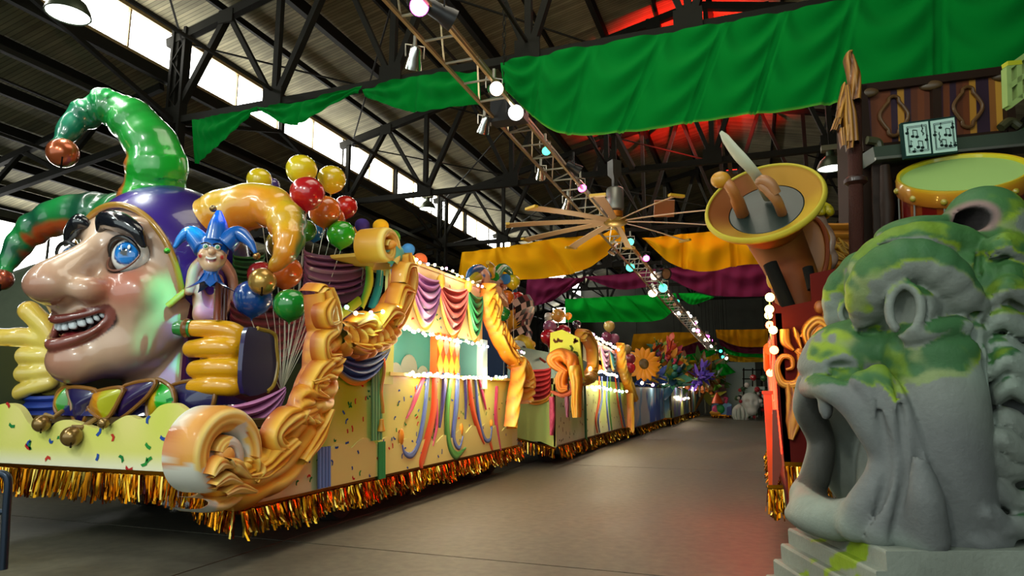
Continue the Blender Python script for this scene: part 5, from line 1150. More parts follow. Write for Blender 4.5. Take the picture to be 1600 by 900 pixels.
# upper lip, far side jowl, lower jaw
CH_([(1266, 600, 5.62), (1264, 640, 5.72), (1283, 690, 5.78), (1275, 740, 5.72), (1260, 775, 5.6)], [.11, .13, .11, .12, .12], .05)
CH_([(1262, 775, 5.6), (1272, 800, 5.3), (1310, 812, 5.05), (1348, 800, 4.85)], [.13, .15, .15, .12], .05); E(1305, 808, 5.35, (.36, .42, .13), .06)
E(1290, 632, 5.02, (.055, .05, .12), .02)
CH_([(1266, 606, 5.4), (1290, 606, 4.98), (1330, 628, 4.82), (1358, 670, 4.76), (1378, 715, 4.74)], [.09, .09, .11, .10, .07], .03)
CH_([(1378, 715, 4.76), (1372, 750, 4.76), (1350, 790, 4.8), (1335, 820, 4.85)], [.08, .10, .12, .12], .03)
CH_([(1350, 600, 4.76), (1385, 660, 4.68), (1400, 710, 4.66), (1395, 760, 4.68), (1372, 830, 4.74)], [.10, .09, .07, .09, .12], .022)
CH_([(1375, 590, 4.72), (1408, 650, 4.62), (1425, 730, 4.62), (1412, 835, 4.72)], [.10, .08, .09, .12], .022)
# the near cheek: bulging column hanging from the cheekbone
CH_([(1458, 562, 4.82), (1462, 640, 4.78), (1468, 740, 4.84), (1475, 845, 4.95)], [.31, .33, .33, .34], .02); E(1455, 552, 4.80, (.33, .30, .20), .05)
CH_([(1436, 720, 4.52), (1444, 780, 4.54), (1448, 838, 4.62)], [.06, .12, .14], .05)
# cheekbone, under-eye creases
CH_([(1400, 530, 4.72), (1440, 520, 4.58), (1500, 512, 4.62), (1535, 530, 4.8)], [.07, .07, .08, .08], .03); CH_([(1470, 505, 4.66), (1510, 516, 4.6), (1535, 540, 4.7)], .035, .01)
# eyes: ringed hollows
ec = LV(1420, 482, 4.74); ax = [np.array([.35, -.0, .0]), np.array([0, 0, 1.])]
S.ell(LV(1432, 483, 4.86), (.25, .24, .26), .04); S.cap(LV(1445, 484, 4.9), LV(1424, 483, 4.68), .19, .165, k=.02); S.ell(LV(1414, 483, 4.56), (.13, .36, .165), .01, R=rot(.35), sub=True)
S.chain([LV(1414 + 25 * math.cos(a), 483 + 38 * math.sin(a), 4.58 - .05 * math.cos(a)) for a in np.linspace(0, 2 * PI, 25)], .034, .02)
e2 = LV(1338, 490, 5.55); S.ell(e2 + (.05, .05, 0), (.2, .2, .16), .05); S.ell(e2 + (-.1, -.08, .0), (.14, .1, .09), .02, sub=True); S.chain([e2 + np.array([-.10 + math.cos(a) * .07, -.10 - math.cos(a) * .03, math.sin(a) * .11]) for a in np.linspace(0, 2 * PI, 19)], .028, .01)
# brow folds
def fold(L, R, n, amp, k=.03, wr=7):
    P = smooth_path([LV(*p) for p in L], n); RR = np.interp(np.linspace(0, 1, n), np.linspace(0, 1, len(R)), R) * (1 + amp * np.abs(np.sin(np.linspace(0, 1, n) * PI * wr))); S.chain(P, RR, k)
fold([(1358, 500, 4.98), (1360, 460, 4.86), (1380, 425, 4.74), (1425, 408, 4.66), (1470, 425, 4.62), (1505, 470, 4.68), (1530, 490, 4.8)], [.10, .15, .15, .14, .14, .12, .08], 60, .22, .03, 12)
fold([(1345, 450, 5.2), (1365, 410, 5.1), (1420, 378, 4.95), (1490, 375, 4.9), (1545, 400, 4.95)], [.12, .14, .13, .12, .1], 50, .12, .04, 8)
fold([(1308, 505, 5.7), (1308, 465, 5.66), (1325, 440, 5.6), (1352, 440, 5.5), (1365, 470, 5.4)], [.08, .10, .12, .12, .1], 36, .25, .03, 8)
E(1352, 415, 5.45, (.18, .2, .13), .06); E(1430, 365, 5.45, (.30, .35, .13), .08); CH_([(1395, 378, 5.1), (1440, 352, 5.15), (1490, 348, 5.2)], .06, .03); E(1405, 388, 5.25, (.10, .16, .14), .04)
# ear
E(1540, 352, 5.2, (.30, .30, .32), .07); E(1508, 352, 4.98, (.085, .16, .13), .04, sub=True); E(1565, 378, 5.25, (.22, .26, .24), .08)
# mane: thick wavy locks
y0 = 386; i = 0
while y0 < 846:
    a = 9 * math.sin(i * 1.9 + .5); xs = 1530 + 8 * math.sin(i * 1.3) - (20 if y0 > 700 else 0) - (22 if y0 > 780 else 0); v = 4.74 + .05 * math.sin(i * 2.1); sl = -8 + 36 * max(0, (y0 - 420) / 420)
    W_ = lambda o, q: [(xs, y0 + o - 14 * q, v + .26), (xs + 14, y0 + o + 4, v + .04), (xs + 42, y0 + o - 10 + a, v - .06), (xs + 72, y0 + o + 6 + a + sl * .35, v - .03), (xs + 108, y0 + o - 6 + a + sl * .7, v), (xs + 150, y0 + o + 8 + a + sl, v + .05)]
    CH_(W_(0, 1), [.03, .07, .088, .082, .085, .08], .004, 22)
    for o, r in ((-13, .022), (-5, .026), (4, .026), (13, .022)): CH_([(x, y, vv - math.sqrt(.083 ** 2 - (o / 217) ** 2)) for x, y, vv in W_(o, 1)], [.008, r * .8, r * 1.1, r, r * 1.1, r], .004, 22)
    y0 += 38 + 4 * math.sin(i * 1.3); i += 1
CH_([(1492, 795, 4.72), (1500, 825, 4.66), (1530, 848, 4.62), (1570, 846, 4.66)], [.03, .06, .07, .06], .012); CH_([(1508, 780, 4.75), (1528, 815, 4.66), (1560, 830, 4.62), (1600, 820, 4.66)], [.03, .05, .06, .05], .012)
CRE = []
for L, r in (([(1424, 560, 4.52), (1430, 640, 4.50), (1438, 740, 4.54), (1430, 840, 4.60)], .045), ([(1398, 600, 4.62), (1412, 680, 4.56), (1412, 760, 4.58), (1392, 840, 4.64)], .032), ([(1362, 600, 4.70), (1378, 660, 4.64), (1388, 720, 4.62), (1378, 780, 4.66), (1355, 835, 4.72)], .03),
    ([(1392, 512, 4.66), (1440, 532, 4.48), (1500, 528, 4.50), (1540, 520, 4.6)], .028), ([(1345, 520, 5.0), (1380, 515, 4.82), (1400, 540, 4.68), (1392, 590, 4.68)], .05), ([(1528, 400, 4.8), (1522, 500, 4.62), (1528, 600, 4.62), (1522, 720, 4.64), (1512, 800, 4.68)], .045),
    ([(1352, 395, 5.1), (1400, 385, 4.88), (1470, 392, 4.74), (1530, 430, 4.76)], .04), ([(1300, 588, 5.06), (1330, 580, 4.90), (1352, 592, 4.84)], .045)): CRE.append(L); CH_(L, [r * .5, r, r, r * .5], .03, 24, sub=True)
E(1318, 572, 4.92, (.11, .16, .05), .03, sub=True)
E(1512, 347, 5.10, (.085, .26, .10), .015, sub=True); E(1345, 690, 5.05, (.02, .02, .02), 0, sub=True)
def lion_paint(V, N):
    x, y, z = V.T; c = np.tile(np.array(lin('7c827a')), (len(V), 1)); n1 = fbm(V, 4.2, 4, 1); n2 = fbm(V, 11, 3, 2)
    c = mixc(c, '5c5a62', ss(-.1, .6, fbm(V, 2.3, 2, 7)) * .55); c = mixc(c, '93a294', ss(.1, .7, fbm(V, 3.1, 2, 9)) * .5)
    b = N[:, 2] * .55 + ss(1.95, 2.45, z) * .80 + .42 * n1 + .24 * n2
    b = b + .75 * ss(.34, .1, np.linalg.norm((V - LV(1455, 545, 4.6)) / [1.2, 1, .9], axis=1)) + .55 * ss(.6, .2, np.linalg.norm(V - LV(1335, 560, 5.0), axis=1)) - .35 * ss(1.9, 1.2, z)
    b = b + .45 * ss(.07, .0, np.abs((V[:, 0] - LV(1400, 700, 4.7)[0]) - .12 * (1.1 - z))) * ss(2, 1.6, z)
    dm = np.full(len(V), 9.)
    for L in CRE: dm = np.minimum(dm, near(V, [LV(*p) for p in L], 20))
    b = b + .5 * ss(.10, .0, dm) * ss(-.2, .5, fbm(V, 5, 3, 21)) + .38 * ss(LV(1520, 600, 4.7)[0], LV(1535, 600, 4.7)[0], x) * ss(-.1, .5, N[:, 2])
    g = ss(.60, .65, b); c = mixc(c, '86a014', g * (.45 + .5 * ss(-.3, .3, fbm(V, 8, 3, 12)))); c = mixc(c, '2a5e34', ss(.64, .78, b + .20 * fbm(V, 6, 2, 4)) * .92); c = mixc(c, '6f8a18', ss(.25, .7, fbm(V, 9, 3, 11)) * ss(.75, .9, b) * .75)
    eh = np.linalg.norm((V - LV(1512, 347, 5.14)) / [.13, .3, .14], axis=1); c = mixc(c, '8a6a68', ss(1.25, .95, eh) * .9); c = mixc(c, '2c2828', ss(.95, .7, eh))
    ins = np.linalg.norm((V - LV(1300, 700, 5.32)) / [.5, .5, .56], axis=1); c = mixc(c, '3a3834', ss(1.02, .8, ins) * (V[:, 1] > 4.95) * (V[:, 0] > 2.35) * .9)  # mouth hollow painted dark grey, its shade put into the colour
    return c
M_STONE = mat('painted_stone', vcol=True, rough=.62, spec=.35, noise=.25, nscale=14, bump=.22, bscale=38)
S.build('head', M_STONE, li, lion_paint, relax=1, xf=XF)
# steps
def stone_paint(P):
    c = np.tile(np.array(lin('8b9186')), (len(P), 1)); n = fbm(P, 5, 4, 3) + .5 * fbm(P, 16, 2, 5); c = mixc(c, '6f736a', ss(-.2, .7, fbm(P, 3, 3, 8)) * .6); return mixc(c, '7f9a1c', ss(.62, .74, n))
st = thing('stone_steps', 'grey moss-spotted stepped plinth under the lion head', 'steps', XF @ np.array([3.6, 5.2, 0]))
for k, (zt, ul) in enumerate(((.575, 2.43), (.45, 2.355), (.325, 2.285), (.20, 2.215), (.075, 2.145))):
    zb = zt - .125 if k < 4 else 0; va, vb, ur = 4.50, 5.88, 5.4
    uu = np.concatenate([np.linspace(ul, ul + .9, 40), np.linspace(ul + 1.0, ur, 20)]); vv = np.linspace(va, vb, 60); zz = np.linspace(zb, zt, 8)
    m = MB(); A = lambda f, s, t: np.array([[f(p, q) for q in t] for p in s])
    for g in (A(lambda u, v: (u, v, zt - (.012 if (u == ul or v == va) else 0)), uu, vv), A(lambda v, z: (ul + (.012 if z == zt else 0), v, z - (.0)), vv[::-1], zz), A(lambda u, z: (u, va, z - (0)), uu, zz), A(lambda v, z: (ur, v, z), vv[::20], zz)):
        sh = g.shape; F_ = g.reshape(-1, 3); m.grid((F_ @ XF.T).reshape(sh), stone_paint(F_))
    m.build('step', M_STONE, st, smooth=False)
# =================================================================== RIGHT FLOAT : music float behind the lion
def uv(u, v, z): return XF @ np.array([u, v, z])
mf = thing('parade_float', 'brown-red parade float with gold scrolls on the right of the aisle', 'parade float', (2.4, 10, 0))
MR = mat('float_red', '5a0e07', .75, spec=.15, noise=.3, nscale=3)
XA, YF = .24, 7.3
PF = Plane(lambda x, y: atY(x, y, YF), (0, -1, 0)); PF.U = np.array([1., 0, 0])
fr_ = [PF(*p) for p in ((1216, 640), (1226, 728), (1420, 728), (1420, 395), (1266, 428), (1268, 470), (1222, 480), (1206, 470))]
MB().prism(fr_, (0, .07, 0)).build('front_panel', MR, mf)
MB().box((XA + .03, 10.6, 1.45), (.06, 6.6, 1.9)).build('aisle_panel', mat('float_red2', '8a1408', .45, coat=.3), mf)
MB().prism([PF(*p) for p in ((1214, 640), (1222, 726), (1214, 760), (1207, 760), (1207, 640))], (0, .06, 0), '7a2a10').build('corner_flap', M_PAINT, mf)
MB().box((2.4, 10.4, 2.35), (4.2, 6.1, .1)).box((2.4, 10.6, .75), (3.9, 6.2, .15)).build('deck', mat('deck_dark', '1c0d08', .8), mf)
for x in (.9, 4): 
    for y in (8.6, 12.6): wheel(mf, x, y)
for a, b, L, s, d in (((.2, YF - .05, .0), (.34, YF - .05, .0), .3, 2, 260),):
    p, q = PF(1200, 764), PF(1224, 764); fringe(p, q, .30, (0, -1, 0), 300, 4).build('foil_fringe', M_FOIL, mf)['kind'] = 'stuff'
p, q = PF(1226, 728), PF(1300, 730); fringe(p, q, .28, (0, -1, 0), 90, 14).build('foil_fringe', M_FOIL, mf)['kind'] = 'stuff'
fringe((XA - .01, YF, .60), (XA - .01, 13.5, .60), .26, (-1, 0, 0), 60, 6).build('foil_fringe', M_FOIL, mf)['kind'] = 'stuff'
BRO = [(0, '5a2408'), (.4, 'a85a12'), (.75, 'd8902a'), (1, 'e8b050')]
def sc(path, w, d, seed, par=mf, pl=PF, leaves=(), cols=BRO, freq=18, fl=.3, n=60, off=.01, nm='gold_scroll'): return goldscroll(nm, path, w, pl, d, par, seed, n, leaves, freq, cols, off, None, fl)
sc([(1250, 545), (1252, 585), (1243, 600), (1222, 598), (1214, 575), (1222, 558), (1236, 560), (1238, 574), (1228, 578)], [12, 13, 14, 13, 11, 10, 8, 6, 4], .05, 61, fl=.1)
sc([(1232, 600), (1240, 630), (1240, 660), (1236, 686)], [12, 22, 22, 8], .06, 62, fl=.12, freq=8); sc([(1256, 570), (1262, 590), (1254, 610)], [5, 18, 4], .06, 63); sc([(1242, 548), (1256, 560), (1252, 585)], [5, 16, 5], .05, 64)
sc([(1226, 515), (1228, 535), (1240, 548)], [16, 16, 4], .06, 65, fl=.06, freq=6); sc([(1258, 516), (1254, 528)], [5, 12], .05, 66, fl=.05, n=14); sc([(1252, 545), (1245, 525), (1240, 512)], [4, 10, 4], .05, 67, fl=.05, n=20)
sc([(1266, 545), (1262, 520), (1276, 505), (1290, 512), (1296, 530)], [14, 20, 22, 20, 14], .09, 68, leaves=(([(1270, 525), (1282, 515), (1290, 525)], [4, 12, 4]),)); sc([(1268, 505), (1290, 500), (1300, 510)], [4, 12, 4], .08, 69)
for x, y in ((1306, 437), (1300, 458), (1293, 490), (1281, 480)): MB().ball(PF(x, y), (.055, .05, .07), 12, 8, '8a4a1a').build('relief_drop', M_PAINT, mf)
# red frame of tubes and its glow along the aisle edge
MRT = mat('red_glow_tube', (1, .04, .01), .4, emit=7, ecol=(1, .03, .01))
AX = Plane(lambda x, y: atX(x, y, XA - .05), (-1, 0, 0))
t = thing('neon_frame', 'glowing red tube frame on the aisle edge of the right float', 'light', (XA - .04, 9.5, .9))
for ya in (7.7, 8.6, 9.6): MB().tube([(XA - .03, ya, .95), (XA - .03, ya, 2.2)], .022, 8).build('tube', MRT, t)
for z in (.98, 1.5, 2.18): MB().tube([(XA - .03, 7.65, z), (XA - .03, 10.4, z)], .018, 8).build('tube', MRT, t)
l = light('tube_light', 'POINT', (-.35, -.6, .7), 75, (1, .03, .01), size=.15); l.parent = t
bulb_string('string_lights', 'warm yellow bulbs going down the aisle edge of the right float to the red frame', [atX(x, y, XA - .06) for x, y in ((1202, 462), (1203, 478), (1199, 488), (1201, 500), (1203, 512), (1204, 523), (1206, 548), (1204, 580))], ['yellow', 'yellow', 'yellow', 'red', 'yellow', 'red', 'red'], .05, 11, 45, (1, .35, .08), 1)
p = atX(1199, 700, XA - .12); MB().box((XA - .10, 8.5, 1.0), (.09, .12, 1.15), col='d8560a').box((XA - .10, 8.5, 1.59), (.12, .15, .04), col='b04a08').build('orange_post', M_PAINT, mf)
MB().tube([atX(1204, y, XA - .02) for y in (545, 560, 575)], .09, 12, 'd8801a').build('gilt_drop', M_PAINT, mf)
# ---- horn
BC = atY(1193, 316, 7.6); tc = EYE - BC; tc /= np.linalg.norm(tc); iu = UP * .955 - RT * .30; al = math.radians(52)
AXH = tc * math.cos(al) + iu * math.sin(al); AXH /= np.linalg.norm(AXH); RB = .655
hn = thing('giant_horn', 'giant brown and yellow horn with a wide tilted bell, standing at the aisle corner', 'horn', atY(1262, 560, 7.75))
HCOL = lambda s: s
def ring(c, ax, r, n=56):
    x = np.cross(ax, (0, 0, 1.)); x /= np.linalg.norm(x); y = np.cross(ax, x); return np.array([c + (x * math.cos(a) + y * math.sin(a)) * r for a in np.linspace(0, 2 * PI, n + 1)[:-1]])
st_ = []  # (centre, axis, radius, colour)
path = smooth_path([BC - AXH * .02, BC - AXH * .22, BC - AXH * .50, atY(1236, 425, 7.95), atY(1254, 490, 7.9), atY(1262, 560, 7.8)], 34)
rad = np.interp(np.linspace(0, 1, 34), [0, .1, .2, .35, .55, .8, 1], [.60, .49, .41, .33, .27, .25, .25])
rings = []; cl = []
nose_ = lambda P, base: mixc(mixc(np.tile(np.array(lin(base)), (len(P), 1)), '6a3010', ss(-.1, .5, fbm(P, 4, 3, 2)) * .8), '3a1c0a', ss(.3, .7, fbm(P, 3, 2, 5)) * .5)
TT = np.gradient(path, axis=0); TT /= np.linalg.norm(TT, axis=1)[:, None]
for k in range(8):      # inside of the bell to the rim
    q = k / 7; r = RB * (.62 + .30 * q); R_ = ring(BC + AXH * (-.07 + .09 * q - .03 * (1 - q)), AXH, r); rings.append(R_); c = np.tile(np.array(lin('a07424')), (56, 1)); a = np.linspace(0, 2 * PI, 57)[:-1]
    cl.append(mixc(mixc(c, '6a2c12', ss(.25, .9, np.cos(a * 1 + .4)) * .85), 'c8a828', ss(.3, .9, np.sin(a * 1 - .6)) * .6))
for k in range(1, 8):   # rolled rim
    b = PI * k / 8; R_ = ring(BC + AXH * (.02 + .045 * math.sin(b) - .05 * (k / 8)), AXH, RB * (.96 - .04 * math.cos(b))); rings.append(R_); cl.append(mixc(np.tile(np.array(lin('b0a030')), (56, 1)), '8a4a3a', ss(.2, .9, fbm(R_, 3, 2, 8)) * .8))
rings.append(ring(BC - AXH * .04, AXH, RB * .97)); cl.append(nose_(rings[-1], '9a5a1a')); rings.append(ring(BC - AXH * .10, AXH, RB * .84)); cl.append(nose_(rings[-1], '9a4a1a'))
for i in range(2, 34):
    ax = -TT[i]; ax = ax * min(1, (i - 1) / 6) + AXH * max(0, 1 - (i - 1) / 6); ax /= np.linalg.norm(ax); R_ = ring(path[i], ax, rad[i]); rings.append(R_); cl.append(nose_(R_, '7a4a16'))
MB().grid(np.array(rings).transpose(1, 0, 2), np.array(cl).transpose(1, 0, 2), closeu=True).build('horn_body', mat('horn_paint', vcol=True, rough=.6, spec=.2), hn, smooth='all')
dk = MB(); dk.lathe(BC - AXH * .10, [(0, 0), (RB * .3, .004), (RB * .6, 0), (RB * .64, -.03)], 44, AXH, '1c2a26'); dk.build('slate_disc', M_PAINT, hn)
Hx = np.cross(AXH, (0, 0, 1.)); Hx /= np.linalg.norm(Hx)
def hp(x, y, d=0): return onP(x, y, BC - AXH * .09, AXH) + AXH * d
a, b = hp(1212, 312), hp(1212, 312)
blade = smooth_path([hp(1206, 313, .02), atY(1180, 272, 7.2), atY(1150, 238, 7.1), atY(1126, 206, 7.1)], 20)
MB().tube(blade, np.interp(np.linspace(0, 1, 20), [0, .3, .6, .9, 1], [.085, .06, .07, .05, .02]), 10, 'a8a890', flat=.35).build('white_blade', M_PAINT, hn)
MB().tube(smooth_path([hp(1160, 334), atY(1146, 300, 7.25), atY(1133, 282, 7.2)], 12), [.075] * 4 + [.06] * 8, 10, 'a86a38').build('peg', M_PAINT, hn); MB().ball(atY(1126, 281, 7.2), (.105, .09, .09), 16, 10, 'b8801a').build('peg_knob', M_PAINT, hn)
MB().tube(smooth_path([hp(1222, 333), atY(1213, 312, 7.25), atY(1198, 296, 7.2), atY(1188, 286, 7.2), atY(1193, 281, 7.15), atY(1205, 288, 7.15), atY(1212, 302, 7.2)], 26), .055, 10, '9a6a44').build('scrolled_peg', M_PAINT, hn)
MB().tube([atY(1203, 412, 7.45), atY(1232, 480, 7.40), atY(1254, 545, 7.38)], .075, 12, '0a0907').build('black_strap', M_FLAT, hn); MB().tube([atY(1262, 418, 7.55), atY(1270, 452, 7.5)], .055, 10, '0a0907').build('black_strap', M_FLAT, hn)
MB().ball(atY(1268, 392, 8.15), (.22, .05, .42), 24, 16, 'a8620f').build('amber_oval', M_PAINT, hn); MB().tube([atY(1268 + 25 * math.cos(a), 392 + 52 * math.sin(a), 8.1) for a in np.linspace(0, 2 * PI, 30)], .025, 8, '8a3a0c').build('oval_rim', M_PAINT, hn)
MB().ball(atY(1205, 437, 7.6), (.05, .04, .1), 12, 8, 'b08a2a').build('brass_valve', M_PAINT, hn)
# ---- cherub, gold leaves, amber cloth
ch = thing('cherub_figure', 'small pale cherub figure with yellow curls behind the horn', 'figure', atY(1288, 412, 8.3))
q = lambda x, y, d=0: atY(x, y, 8.3 + d)
S = Sculpt(q(1283, 350) - .7, q(1283, 350) + .7, .02); S.ell(q(1276, 348), (.11, .12, .13), 0); S.ell(q(1285, 375), (.14, .12, .2), .05); S.chain([q(1282, 362), q(1298, 372, -.1), q(1296, 392, -.15)], [.06, .055, .045], .02, n=8); S.chain([q(1288, 390), q(1300, 405, -.1), q(1290, 425)], [.09, .07, .05], .03, n=8); S.chain([q(1282, 392), q(1284, 410), q(1282, 430)], [.08, .065, .05], .03, n=8)
S.build('body', M_PAINT, ch, col=lin('9a7a68'))
S = Sculpt(q(1280, 330) - .35, q(1280, 330) + .35, .016); r_ = random.Random(2)
for k in range(60):
    d = Vector((r_.gauss(0, 1), r_.gauss(0, 1), abs(r_.gauss(0, .8)))).normalized(); S.ell(q(1281, 336) + np.array(d) * .12, .045, .008)
S.build('curls', M_PAINT, ch, col=lin('b8a80c'))
PG = Plane(lambda x, y: atY(x, y, 8.6), (0, -1, 0))
for k, L in enumerate(([(1296, 378), (1306, 386), (1318, 380)], [(1304, 384), (1316, 392), (1326, 400)], [(1300, 392), (1312, 402), (1322, 408)], [(1308, 374), (1320, 386), (1332, 390)])): sc(L, [4, 14, 4], .07, 80 + k, pl=PG, cols=[(0, '6a3a04'), (1, 'd8a02a')], nm='gilt_leaf')
swag(PG(1272, 344), PG(1400, 338), .6, (0, -1, 0), 5, '8a5208', 'c07a12', None, .04, shape=.3, edge0=.9).build('amber_cloth', M_PAINT, mf); MB().prism([PG(1290, 400), PG(1345, 400), PG(1345, 440), PG(1290, 440)], (0, .05, 0)).build('red_board', MR, mf)
MB().box(atY(1390, 560, 8.8), (2.2, .1, 2.6)).build('back_board', mat('deck_dark'), mf)
# ---- tall post with carved wing
tp_ = thing('carved_post', 'tall glittering brown post at the left end of the piano', 'post', (*atY(1337, 420, 7.9)[:2], 2.4))
MB().tube([atY(1340, 470, 7.9), atY(1337, 300, 7.9), atY(1334, 130, 7.9)], .075, 14, '3a1408').build('shaft', mat('glitter_brown', vcol=True, rough=.65, bump=.8, bscale=120, spec=.3), tp_)
MB().lathe(atY(1337, 283, 7.9), [(.08, -.05), (.12, -.02), (.12, .02), (.08, .05)], 14, col='2a0f06').build('collar', M_PAINT, tp_)
wg = thing('carved_wing', 'golden carved wing ornament standing on top of the brown post', 'ornament', atY(1328, 235, 7.85)); GW = [(0, '4a2006'), (.5, '7a4812'), (1, 'b07a20')]
PW = Plane(lambda x, y: atY(x, y, 7.8), (0, -1, 0))
for k, (L, w) in enumerate((([(1336, 160), (1334, 120), (1326, 92), (1330, 86)], [16, 20, 14, 3]), ([(1330, 225), (1326, 180), (1322, 140)], [20, 22, 10]), ([(1312, 190), (1316, 160), (1318, 136)], [8, 12, 6]), ([(1308, 200), (1312, 175)], [10, 10]), ([(1302, 208), (1308, 190)], [9, 9]), ([(1318, 232), (1316, 205)], [9, 12]), ([(1328, 236), (1326, 200)], [9, 14]))):
    sc(L, w, .10, 90 + k, par=wg, pl=PW, cols=GW, nm='feather', freq=9, n=40)
# ---- piano
VP_ = 7.45
pi_ = thing('upright_piano', 'dark brown upright piano with two panels striped like old wood, tilted on the right float', 'piano', atV(1460, 420, VP_))
Q = lambda x, y, d=0: atV(x, y, VP_ + d)
MW = mat('piano_wood', '2a170a', .6, spec=.25, noise=.4, nscale=6)
d0 = np.array([-math.sin(YAW), math.cos(YAW), 0])
MB().prism([Q(1338, 138), Q(1580, 108), Q(1586, 430), Q(1346, 430)], d0 * .5, '1a0f08').build('case', MW, pi_)
def stripe_board(L, nm, seed):
    tl, tr, br, bl = [Q(*p) - d0 * .02 for p in L]; n = 90; r = random.Random(seed); G = []; C = []; cs = ['2e1a2a', '8a5320', 'b07a28', '5a2c18', '3a1a28', 'c08a2e', '6a3418']; c = r.choice(cs); 
    for i in range(n):
        if i % 9 == 0: c = r.choice(cs)
        G.append([tl + (tr - tl) * i / (n - 1), bl + (br - bl) * i / (n - 1)]); C.append([lin(c)] * 2)
    MB().grid(G, np.array(C)).build(nm, M_PAINT, pi_)
stripe_board(((1348, 146), (1452, 134), (1453, 218), (1352, 231)), 'striped_panel', 1); stripe_board(((1462, 132), (1562, 119), (1566, 206), (1463, 218)), 'striped_panel', 6)
m = MB()
for a, b, w in (((1338, 143), (1580, 112), .09), ((1342, 138), (1350, 240), .09), ((1457, 128), (1459, 222), .08), ((1568, 112), (1574, 214), .09), ((1350, 236), (1574, 212), .07)): m.bar(Q(*a) - d0 * .04, Q(*b) - d0 * .04, .1, w, up=d0)
m.build('case_frame', MW, pi_)
def quatre(cx, cy, s):
    L = []
    for a in np.linspace(0, 2 * PI, 60)[:-1]:
        r = 1 + .16 * abs(math.cos(2 * a)) ** 3 + .18 * (abs(math.sin(a)) > .93); L.append(Q(cx + s * 19 * r * math.cos(a) , cy + s * 23 * r * math.sin(a)) - d0 * .05)
    MB().tube(L, .022, 8, '5a3a18', closed=True, caps=False).build('carved_quatrefoil', M_PAINT, pi_)
quatre(1393, 184, 1); quatre(1508, 170, 1.02)
for cx, cy in ((1449, 137), (1350, 149), (1562, 122)): MB().ball(Q(cx, cy) - d0 * .06, (.13, .04, .06), 14, 8, '4a3418').build('carved_cap', M_PAINT, pi_)
sh_ = MB().prism([Q(1344, 243), Q(1592, 216), Q(1600, 240), Q(1348, 264)], -d0 * .28, '3a4438').build('key_shelf', mat('shelf_green_brown', vcol=True, rough=.35, coat=.5), pi_)
MB().bar(Q(1346, 262) - d0 * .3, Q(1602, 238) - d0 * .3, .03, .03, col='8a8a80').build('silver_edge', mat('silver_trim', '9a9a90', .3, .8), pi_)
for L in ([(1346, 225), (1362, 228), (1366, 240)], [(1552, 206), (1566, 196), (1580, 204)]): MB().tube(smooth_path([Q(*p) - d0 * .12 for p in L], 12), .05, 8, '3a3a20').build('cheek_scroll', M_PAINT, pi_)
MB().tube(smooth_path([Q(1574, 222) - d0 * .15, Q(1590, 216) - d0 * .15, Q(1598, 226) - d0 * .15, Q(1592, 236) - d0 * .15], 14), .07, 10, '2c3a2c').build('key_scroll', M_PAINT, pi_)
MB().bar(Q(1362, 262) - d0 * .1, Q(1366, 420) - d0 * .1, .1).tube([Q(1364, 270) - d0 * .25, Q(1368, 330) - d0 * .25, Q(1366, 400) - d0 * .25], [.05, .08, .04], 10).build('leg', MW, pi_)
# sheet music
bk = thing('music_book', 'open pale book of printed music notes on the piano', 'book', Q(1452, 245, -.35))
d1 = -d0 * 0; Q0 = Q; Q = lambda x, y, d=0: Q0(x, y, -.38 + d)
MB().prism([Q(1408, 192) + d1, Q(1492, 181) + d1, Q(1497, 238) + d1, Q(1414, 248) + d1], d0 * .05, '16302c').build('cover', M_FLAT, bk)
pb = mat('book_page', vcol=True, rough=.8); ink = MB()
def page(L):
    tl, tr, br, bl = [Q(*p) + d1 - d0 * .012 for p in L]; o = MB().prism([tl, tr, br, bl], d0 * .01, 'b4d2c6').build('page', pb, bk); U_, V_ = tr - tl, bl - tl
    P = lambda a, b: tl + U_ * a + V_ * b - d0 * .003
    ik = MB(); ln = lambda a, b, w=.008: ik.bar(P(*a), P(*b), .002, w, col='0c1c1a', up=d0)
    for a, b in (((.1, .1), (.9, .1)), ((.9, .1), (.9, .92)), ((.9, .92), (.1, .92)), ((.1, .92), (.1, .1)), ((.14, .14), (.86, .14)), ((.86, .14), (.86, .88)), ((.86, .88), (.14, .88)), ((.14, .88), (.14, .14))): ln(a, b)
    def note(x, y, s=.16, two=True):
        ik.ball(P(x, y), (.022, .005, .016), 8, 5, '0c1c1a'); ln((x + .035, y), (x + .035 - .01, y - s), .011)
        if two: ik.ball(P(x + .17, y + .03), (.022, .005, .016), 8, 5, '0c1c1a'); ln((x + .205, y + .03), (x + .195, y + .03 - s), .011); ln((x + .025, y - s), (x + .195, y + .03 - s), .024)
        else: ln((x + .03, y - s), (x + .10, y - s + .05), .008)
    def clef(x, y):
        ik.tube([P(x + .06 * math.sin(t * 1.3) * (1 - t / 12), y + .17 - t * .034) for t in np.linspace(0, 10, 28)], .004, 5, '0c1c1a'); ln((x, y + .2), (x, y - .16), .005)
    return note, clef, ik
n_, c_, ik = page(((1411, 195), (1449, 190), (1454, 240), (1416, 244)))
n_(.3, .42, .2); n_(.48, .78, .2); c_(.72, .24); n_(.08, .3, .16, False); n_(.18, .72, .18, False); n_(.84, .58, .16, False); n_(.3, .9, .1, False); n_(.6, .9, .1, False); ik.build('printed_notes', M_FLAT, bk)
n_, c_, ik = page(((1453, 190), (1490, 184), (1495, 236), (1458, 240)))
n_(.55, .5, .2); n_(.35, .8, .18); c_(.3, .55); n_(.35, .25, .15, False); n_(.86, .3, .14, False); n_(.1, .45, .12, False); n_(.7, .86, .12, False); n_(.9, .86, .1, False); ik.build('printed_notes', M_FLAT, bk)
Q = Q0
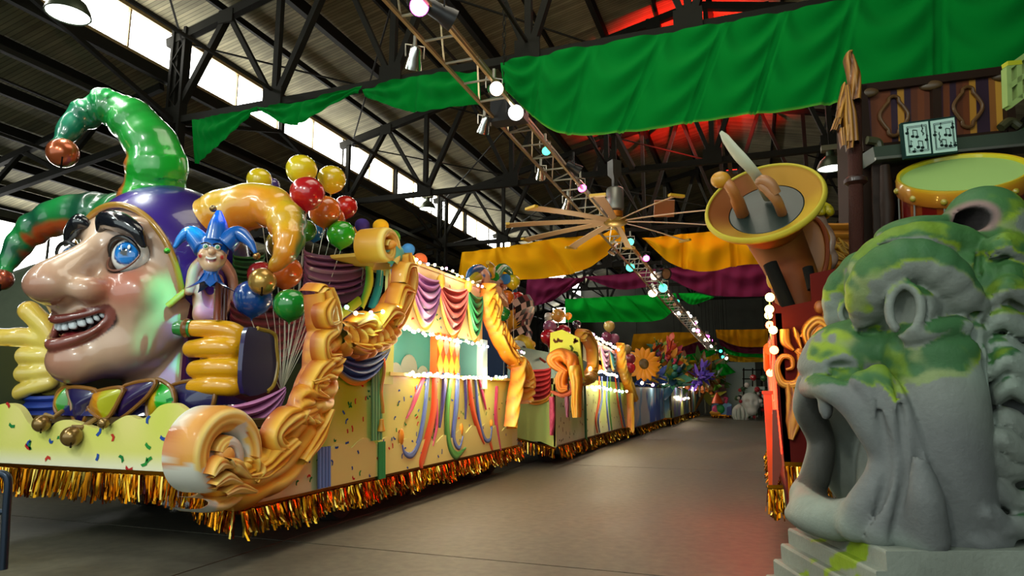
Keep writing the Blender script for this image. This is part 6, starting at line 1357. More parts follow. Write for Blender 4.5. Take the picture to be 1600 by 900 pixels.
# drum
dc = atV(1502, 273, 6.75); dr = thing('bass_drum', 'big red drum with a pale green head and gold hoop, just above the lion', 'drum', dc - (0, 0, 1.0)); RD = 92 / 1042 * 6.75
tcd = EYE - dc; tcd /= np.linalg.norm(tcd); upd = UP - tcd * (UP @ tcd); upd /= np.linalg.norm(upd); DA = tcd * .33 + upd * .944; DA /= np.linalg.norm(DA)
dx_ = np.cross(DA, (0, 0, 1.)); dx_ /= np.linalg.norm(dx_); dy_ = np.cross(DA, dx_); DP = lambda a, r, h: dc + (dx_ * math.cos(a) + dy_ * math.sin(a)) * r + DA * h
MB().lathe(dc, [(0, .01), (RD * .5, .012), (RD * .93, 0)], 48, DA, col='8aa860').build('drum_head', M_FLAT, dr)
MB().lathe(dc, [(RD * .93, -.0), (RD * .95, .035), (RD, .04), (RD * 1.02, 0), (RD * 1.02, -.14), (RD * .99, -.15)], 48, DA, col=np.array([lin(c) for c in ('b8b01c', 'c8b81c', 'c8a01c', 'c0821a', '8a4a10', '4a2008')])).build('hoop', M_LACQ, dr)
m = MB()
for k in range(24):
    a0, a1 = 2 * PI * k / 24, 2 * PI * (k + 1) / 24; m.grid([[DP(a, RD * .97, z) for z in (-.12, -.9)] for a in np.linspace(a0, a1, 4)], '6a0a08' if k % 2 else '8a3a0e')
m.build('shell', M_LACQ, dr)
for k in range(12):
    a = 2 * PI * k / 12 + .13; MB().bar(DP(a, RD, -.1), DP(a, RD, -.88), .014, col='8a8a84').build('tension_rod', M_PAINT, dr); MB().ball(DP(a, RD * 1.02, -.07), (.035, .035, .035), 10, 8, '9a8a2a').build('lug', M_LACQ, dr)
MB().lathe(dc, [(RD * .97, -.84), (RD * 1.02, -.85), (RD * 1.02, -.92), (RD * .97, -.92)], 40, DA, col='8a5a10').build('hoop', M_LACQ, dr)
MB().box(dc - (0, 0, 1.2), (.8, .8, .5)).build('drum_stand', mat('deck_dark'), mf)
# pale green lattice at the right edge
lt2 = thing('green_lattice', 'pale green perforated lattice panel at the top right edge', 'lattice', atV(1590, 170, 6.6)); W_ = lambda x, y: atV(x, y, 6.6)
for a, b in (((1572, 108), (1574, 168)), ((1572, 108), (1640, 60)), ((1574, 168), (1640, 118)), ((1573, 138), (1640, 88)), ((1588, 98), (1590, 156)), ((1604, 86), (1606, 144)), ((1620, 74), (1622, 132))): MB().bar(W_(*a), W_(*b), .05, .08, col='8aa05a', up=d0).build('lattice_bar', M_PAINT, lt2)
MB().bar(W_(1570, 102), W_(1592, 100), .05, .09, col='a8a81c', up=d0).build('cap_rail', M_PAINT, lt2)
# red floodlight between the roof trusses, washing the decking above
fd_ = thing('red_floodlight', 'small floodlight between the trusses washing the roof boards red', 'floodlight', (-.3, 20.2, 8.1))
MB().box((-.3, 20.2, 8.1), (.35, .25, .12)).bar((-.3, 20.2, 8.05), (-.3, 20.2, 7.45), .05).bar((-.3, 17, 7.45), (-.3, 23.6, 7.45), .1).build('housing', M_BLACK, fd_)
MB().box((-.3, 20.2, 8.17), (.3, .2, .02)).build('lens', mat('red_lens', (1, .02, .01), .4, emit=6, ecol=(1, .02, .01)), fd_)
l = light('floodlight_beam', 'SPOT', (-.3, 20.2, 8.25), 11000, (1, .012, .006), (-.9, 20.9, 12), .1, 112, .4); l.location = (0, 0, .15); l.parent = fd_
# =================================================================== FLOAT 2
X2 = -4.1
S2 = Plane(lambda x, y: atX(x, y, X2), (1, 0, 0)); S2.U = np.array([0, 1., 0])
Y2a = S2(869, 650)[1]; Y2b = S2(985, 650)[1]
F2 = Plane(lambda x, y: atY(x, y, Y2a), (0, -1, 0)); F2.U = np.array([1., 0, 0])
f2 = thing('parade_float', 'second yellow-green float behind the near one, with a red swag and orange bow', 'parade float', (-5.8, (Y2a + Y2b) / 2, 0), 'parade floats in line on the left')
def f2c(P):
    y, z = P[..., 1], P[..., 2]; c = np.tile(np.array(lin('dfe2a0')), (*y.shape, 1)); c = mixc(c, '9fc41a', ss(.9, 1.8, z) * .8); c = mixc(c, '5fa01e', ss(.6, .1, abs((y - Y2a) % 3.2 - 1.6)) * .5); return mixc(c, 'e8e8cc', ss(.9, .5, z) * .6)
zb2 = .42
for i in range(3): panel('side_panel', Y2a + (Y2b - Y2a) * i / 3, Y2a + (Y2b - Y2a) * (i + 1) / 3, zb2, 1.9, X=X2, ny=40, nz=14, colf=f2c).build('side_panel', M_PAINT, f2)
fp = smooth_path([F2(*p) for p in ((869, 700), (845, 688), (806, 684), (700, 684), (700, 612), (830, 612), (869, 606))], 8) if 0 else np.array([F2(*p) for p in ((868, 700), (845, 690), (760, 686), (760, 606), (868, 600))])
MB().prism(fp, (0, .1, 0), 'b8cc6a').build('front_panel', M_PAINT, f2)
fas2 = [S2(915, 522), S2(960, 548), S2(962, 578), S2(916, 563)]
MB().prism(fas2, (-.08, 0, 0), 'd8d0a0').build('fascia', M_PAINT, f2)
MB().box((-5.2, (Y2a + Y2b) / 2, 2.0), (.05, Y2b - Y2a, 1.3), col='8ab8b4').build('window_backboard', M_PAINT, f2)
MB().prism([S2(930, 578), S2(944, 580), S2(944, 566), S2(930, 560)], (-.05, 0, 0), 'd8702a').prism([S2(946, 580), S2(966, 581), S2(966, 574), S2(946, 568)], (-.3, 0, 0), '5a7088').build('window_post', M_PAINT, f2)
MB().box((X2 - 1.6, (Y2a + Y2b) / 2, .9), (3.1, Y2b - Y2a - .3, .2), col='1c140c').box((X2 - 1.6, (Y2a + Y2b) / 2, 1.85), (3.1, Y2b - Y2a, .08), col='2c2410').build('deck', M_FLAT, f2)
for y in (Y2a + .9, Y2b - .9): wheel(f2, X2 - .5, y, .34); 
MB().box((-6.2, Y2a + .3, 2.6), (1.6, .08, 1.5), col='2a3a58').build('rear_board', M_FLAT, f2)
lb = [F2(*p) for p in ((858, 575), (860, 520), (878, 515), (905, 528), (912, 590))]; MB().prism(lb, (0, .1, 0), 'd4dc2a').build('lime_board', M_PAINT, f2)
confetti(F2, lambda x, y: True, 862, 905, 530, 575, 16, .14, 3, cols=('4a5a20', '5a3a20')).build('confetti', M_FLAT, f2)['kind'] = 'stuff'
confetti(S2, lambda x, y: zb2 + .1 < S2(x, y)[2] < 1.6, 872, 984, 590, 700, 70, .08, 4, cols=('6a5a2a', '5a6a3a', '8a4a2a')).build('confetti', M_FLAT, f2)['kind'] = 'stuff'
m = fringe((X2 + .02, Y2a, zb2), (X2 + .02, Y2b, zb2), .26, (1, 0, 0), 55, 23); m.build('foil_fringe', M_FOIL, f2)['kind'] = 'stuff'
p, q = F2(806, 686), F2(868, 702); m = fringe(p, q, .22, (0, -1, 0), 70, 26); m.build('foil_fringe', M_FOIL, f2)['kind'] = 'stuff'
sw((812, 572), (862, 572), 627, '7a0f14', 'd8484a', 'e88a1c', par=f2, pl=F2, folds=7, amp=.07, nm='red_swag', edge0=.7, shape=.35)
F2b = Plane(lambda x, y: atY(x, y, Y2a - .2), (0, -1, 0)); OB = [(0, '9a3a08'), (.6, 'e8861c'), (1, 'f0a040')]
def leaf(L, w, pl, par, cols, d=.12, nm='bow_loop', seed=1, fr=14, **k): return goldscroll(nm, L, w, pl, d, par, seed, 40, (), fr, cols, .02, None, .2)
leaf([(888, 582), (872, 572), (866, 562), (878, 555), (892, 562), (898, 578)], [10, 16, 22, 24, 22, 14], F2b, f2, OB, .2); leaf([(884, 578), (878, 592), (880, 606), (890, 606)], [14, 20, 20, 8], F2b, f2, OB, .18, seed=2)
leaf([(862, 612), (880, 618), (895, 610), (892, 595)], [4, 8, 8, 4], F2b, f2, [(0, 'a83a2a'), (1, 'e07a4a')], .08, seed=5)
leaf([(897, 572), (902, 600), (901, 630), (902, 652)], [20, 16, 14, 12], F2b, f2, YEL, .2, 'gold_leg', 3); leaf([(862, 620), (863, 650), (862, 680)], [8, 8, 5], F2b, f2, PNK, .06, 'pink_ribbon', 4); leaf([(886, 600), (886, 630), (887, 652)], [6, 6, 3], F2b, f2, [(0, '6a2a4a'), (1, 'b87a9a')], .06, 'mauve_ribbon', 4)
goldscroll('gold_scroll', [(896, 592), (912, 592), (919, 574), (917, 545), (908, 524), (900, 522), (898, 532)], [16, 20, 18, 15, 16, 12, 8], S2, .22, f2, 71, 80, (), 15, YEL)
goldscroll('gold_scroll', [(961, 538), (965, 570), (976, 600), (985, 624)], [12, 15, 13, 10], S2, .22, f2, 72, 60, (), 12, YEL); goldscroll('gold_scroll', [(979, 600), (981, 640), (980, 676)], [8, 9, 8], S2, .15, f2, 73, 60, (), 12, YEL)
for a, b, by, lo, hi in (((918, 530), (933, 538), 574, '8a1c28', 'e8607a'), ((935, 540), (949, 546), 580, '5a2a6a', 'c89ac0'), ((950, 547), (960, 552), 578, '0c4a5a', '4aa0a8')): sw(a, b, by, lo, hi, 'e8902a', par=f2, pl=S2, folds=5, amp=.05)
for L in ([(935, 588, 2.5), (936, 620, 3.5), (930, 655, 3), (932, 676, 1.5)], [(948, 588, 2), (947, 630, 3), (951, 672, 2.5)], [(960, 588, 2), (965, 630, 3), (972, 668, 2)]):
    art(L, S2, ORA if L[0][0] != 948 else BLU, .03).build('painted_hat_tail', M_PAINT, f2); art([(x + 4, y, w) for x, y, w in L], S2, BLU if L[0][0] != 948 else GRN, .03).build('painted_hat_tail', M_PAINT, f2)
for L in ([(912, 600, 4), (913, 640, 5), (914, 690, 4)],): art(L, S2, [(0, '0a4a20'), (.5, '6aae6a'), (1, '0c4a24')], .05).build('painted_pilaster', M_PAINT, f2)
bulb_string('string_lights', 'bright bulbs along the canopy top of the second float', [S2(x, y) + (.12, 0, 0) for x, y in ((912, 520), (935, 532), (960, 546))], ['warm', 'warm', 'pink'], .05, 18, 90, nl=1)
bulb_string('string_lights', 'bright bulbs under the canopy of the second float', [S2(x, y) + (.12, 0, 0) for x, y in ((915, 576), (935, 582), (957, 587))], ['warm', 'warm', 'blue'], .05, 18, 90, nl=1)
bulb_string('string_lights', 'bright bulbs on the counter of the second float', [S2(x, y) + (.12, 0, 0) for x, y in ((918, 604), (945, 608), (972, 612))], ['warm', 'warm', 'teal'], .05, 14, 90, nl=1)
# ---- clown and jester heads riding at the back of the near float
BK = -5.6
bp_ = lambda x, y, d=0: atX(x, y, BK + d)
cl_ = thing('clown_figure', 'white-faced clown with yellow curls and a checkered diamond hat behind the gold column', 'parade figure', bp_(815, 590))
S = Sculpt(bp_(812, 546) - .7, bp_(812, 546) + .7, .03); hc = bp_(812, 548); S.ell(hc, (.26, .26, .30), 0); S.ell(hc + (.1, -.27, -.05), .07, .03)
S.build('head', M_PAINT, cl_, lambda V, N: mixc(mixc(np.tile(np.array(lin('e4ded0')), (len(V), 1)), 'c01a20', ss(.13, .08, np.linalg.norm(V - (hc + (.12, -.3, -.06)), axis=1))), '101010', ss(.09, .05, np.linalg.norm(V - (hc + (.2, -.2, .06)), axis=1))))
S = Sculpt(hc - .75, hc + .75, .035); r_ = random.Random(4)
for k in range(46):
    a = r_.uniform(-.3, PI + .3); S.ell(hc + np.array([math.cos(a) * .30, r_.uniform(-.1, .25), math.sin(a) * .30 + .02]), .10, .012)
S.build('curly_hair', M_PAINT, cl_, col=lin('e8b81c'))
ck = MB(); c0 = bp_(806, 510); n1, n2 = 10, 6
for i in range(n1):
    for j in range(n2):
        f = lambda i, j: c0 + np.array([.1 * math.sin(j), (i / n1 - .5) * 1.6 + .25 * (j / n2), .45 - j / n2 * .9 + .35 * math.sin(i / n1 * PI)]) + np.array([.35 * math.sin(i / n1 * PI), 0, 0])
        ck.add([f(i, j), f(i + 1, j), f(i + 1, j + 1), f(i, j + 1)], [(0, 1, 2, 3)], ('0c0c0e', 'd8b8a8', '7a1c1c', '0c0c0e')[(i + j) % 2 * (1 + (i % 3 == 0))])
ck.build('checkered_hat', M_PAINT, cl_, smooth='all')
fn = MB(); fc = bp_(794, 516)
G = [[fc + np.array([.1 * (k % 2), 0, 0]) + rr_ * np.array([.2, math.cos(a), math.sin(a)]) for rr_ in (.1, .5)] for k, a in enumerate(np.linspace(.2, PI + .3, 30))]
fn.grid(G, 'd8a01c').build('pleated_collar', M_PAINT, cl_); MB().ball(bp_(826, 482), (.08, .08, .09), 12, 8, 'e8c82a').build('hat_button', M_PAINT, cl_)
MB().tube([bp_(826, 540), bp_(838, 556, .3), bp_(852, 566, .6)], .03, 8, 'b0301c').build('baton', M_PAINT, cl_)
jm = thing('jester_mask', 'cluster of small jester faces with striped hats, high behind the canopy end', 'parade figure', bp_(768, 470))
for k, (x, y, s) in enumerate(((752, 436, .26), (782, 442, .24), (770, 448, .22))):
    h = bp_(x, y); S = Sculpt(h - .5, h + .5, .028); S.ell(h, (s * .8, s * .8, s), 0); S.ell(h + (.08, -s * .85, -.03), s * .3, .04); S.ell(h + (.03, -s * .6, -s * .8), s * .4, .05)
    S.build('face', M_LACQ, jm, lambda V, N, h=h, s=s: mixc(mixc(np.tile(np.array(lin('d89a78')), (len(V), 1)), '8a3020', ss(.1, .05, np.linalg.norm(V - (h + (.1, -s * .85, -s * .45)), axis=1))), '1a5a9a', ss(.07, .04, np.linalg.norm(V - (h + (.16, -s * .7, s * .2)), axis=1))))
for k, (L, col) in enumerate((([(760, 432), (750, 420), (736, 424), (730, 436)], '1a5a9a'), ([(765, 430), (768, 418), (762, 410)], 'c89a1c'), ([(772, 432), (784, 418), (796, 424), (800, 438)], '1a8a2a'), ([(745, 434), (736, 440), (733, 452)], 'b8a01c'), ([(790, 436), (800, 440), (806, 455)], '2a6aa0'), ([(776, 455), (788, 470), (792, 486)], 'c8845a'))):
    MB().tube(smooth_path([bp_(x, y, .05 * k) for x, y in L], 14), np.linspace(.13, .05, 14), 10, col).build('hat_horn', M_LACQ, jm)
G2_ = 'balloons behind the canopy of the near float'
for a in ((801, 441, 12, BK + .3, 'd8c01c', 'yellow balloon beside the jester faces'), (792, 465, 12, BK + .2, 'd8701a', 'orange balloon under the yellow one beside the jester faces'), (808, 466, 11, BK, 'c8281c', 'red-orange balloon right of the orange one by the jester faces'), (786, 490, 12, BK + .2, '1a7a2a', 'green balloon above the checkered clown hat'), (798, 494, 10, BK - .2, '1a4a8a', 'blue balloon half behind the green one above the clown hat'), (770, 502, 10, BK - .3, 'c8901c', 'amber balloon left of the clown hat collar'), (774, 430, 10, BK - .4, '1f7a2a', 'green balloon behind the jester faces')):
    balloon(*a, G2_)
G3_ = 'balloons over the second float'
for a in ((872, 493, 11, -4.9, 'c8903a', 'gold balloon at the top of the second float cluster'), (888, 494, 6, -5.0, 'e08a1c', 'small orange balloon right of the gold one'), (857, 495, 7, -5.6, 'a8988a', 'greyish balloon left of the gold one on the second float'), (859, 511, 11, -5.0, '9a5a7a', 'mauve balloon of the second float cluster'), (880, 519, 12, -4.7, 'a01a34', 'crimson balloon of the second float cluster'),
          (857, 527, 13, -4.9, 'c8162a', 'bright red balloon of the second float cluster'), (865, 537, 11, -5.1, 'b8401c', 'rust balloon hanging lowest in the second float cluster'), (901, 507, 7, -4.6, '2a1a2a', 'dark balloon by the lime board of the second float'), (952, 510, 9, -4.5, 'c8aa5a', 'pale gold balloon over the canopy of the second float'),
          (948, 526, 8, -4.6, '8a3a5a', 'plum balloon under the pale gold one'), (960, 529, 8, -4.4, '9a5a7a', 'dusty pink balloon over the canopy lights'), (979, 546, 8, -4.0, 'b8a05a', 'pale gold balloon beside the yellow sunflower'), (984, 561, 9, -3.9, '9a3a4a', 'rose balloon left of the yellow sunflower'), (972, 557, 7, -4.2, '8a4a6a', 'mauve balloon behind the end column of the second float'), (984, 575, 9, -3.9, 'c82a3a', 'red balloon below the yellow sunflower')):
    balloon(*a, G3_)
# ---- sunflower and figures further down the line
def flower(px, py, X, r, col, ccol, label, group, n=14, par=None):
    c = atX(px, py, X); t = thing('giant_flower', label, 'flower', c - (0, 0, r), group); ax = np.array([.35, -.93, .1]); ax /= np.linalg.norm(ax); e1 = np.cross(ax, (0, 0, 1.)); e1 /= np.linalg.norm(e1); e2 = np.cross(ax, e1)
    me = None
    for k in range(n):
        a = 2 * PI * k / n; d = e1 * math.cos(a) + e2 * math.sin(a); s = -e1 * math.sin(a) + e2 * math.cos(a)
        G = [[c + d * r * q + s * w * r * b + ax * (.06 * r * math.sin(q * 3) + .05 * r * (1 - b * b)) for b in (-1, -.4, .4, 1)] for q, w in ((.25, .1), (.5, .2), (.75, .2), (.95, .1), (1.05, .01))]
        MB().grid(G, col).build('petal', M_PAINT, t, smooth='all')
    MB().ball(c + ax * .04 * r, (.33 * r, .2 * r, .33 * r), 16, 10, ccol).build('flower_centre', M_PAINT, t); return t
flower(1005, 569, -4.5, .72, 'e8940c', '5a4414', 'large yellow sunflower at the end of the second float', 'giant flowers on the floats', 16)
def tent(x0, x1, yb0, yb1, yt, X, cols, label, seed, name='parade_float'):
    """a more distant float: painted side, front, fringe, board cut-outs and foliage figures on deck"""
    Pl = Plane(lambda x, y: atX(x, y, X), (1, 0, 0)); Pl.U = np.array([0, 1., 0]); a = Pl(x0, yb0); b = Pl(x1, yb1); ya, yb = a[1], b[1]; zt = Pl((x0 + x1) / 2, yt)[2]; zb_ = max(.35, min(a[2], b[2]))
    t = thing(name, label, 'parade float', (X - 1.3, (ya + yb) / 2, 0), 'parade floats in line on the left'); r = np.random.default_rng(seed)
    def cf(P):
        c = np.tile(np.array(lin(cols[0])), (*P.shape[:2], 1)); n = fbm(P, 2.2, 3, seed); c = mixc(c, cols[1], ss(-.1, .3, n)); return mixc(c, cols[2], ss(.25, .5, fbm(P, 3.1, 3, seed + 1)))
    n = max(2, int((yb - ya) / 2.5))
    for i in range(n): panel('side_panel', ya + (yb - ya) * i / n, ya + (yb - ya) * (i + 1) / n, zb_, zt, X=X, ny=30, nz=14, colf=cf).build('side_panel', M_PAINT, t)
    xx = np.linspace(X - 2.6, X, 30); zz = np.linspace(zb_, zt, 14); G = np.array([[(x, ya, z) for z in zz] for x in xx]); MB().grid(G, cf(G)).build('front_panel', M_PAINT, t)
    MB().box((X - 1.3, (ya + yb) / 2, zt), (2.5, yb - ya, .06), col='15120c').box((X - 1.3, (ya + yb) / 2, zb_ + .1), (2.4, yb - ya - .3, .1), col='0c0a08').build('deck', M_FLAT, t)
    fringe((X + .02, ya, zb_), (X + .02, yb, zb_), .26, (1, 0, 0), 26, seed).build('foil_fringe', M_FOIL, t)['kind'] = 'stuff'; fringe((X - 2.6, ya - .02, zb_), (X, ya - .02, zb_), .26, (0, -1, 0), 30, seed).build('foil_fringe', M_FOIL, t)['kind'] = 'stuff'
    for y in (ya + .5, yb - .5): wheel(t, X - .4, y, .34)
    return t, ya, yb, zt
t3, ya3, yb3, zt3 = tent(992, 1039, 668, 665, 606, -4.0, ('dfe4f0', '3a62d0', '8ac0f0'), 'white and blue painted float third in line', 31)
t4, ya4, yb4, zt4 = tent(1050, 1077, 655, 652, 606, -3.7, ('4a7a9a', 'a8b46a', '5a5ab0'), 'dim blue-green painted float fourth in line', 32)
t5, ya5, yb5, zt5 = tent(1081, 1091, 650, 648, 606, -3.6, ('3a62a0', 'a88a4a', '4a8a7a'), 'dark blue float fifth in line near the end wall', 33)
MB().box((-5.2, ya3 + .3, 1.9), (1.3, .1, 1.2), col='3a4a66').build('blue_board', M_FLAT, t3)
# masses of carved leaves, ribbons and blooms standing on the far floats: every cluster a thing of its own
def bouquet(px, py, X, r, cols, label, seed, n=26, group='carved leaf and flower bouquets on the far floats'):
    c = atX(px, py, X); t = thing('flower_bouquet', label, 'bouquet', c - (0, 0, r * 1.2), group); q = random.Random(seed)
    for k in range(n):
        th, ph = q.uniform(-.4, PI + .4), q.uniform(-1.3, 1.3); d = np.array([math.sin(ph), -abs(math.cos(ph)) * q.uniform(.2, 1) * math.cos(th) * .5 - .2, math.sin(th)]); d = np.array([q.gauss(0, .55) + .2, q.gauss(-.1, .4), q.gauss(.35, .6)]); d /= np.linalg.norm(d); s = np.cross(d, (q.gauss(0, 1), q.gauss(0, 1), q.gauss(0, 1))); s /= np.linalg.norm(s); nn = np.cross(d, s)
        L_ = r * q.uniform(.7, 1.25); w = r * q.uniform(.12, .24); b = c + np.array([q.gauss(0, .15), q.gauss(0, .15), q.gauss(0, .3)]) * r
        G = [[b + d * L_ * u + nn * .15 * L_ * u * u + s * w * ww * v + nn * .04 * (1 - v * v) for v in (-1, 0, 1)] for u, ww in ((.1, .3), (.35, 1), (.65, .9), (.9, .4), (1, .02))]
        MB().grid(G, q.choice(cols)).build('leaf', M_PAINT, t, smooth='all')
    for k in range(5):
        p = c + np.array([q.uniform(0, .6), q.uniform(-.7, .1), q.uniform(-.5, .8)]) * r; MB().ball(p, r * .16, 10, 8, q.choice(cols)).build('bloom', M_PAINT, t)
    MB().bar(c - (0, 0, r * 1.5), c, .08, col='3a3a1a').build('stem', M_PAINT, t)
LV_ = ['2f6a2a', '8a9a2a', 'c8a02a', '1f5a3a', 'd8781c', '6a2a5a', 'b83a2a']
for k, (x, y, X, r, c, lb_) in enumerate(((1022, 566, -3.9, .55, LV_, 'green and gold leaf bouquet right of the sunflower'), (1040, 580, -3.8, .5, ['d8502a', 'e87a4a', 'c83a5a', '7a8a2a'], 'coral and pink blossom bouquet'), (1012, 600, -3.3, .5, ['3a5ab0', '6a7ac8', '2a3a7a', 'c8a02a'], 'blue leaf bouquet on the third float corner'),
    (1032, 612, -3.2, .6, ['8aa83a', '3a7a5a', 'c8b04a', '2a5a8a'], 'green and blue leaf bouquet over the third float side'), (1052, 585, -3.3, .6, ['2a7a3a', 'd8d0b0', 'c8a01c', '1a5a4a'], 'white and green leaf bouquet'), (1066, 590, -3.1, .7, ['c87a1c', '7a3a1a', '5a6a1c', '3a5a2a'], 'amber leaf bouquet on the fourth float'),
    (1046, 612, -3.0, .6, ['1a6a5a', '3a8a6a', '8a9a3a', '1a4a6a'], 'teal leaf bouquet on the fourth float'), (1080, 588, -2.9, .7, ['3a7a2a', '7a8a2a', 'c8a82a', '2a4a2a'], 'tall green leaf bouquet behind the rust fern'), (1092, 590, -2.9, .42, ['5a3ac8', '7a5ad8', '3a2a8a'], 'violet blossom bouquet on the fourth float'), (1028, 552, -3, .45, LV_, 'small green bouquet topping the far floats beside the sunflower'), (1046, 562, -3, .45, ['d8502a', 'e89a2a', 'c83a5a'], 'coral bouquet above the white and green leaves'), (1060, 572, -3, .45, ['e8b02a', 'c87a1c', '3a7a2a'], 'golden bouquet above the amber leaves'), (1018, 585, -3, .4, ['e8a01c', '3a5ab0', 'c8c8d8'], 'gold and blue bouquet below the sunflower'), (1072, 600, -3, .4, ['c83a2a', 'e8a02a', '2a7a5a'], 'red and gold bouquet low on the fourth float'), (1100, 600, -2.8, .8, ['3a5a1c', '6a6a1c', '8a5a1c'], 'olive leaf bouquet on the far float near the end wall'),
    (1082, 612, -2.7, .8, ['b0601a', '8a4a14', 'c8781c'], 'rust coloured fern bouquet'), (1106, 614, -2.5, .8, ['4a7a1c', '8a8a2a', '3a5a1c'], 'yellow-green leaf bouquet at the last float'))):
    y = min(y, 594); X, q_ = (-4.5, 1.5) if x < 1045 else (-3.75, 1.55) if x < 1085 else (-2.8, 1.6)
    bouquet(x, y, X, r * q_, c, lb_, 50 + k)
for a, b, X, lb_ in (((1003, 598), (1036, 600), -3.95, 'tiny lights over the third float'), ((1050, 598), (1068, 604), -3.6, 'tiny lights over the fourth float'), ((1060, 620), (1076, 622), -3.6, 'tiny lights low on the fourth float'), ((1082, 604), (1090, 608), -3.5, 'tiny lights over the last float')):
    bulb_string('string_lights', 'row of ' + lb_, [atX(*a, X), atX((a[0] + b[0]) / 2, (a[1] + b[1]) / 2 + 2, X), atX(*b, X)], ['warm', 'pink', 'warm'], .07, 5, 30, nl=1)
# ---- small bright float at the end of the aisle
ef = thing('parade_float', 'small sky blue and orange float crossways at the end of the aisle', 'parade float', (*atY(1127, 650, 43)[:2], 0)); PE = Plane(lambda x, y: atY(x, y, 43), (0, -1, 0)); PE.U = np.array([1., 0, 0])
MB().prism([PE(1112, 649), PE(1143, 649), PE(1143, 632), PE(1135, 628), (PE(1127, 634)), PE(1118, 630), PE(1112, 633)], (0, .8, 0), '6aa8d8').build('body', M_PAINT, ef)
MB().prism([PE(1135, 649), PE(1143, 649), PE(1143, 634), PE(1136, 636)], (0, -.05, 0), '2a3a8a').build('blue_side', M_PAINT, ef); MB().ball(PE(1118, 641) - (0, .1, 0), (.2, .1, .3), 14, 10, 'e8508a').ball(PE(1118, 645) - (0, .1, 0), (.35, .1, .15), 14, 8, 'e8a02a').build('painted_cloud', M_PAINT, ef)
MB().ball(PE(1125, 639) - (0, .1, 0), (.28, .1, .28), 14, 10, '1f9a4a').build('painted_tree', M_PAINT, ef); MB().lathe(PE(1121, 630), [(.35, 0), (.2, .35), (.0, .7)], 14, col='e8561a').build('orange_cone', M_PAINT, ef); MB().tube([PE(1134, 630), PE(1136, 622), PE(1131, 622)], .1, 8, 'c83a6a').build('pink_hook', M_PAINT, ef)
fringe(PE(1111, 649), PE(1143, 649), .22, (0, -1, 0), 30, 3).build('foil_fringe', M_FOIL, ef)['kind'] = 'stuff'
for x in (1118, 1138): wheel(ef, PE(x, 648)[0], 43.4, .28)
swag(atY(1110, 590, 44.5), atY(1134, 591, 44.5), 2.6, (0, -1, 0), 3, '3a1420', '8a5a4a', None, .1, shape=.2, edge0=.95).build('striped_curtain', M_PAINT)
o = bpy.data.objects['striped_curtain']; tag(o, 'tall dusky striped curtain behind the small end float', 'curtain')
# ---- white flower-skull prop and pale ribs before the partition
sk = thing('skull_prop', 'white skull prop wrapped in red and black blooms before the end wall', 'prop', atY(1178, 648, 41)); PS = lambda x, y, d=0: atY(x, y, 41 + d)
S = Sculpt(PS(1176, 632) - 1.3, PS(1176, 632) + 1.3, .06); h = PS(1173, 628); S.ell(h, (.55, .5, .55), 0); S.ell(h + (0, -.1, -.5), (.35, .35, .3), .1); S.ell(h + (-.2, -.5, 0), .17, .03, sub=True); S.ell(h + (.25, -.5, 0), .17, .03, sub=True); S.ell(h + (0, -.55, -.25), .08, .03, sub=True)
S.build('skull', M_PAINT, sk, col=lin('c8c8c0'))
r_ = random.Random(9)
for k in range(30):
    a = r_.uniform(0, 2 * PI); q = h + np.array([math.cos(a) * r_.uniform(.5, .95), r_.uniform(-.3, .3), math.sin(a) * r_.uniform(.5, 1.0)]); MB().ball(q, r_.uniform(.09, .17), 8, 6, r_.choice(['a01c28', '181818', 'c8c0b8', '2a4a2a', 'c8c0b8'])).build('bloom', M_PAINT, sk)
MB().tube([PS(1169, 640), PS(1170, 650)], .25, 10, 'a8a8a0').build('neck', M_PAINT, sk)
rb = thing('white_ribs', 'white ribbed pumpkin-like prop beside the skull', 'prop', PS(1157, 650)); MBr = [MB().tube([PS(1157, 634) + np.array([math.cos(a) * .4 * math.sin(b), math.sin(a) * .4 * math.sin(b), -.55 * (1 - math.cos(b)) * .85]) for b in np.linspace(.1, PI - .1, 12)], .1, 8, 'b8beb4').build('rib', M_PAINT, rb) for a in np.linspace(0, 2 * PI, 11)[:-1]]
sc_ = structure(thing('trim_1', None, None, PS(1175, 640)))
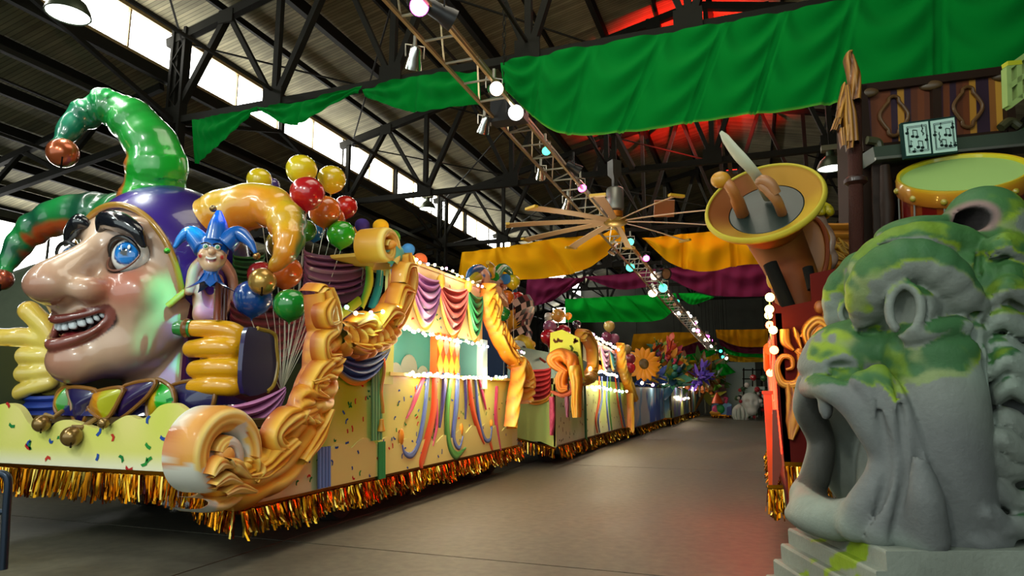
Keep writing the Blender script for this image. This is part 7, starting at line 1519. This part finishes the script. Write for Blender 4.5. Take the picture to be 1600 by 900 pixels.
for x in (1162, 1176, 1190, 1204): MB().bar(PS(x, 650, 1.5), PS(x, 575, 1.5), .08).build('scaffold_pole', M_STEEL, sc_)
for y in (578, 592, 606): MB().bar(PS(1160, y, 1.5), PS(1206, y, 1.5), .07).build('scaffold_rail', M_STEEL, sc_)
MB().prism([PS(1168, 604, .8), PS(1195, 604, .8), PS(1195, 618, .8), PS(1168, 618, .8)], (0, .1, 0)).build('banner', mat('partition_white'), sc_)
for x, y, c, nm in ((1177, 590, 'a01c24', 'dark red balloon before the scaffold'), (1193, 591, '3a6a3a', 'green balloon before the scaffold'), (1196, 614, '3a6a2a', 'lower green balloon before the scaffold')): balloon(x, y, 5, 0, c, nm, 'balloons before the scaffold', Y=40, zs=.02)
# ---- handrail at the left edge, canvas prop behind the far hand
hr = thing('hand_rail', 'dark steel rail end at the lower left corner', 'rail', atZ(2, 870, 0)); p = lambda x, y: atV(x, y, 4.3)
MB().tube(smooth_path([p(5, 890), p(10, 800), p(13, 755), p(8, 742), p(-5, 740), p(-20, 741)], 24), .024, 10).build('tube', mat('rail_steel', '2a3442', .35, .7), hr); MB().tube([p(7, 800), p(-20, 800)], .02, 8).build('cross_bar', mat('rail_steel'), hr)
cv = thing('canvas_dome', 'grey-green rounded canvas prop standing beyond the jester face', 'prop', (-14.2, 10.1, 0)); MB().lathe((-14.2, 10.1, 0), [(1.5, 0), (1.5, 2.6), (1.4, 3.4), (1.1, 4.0), (.6, 4.3), (0, 4.4)], 32).build('dome', mat('canvas_grey', '5c6450', .85, noise=.3), cv)
# second green float glimpsed under the prow at far left
uf = thing('parade_float', 'green float glimpsed far behind the prow, under the left fringe', 'parade float', (-12.3, 8.9, 0)); MB().box((-12.3, 8.9, .85), (3.4, 1.7, .7), col='2f6a24').build('body', M_PAINT, uf)
fringe((-14, 8.0, .5), (-10.6, 8.0, .5), .42, (0, -1, 0), 60, 9).build('foil_fringe', M_FOIL, uf)['kind'] = 'stuff'; wheel(uf, -11.2, 8.7, .3); wheel(uf, -13.2, 8.7, .3)
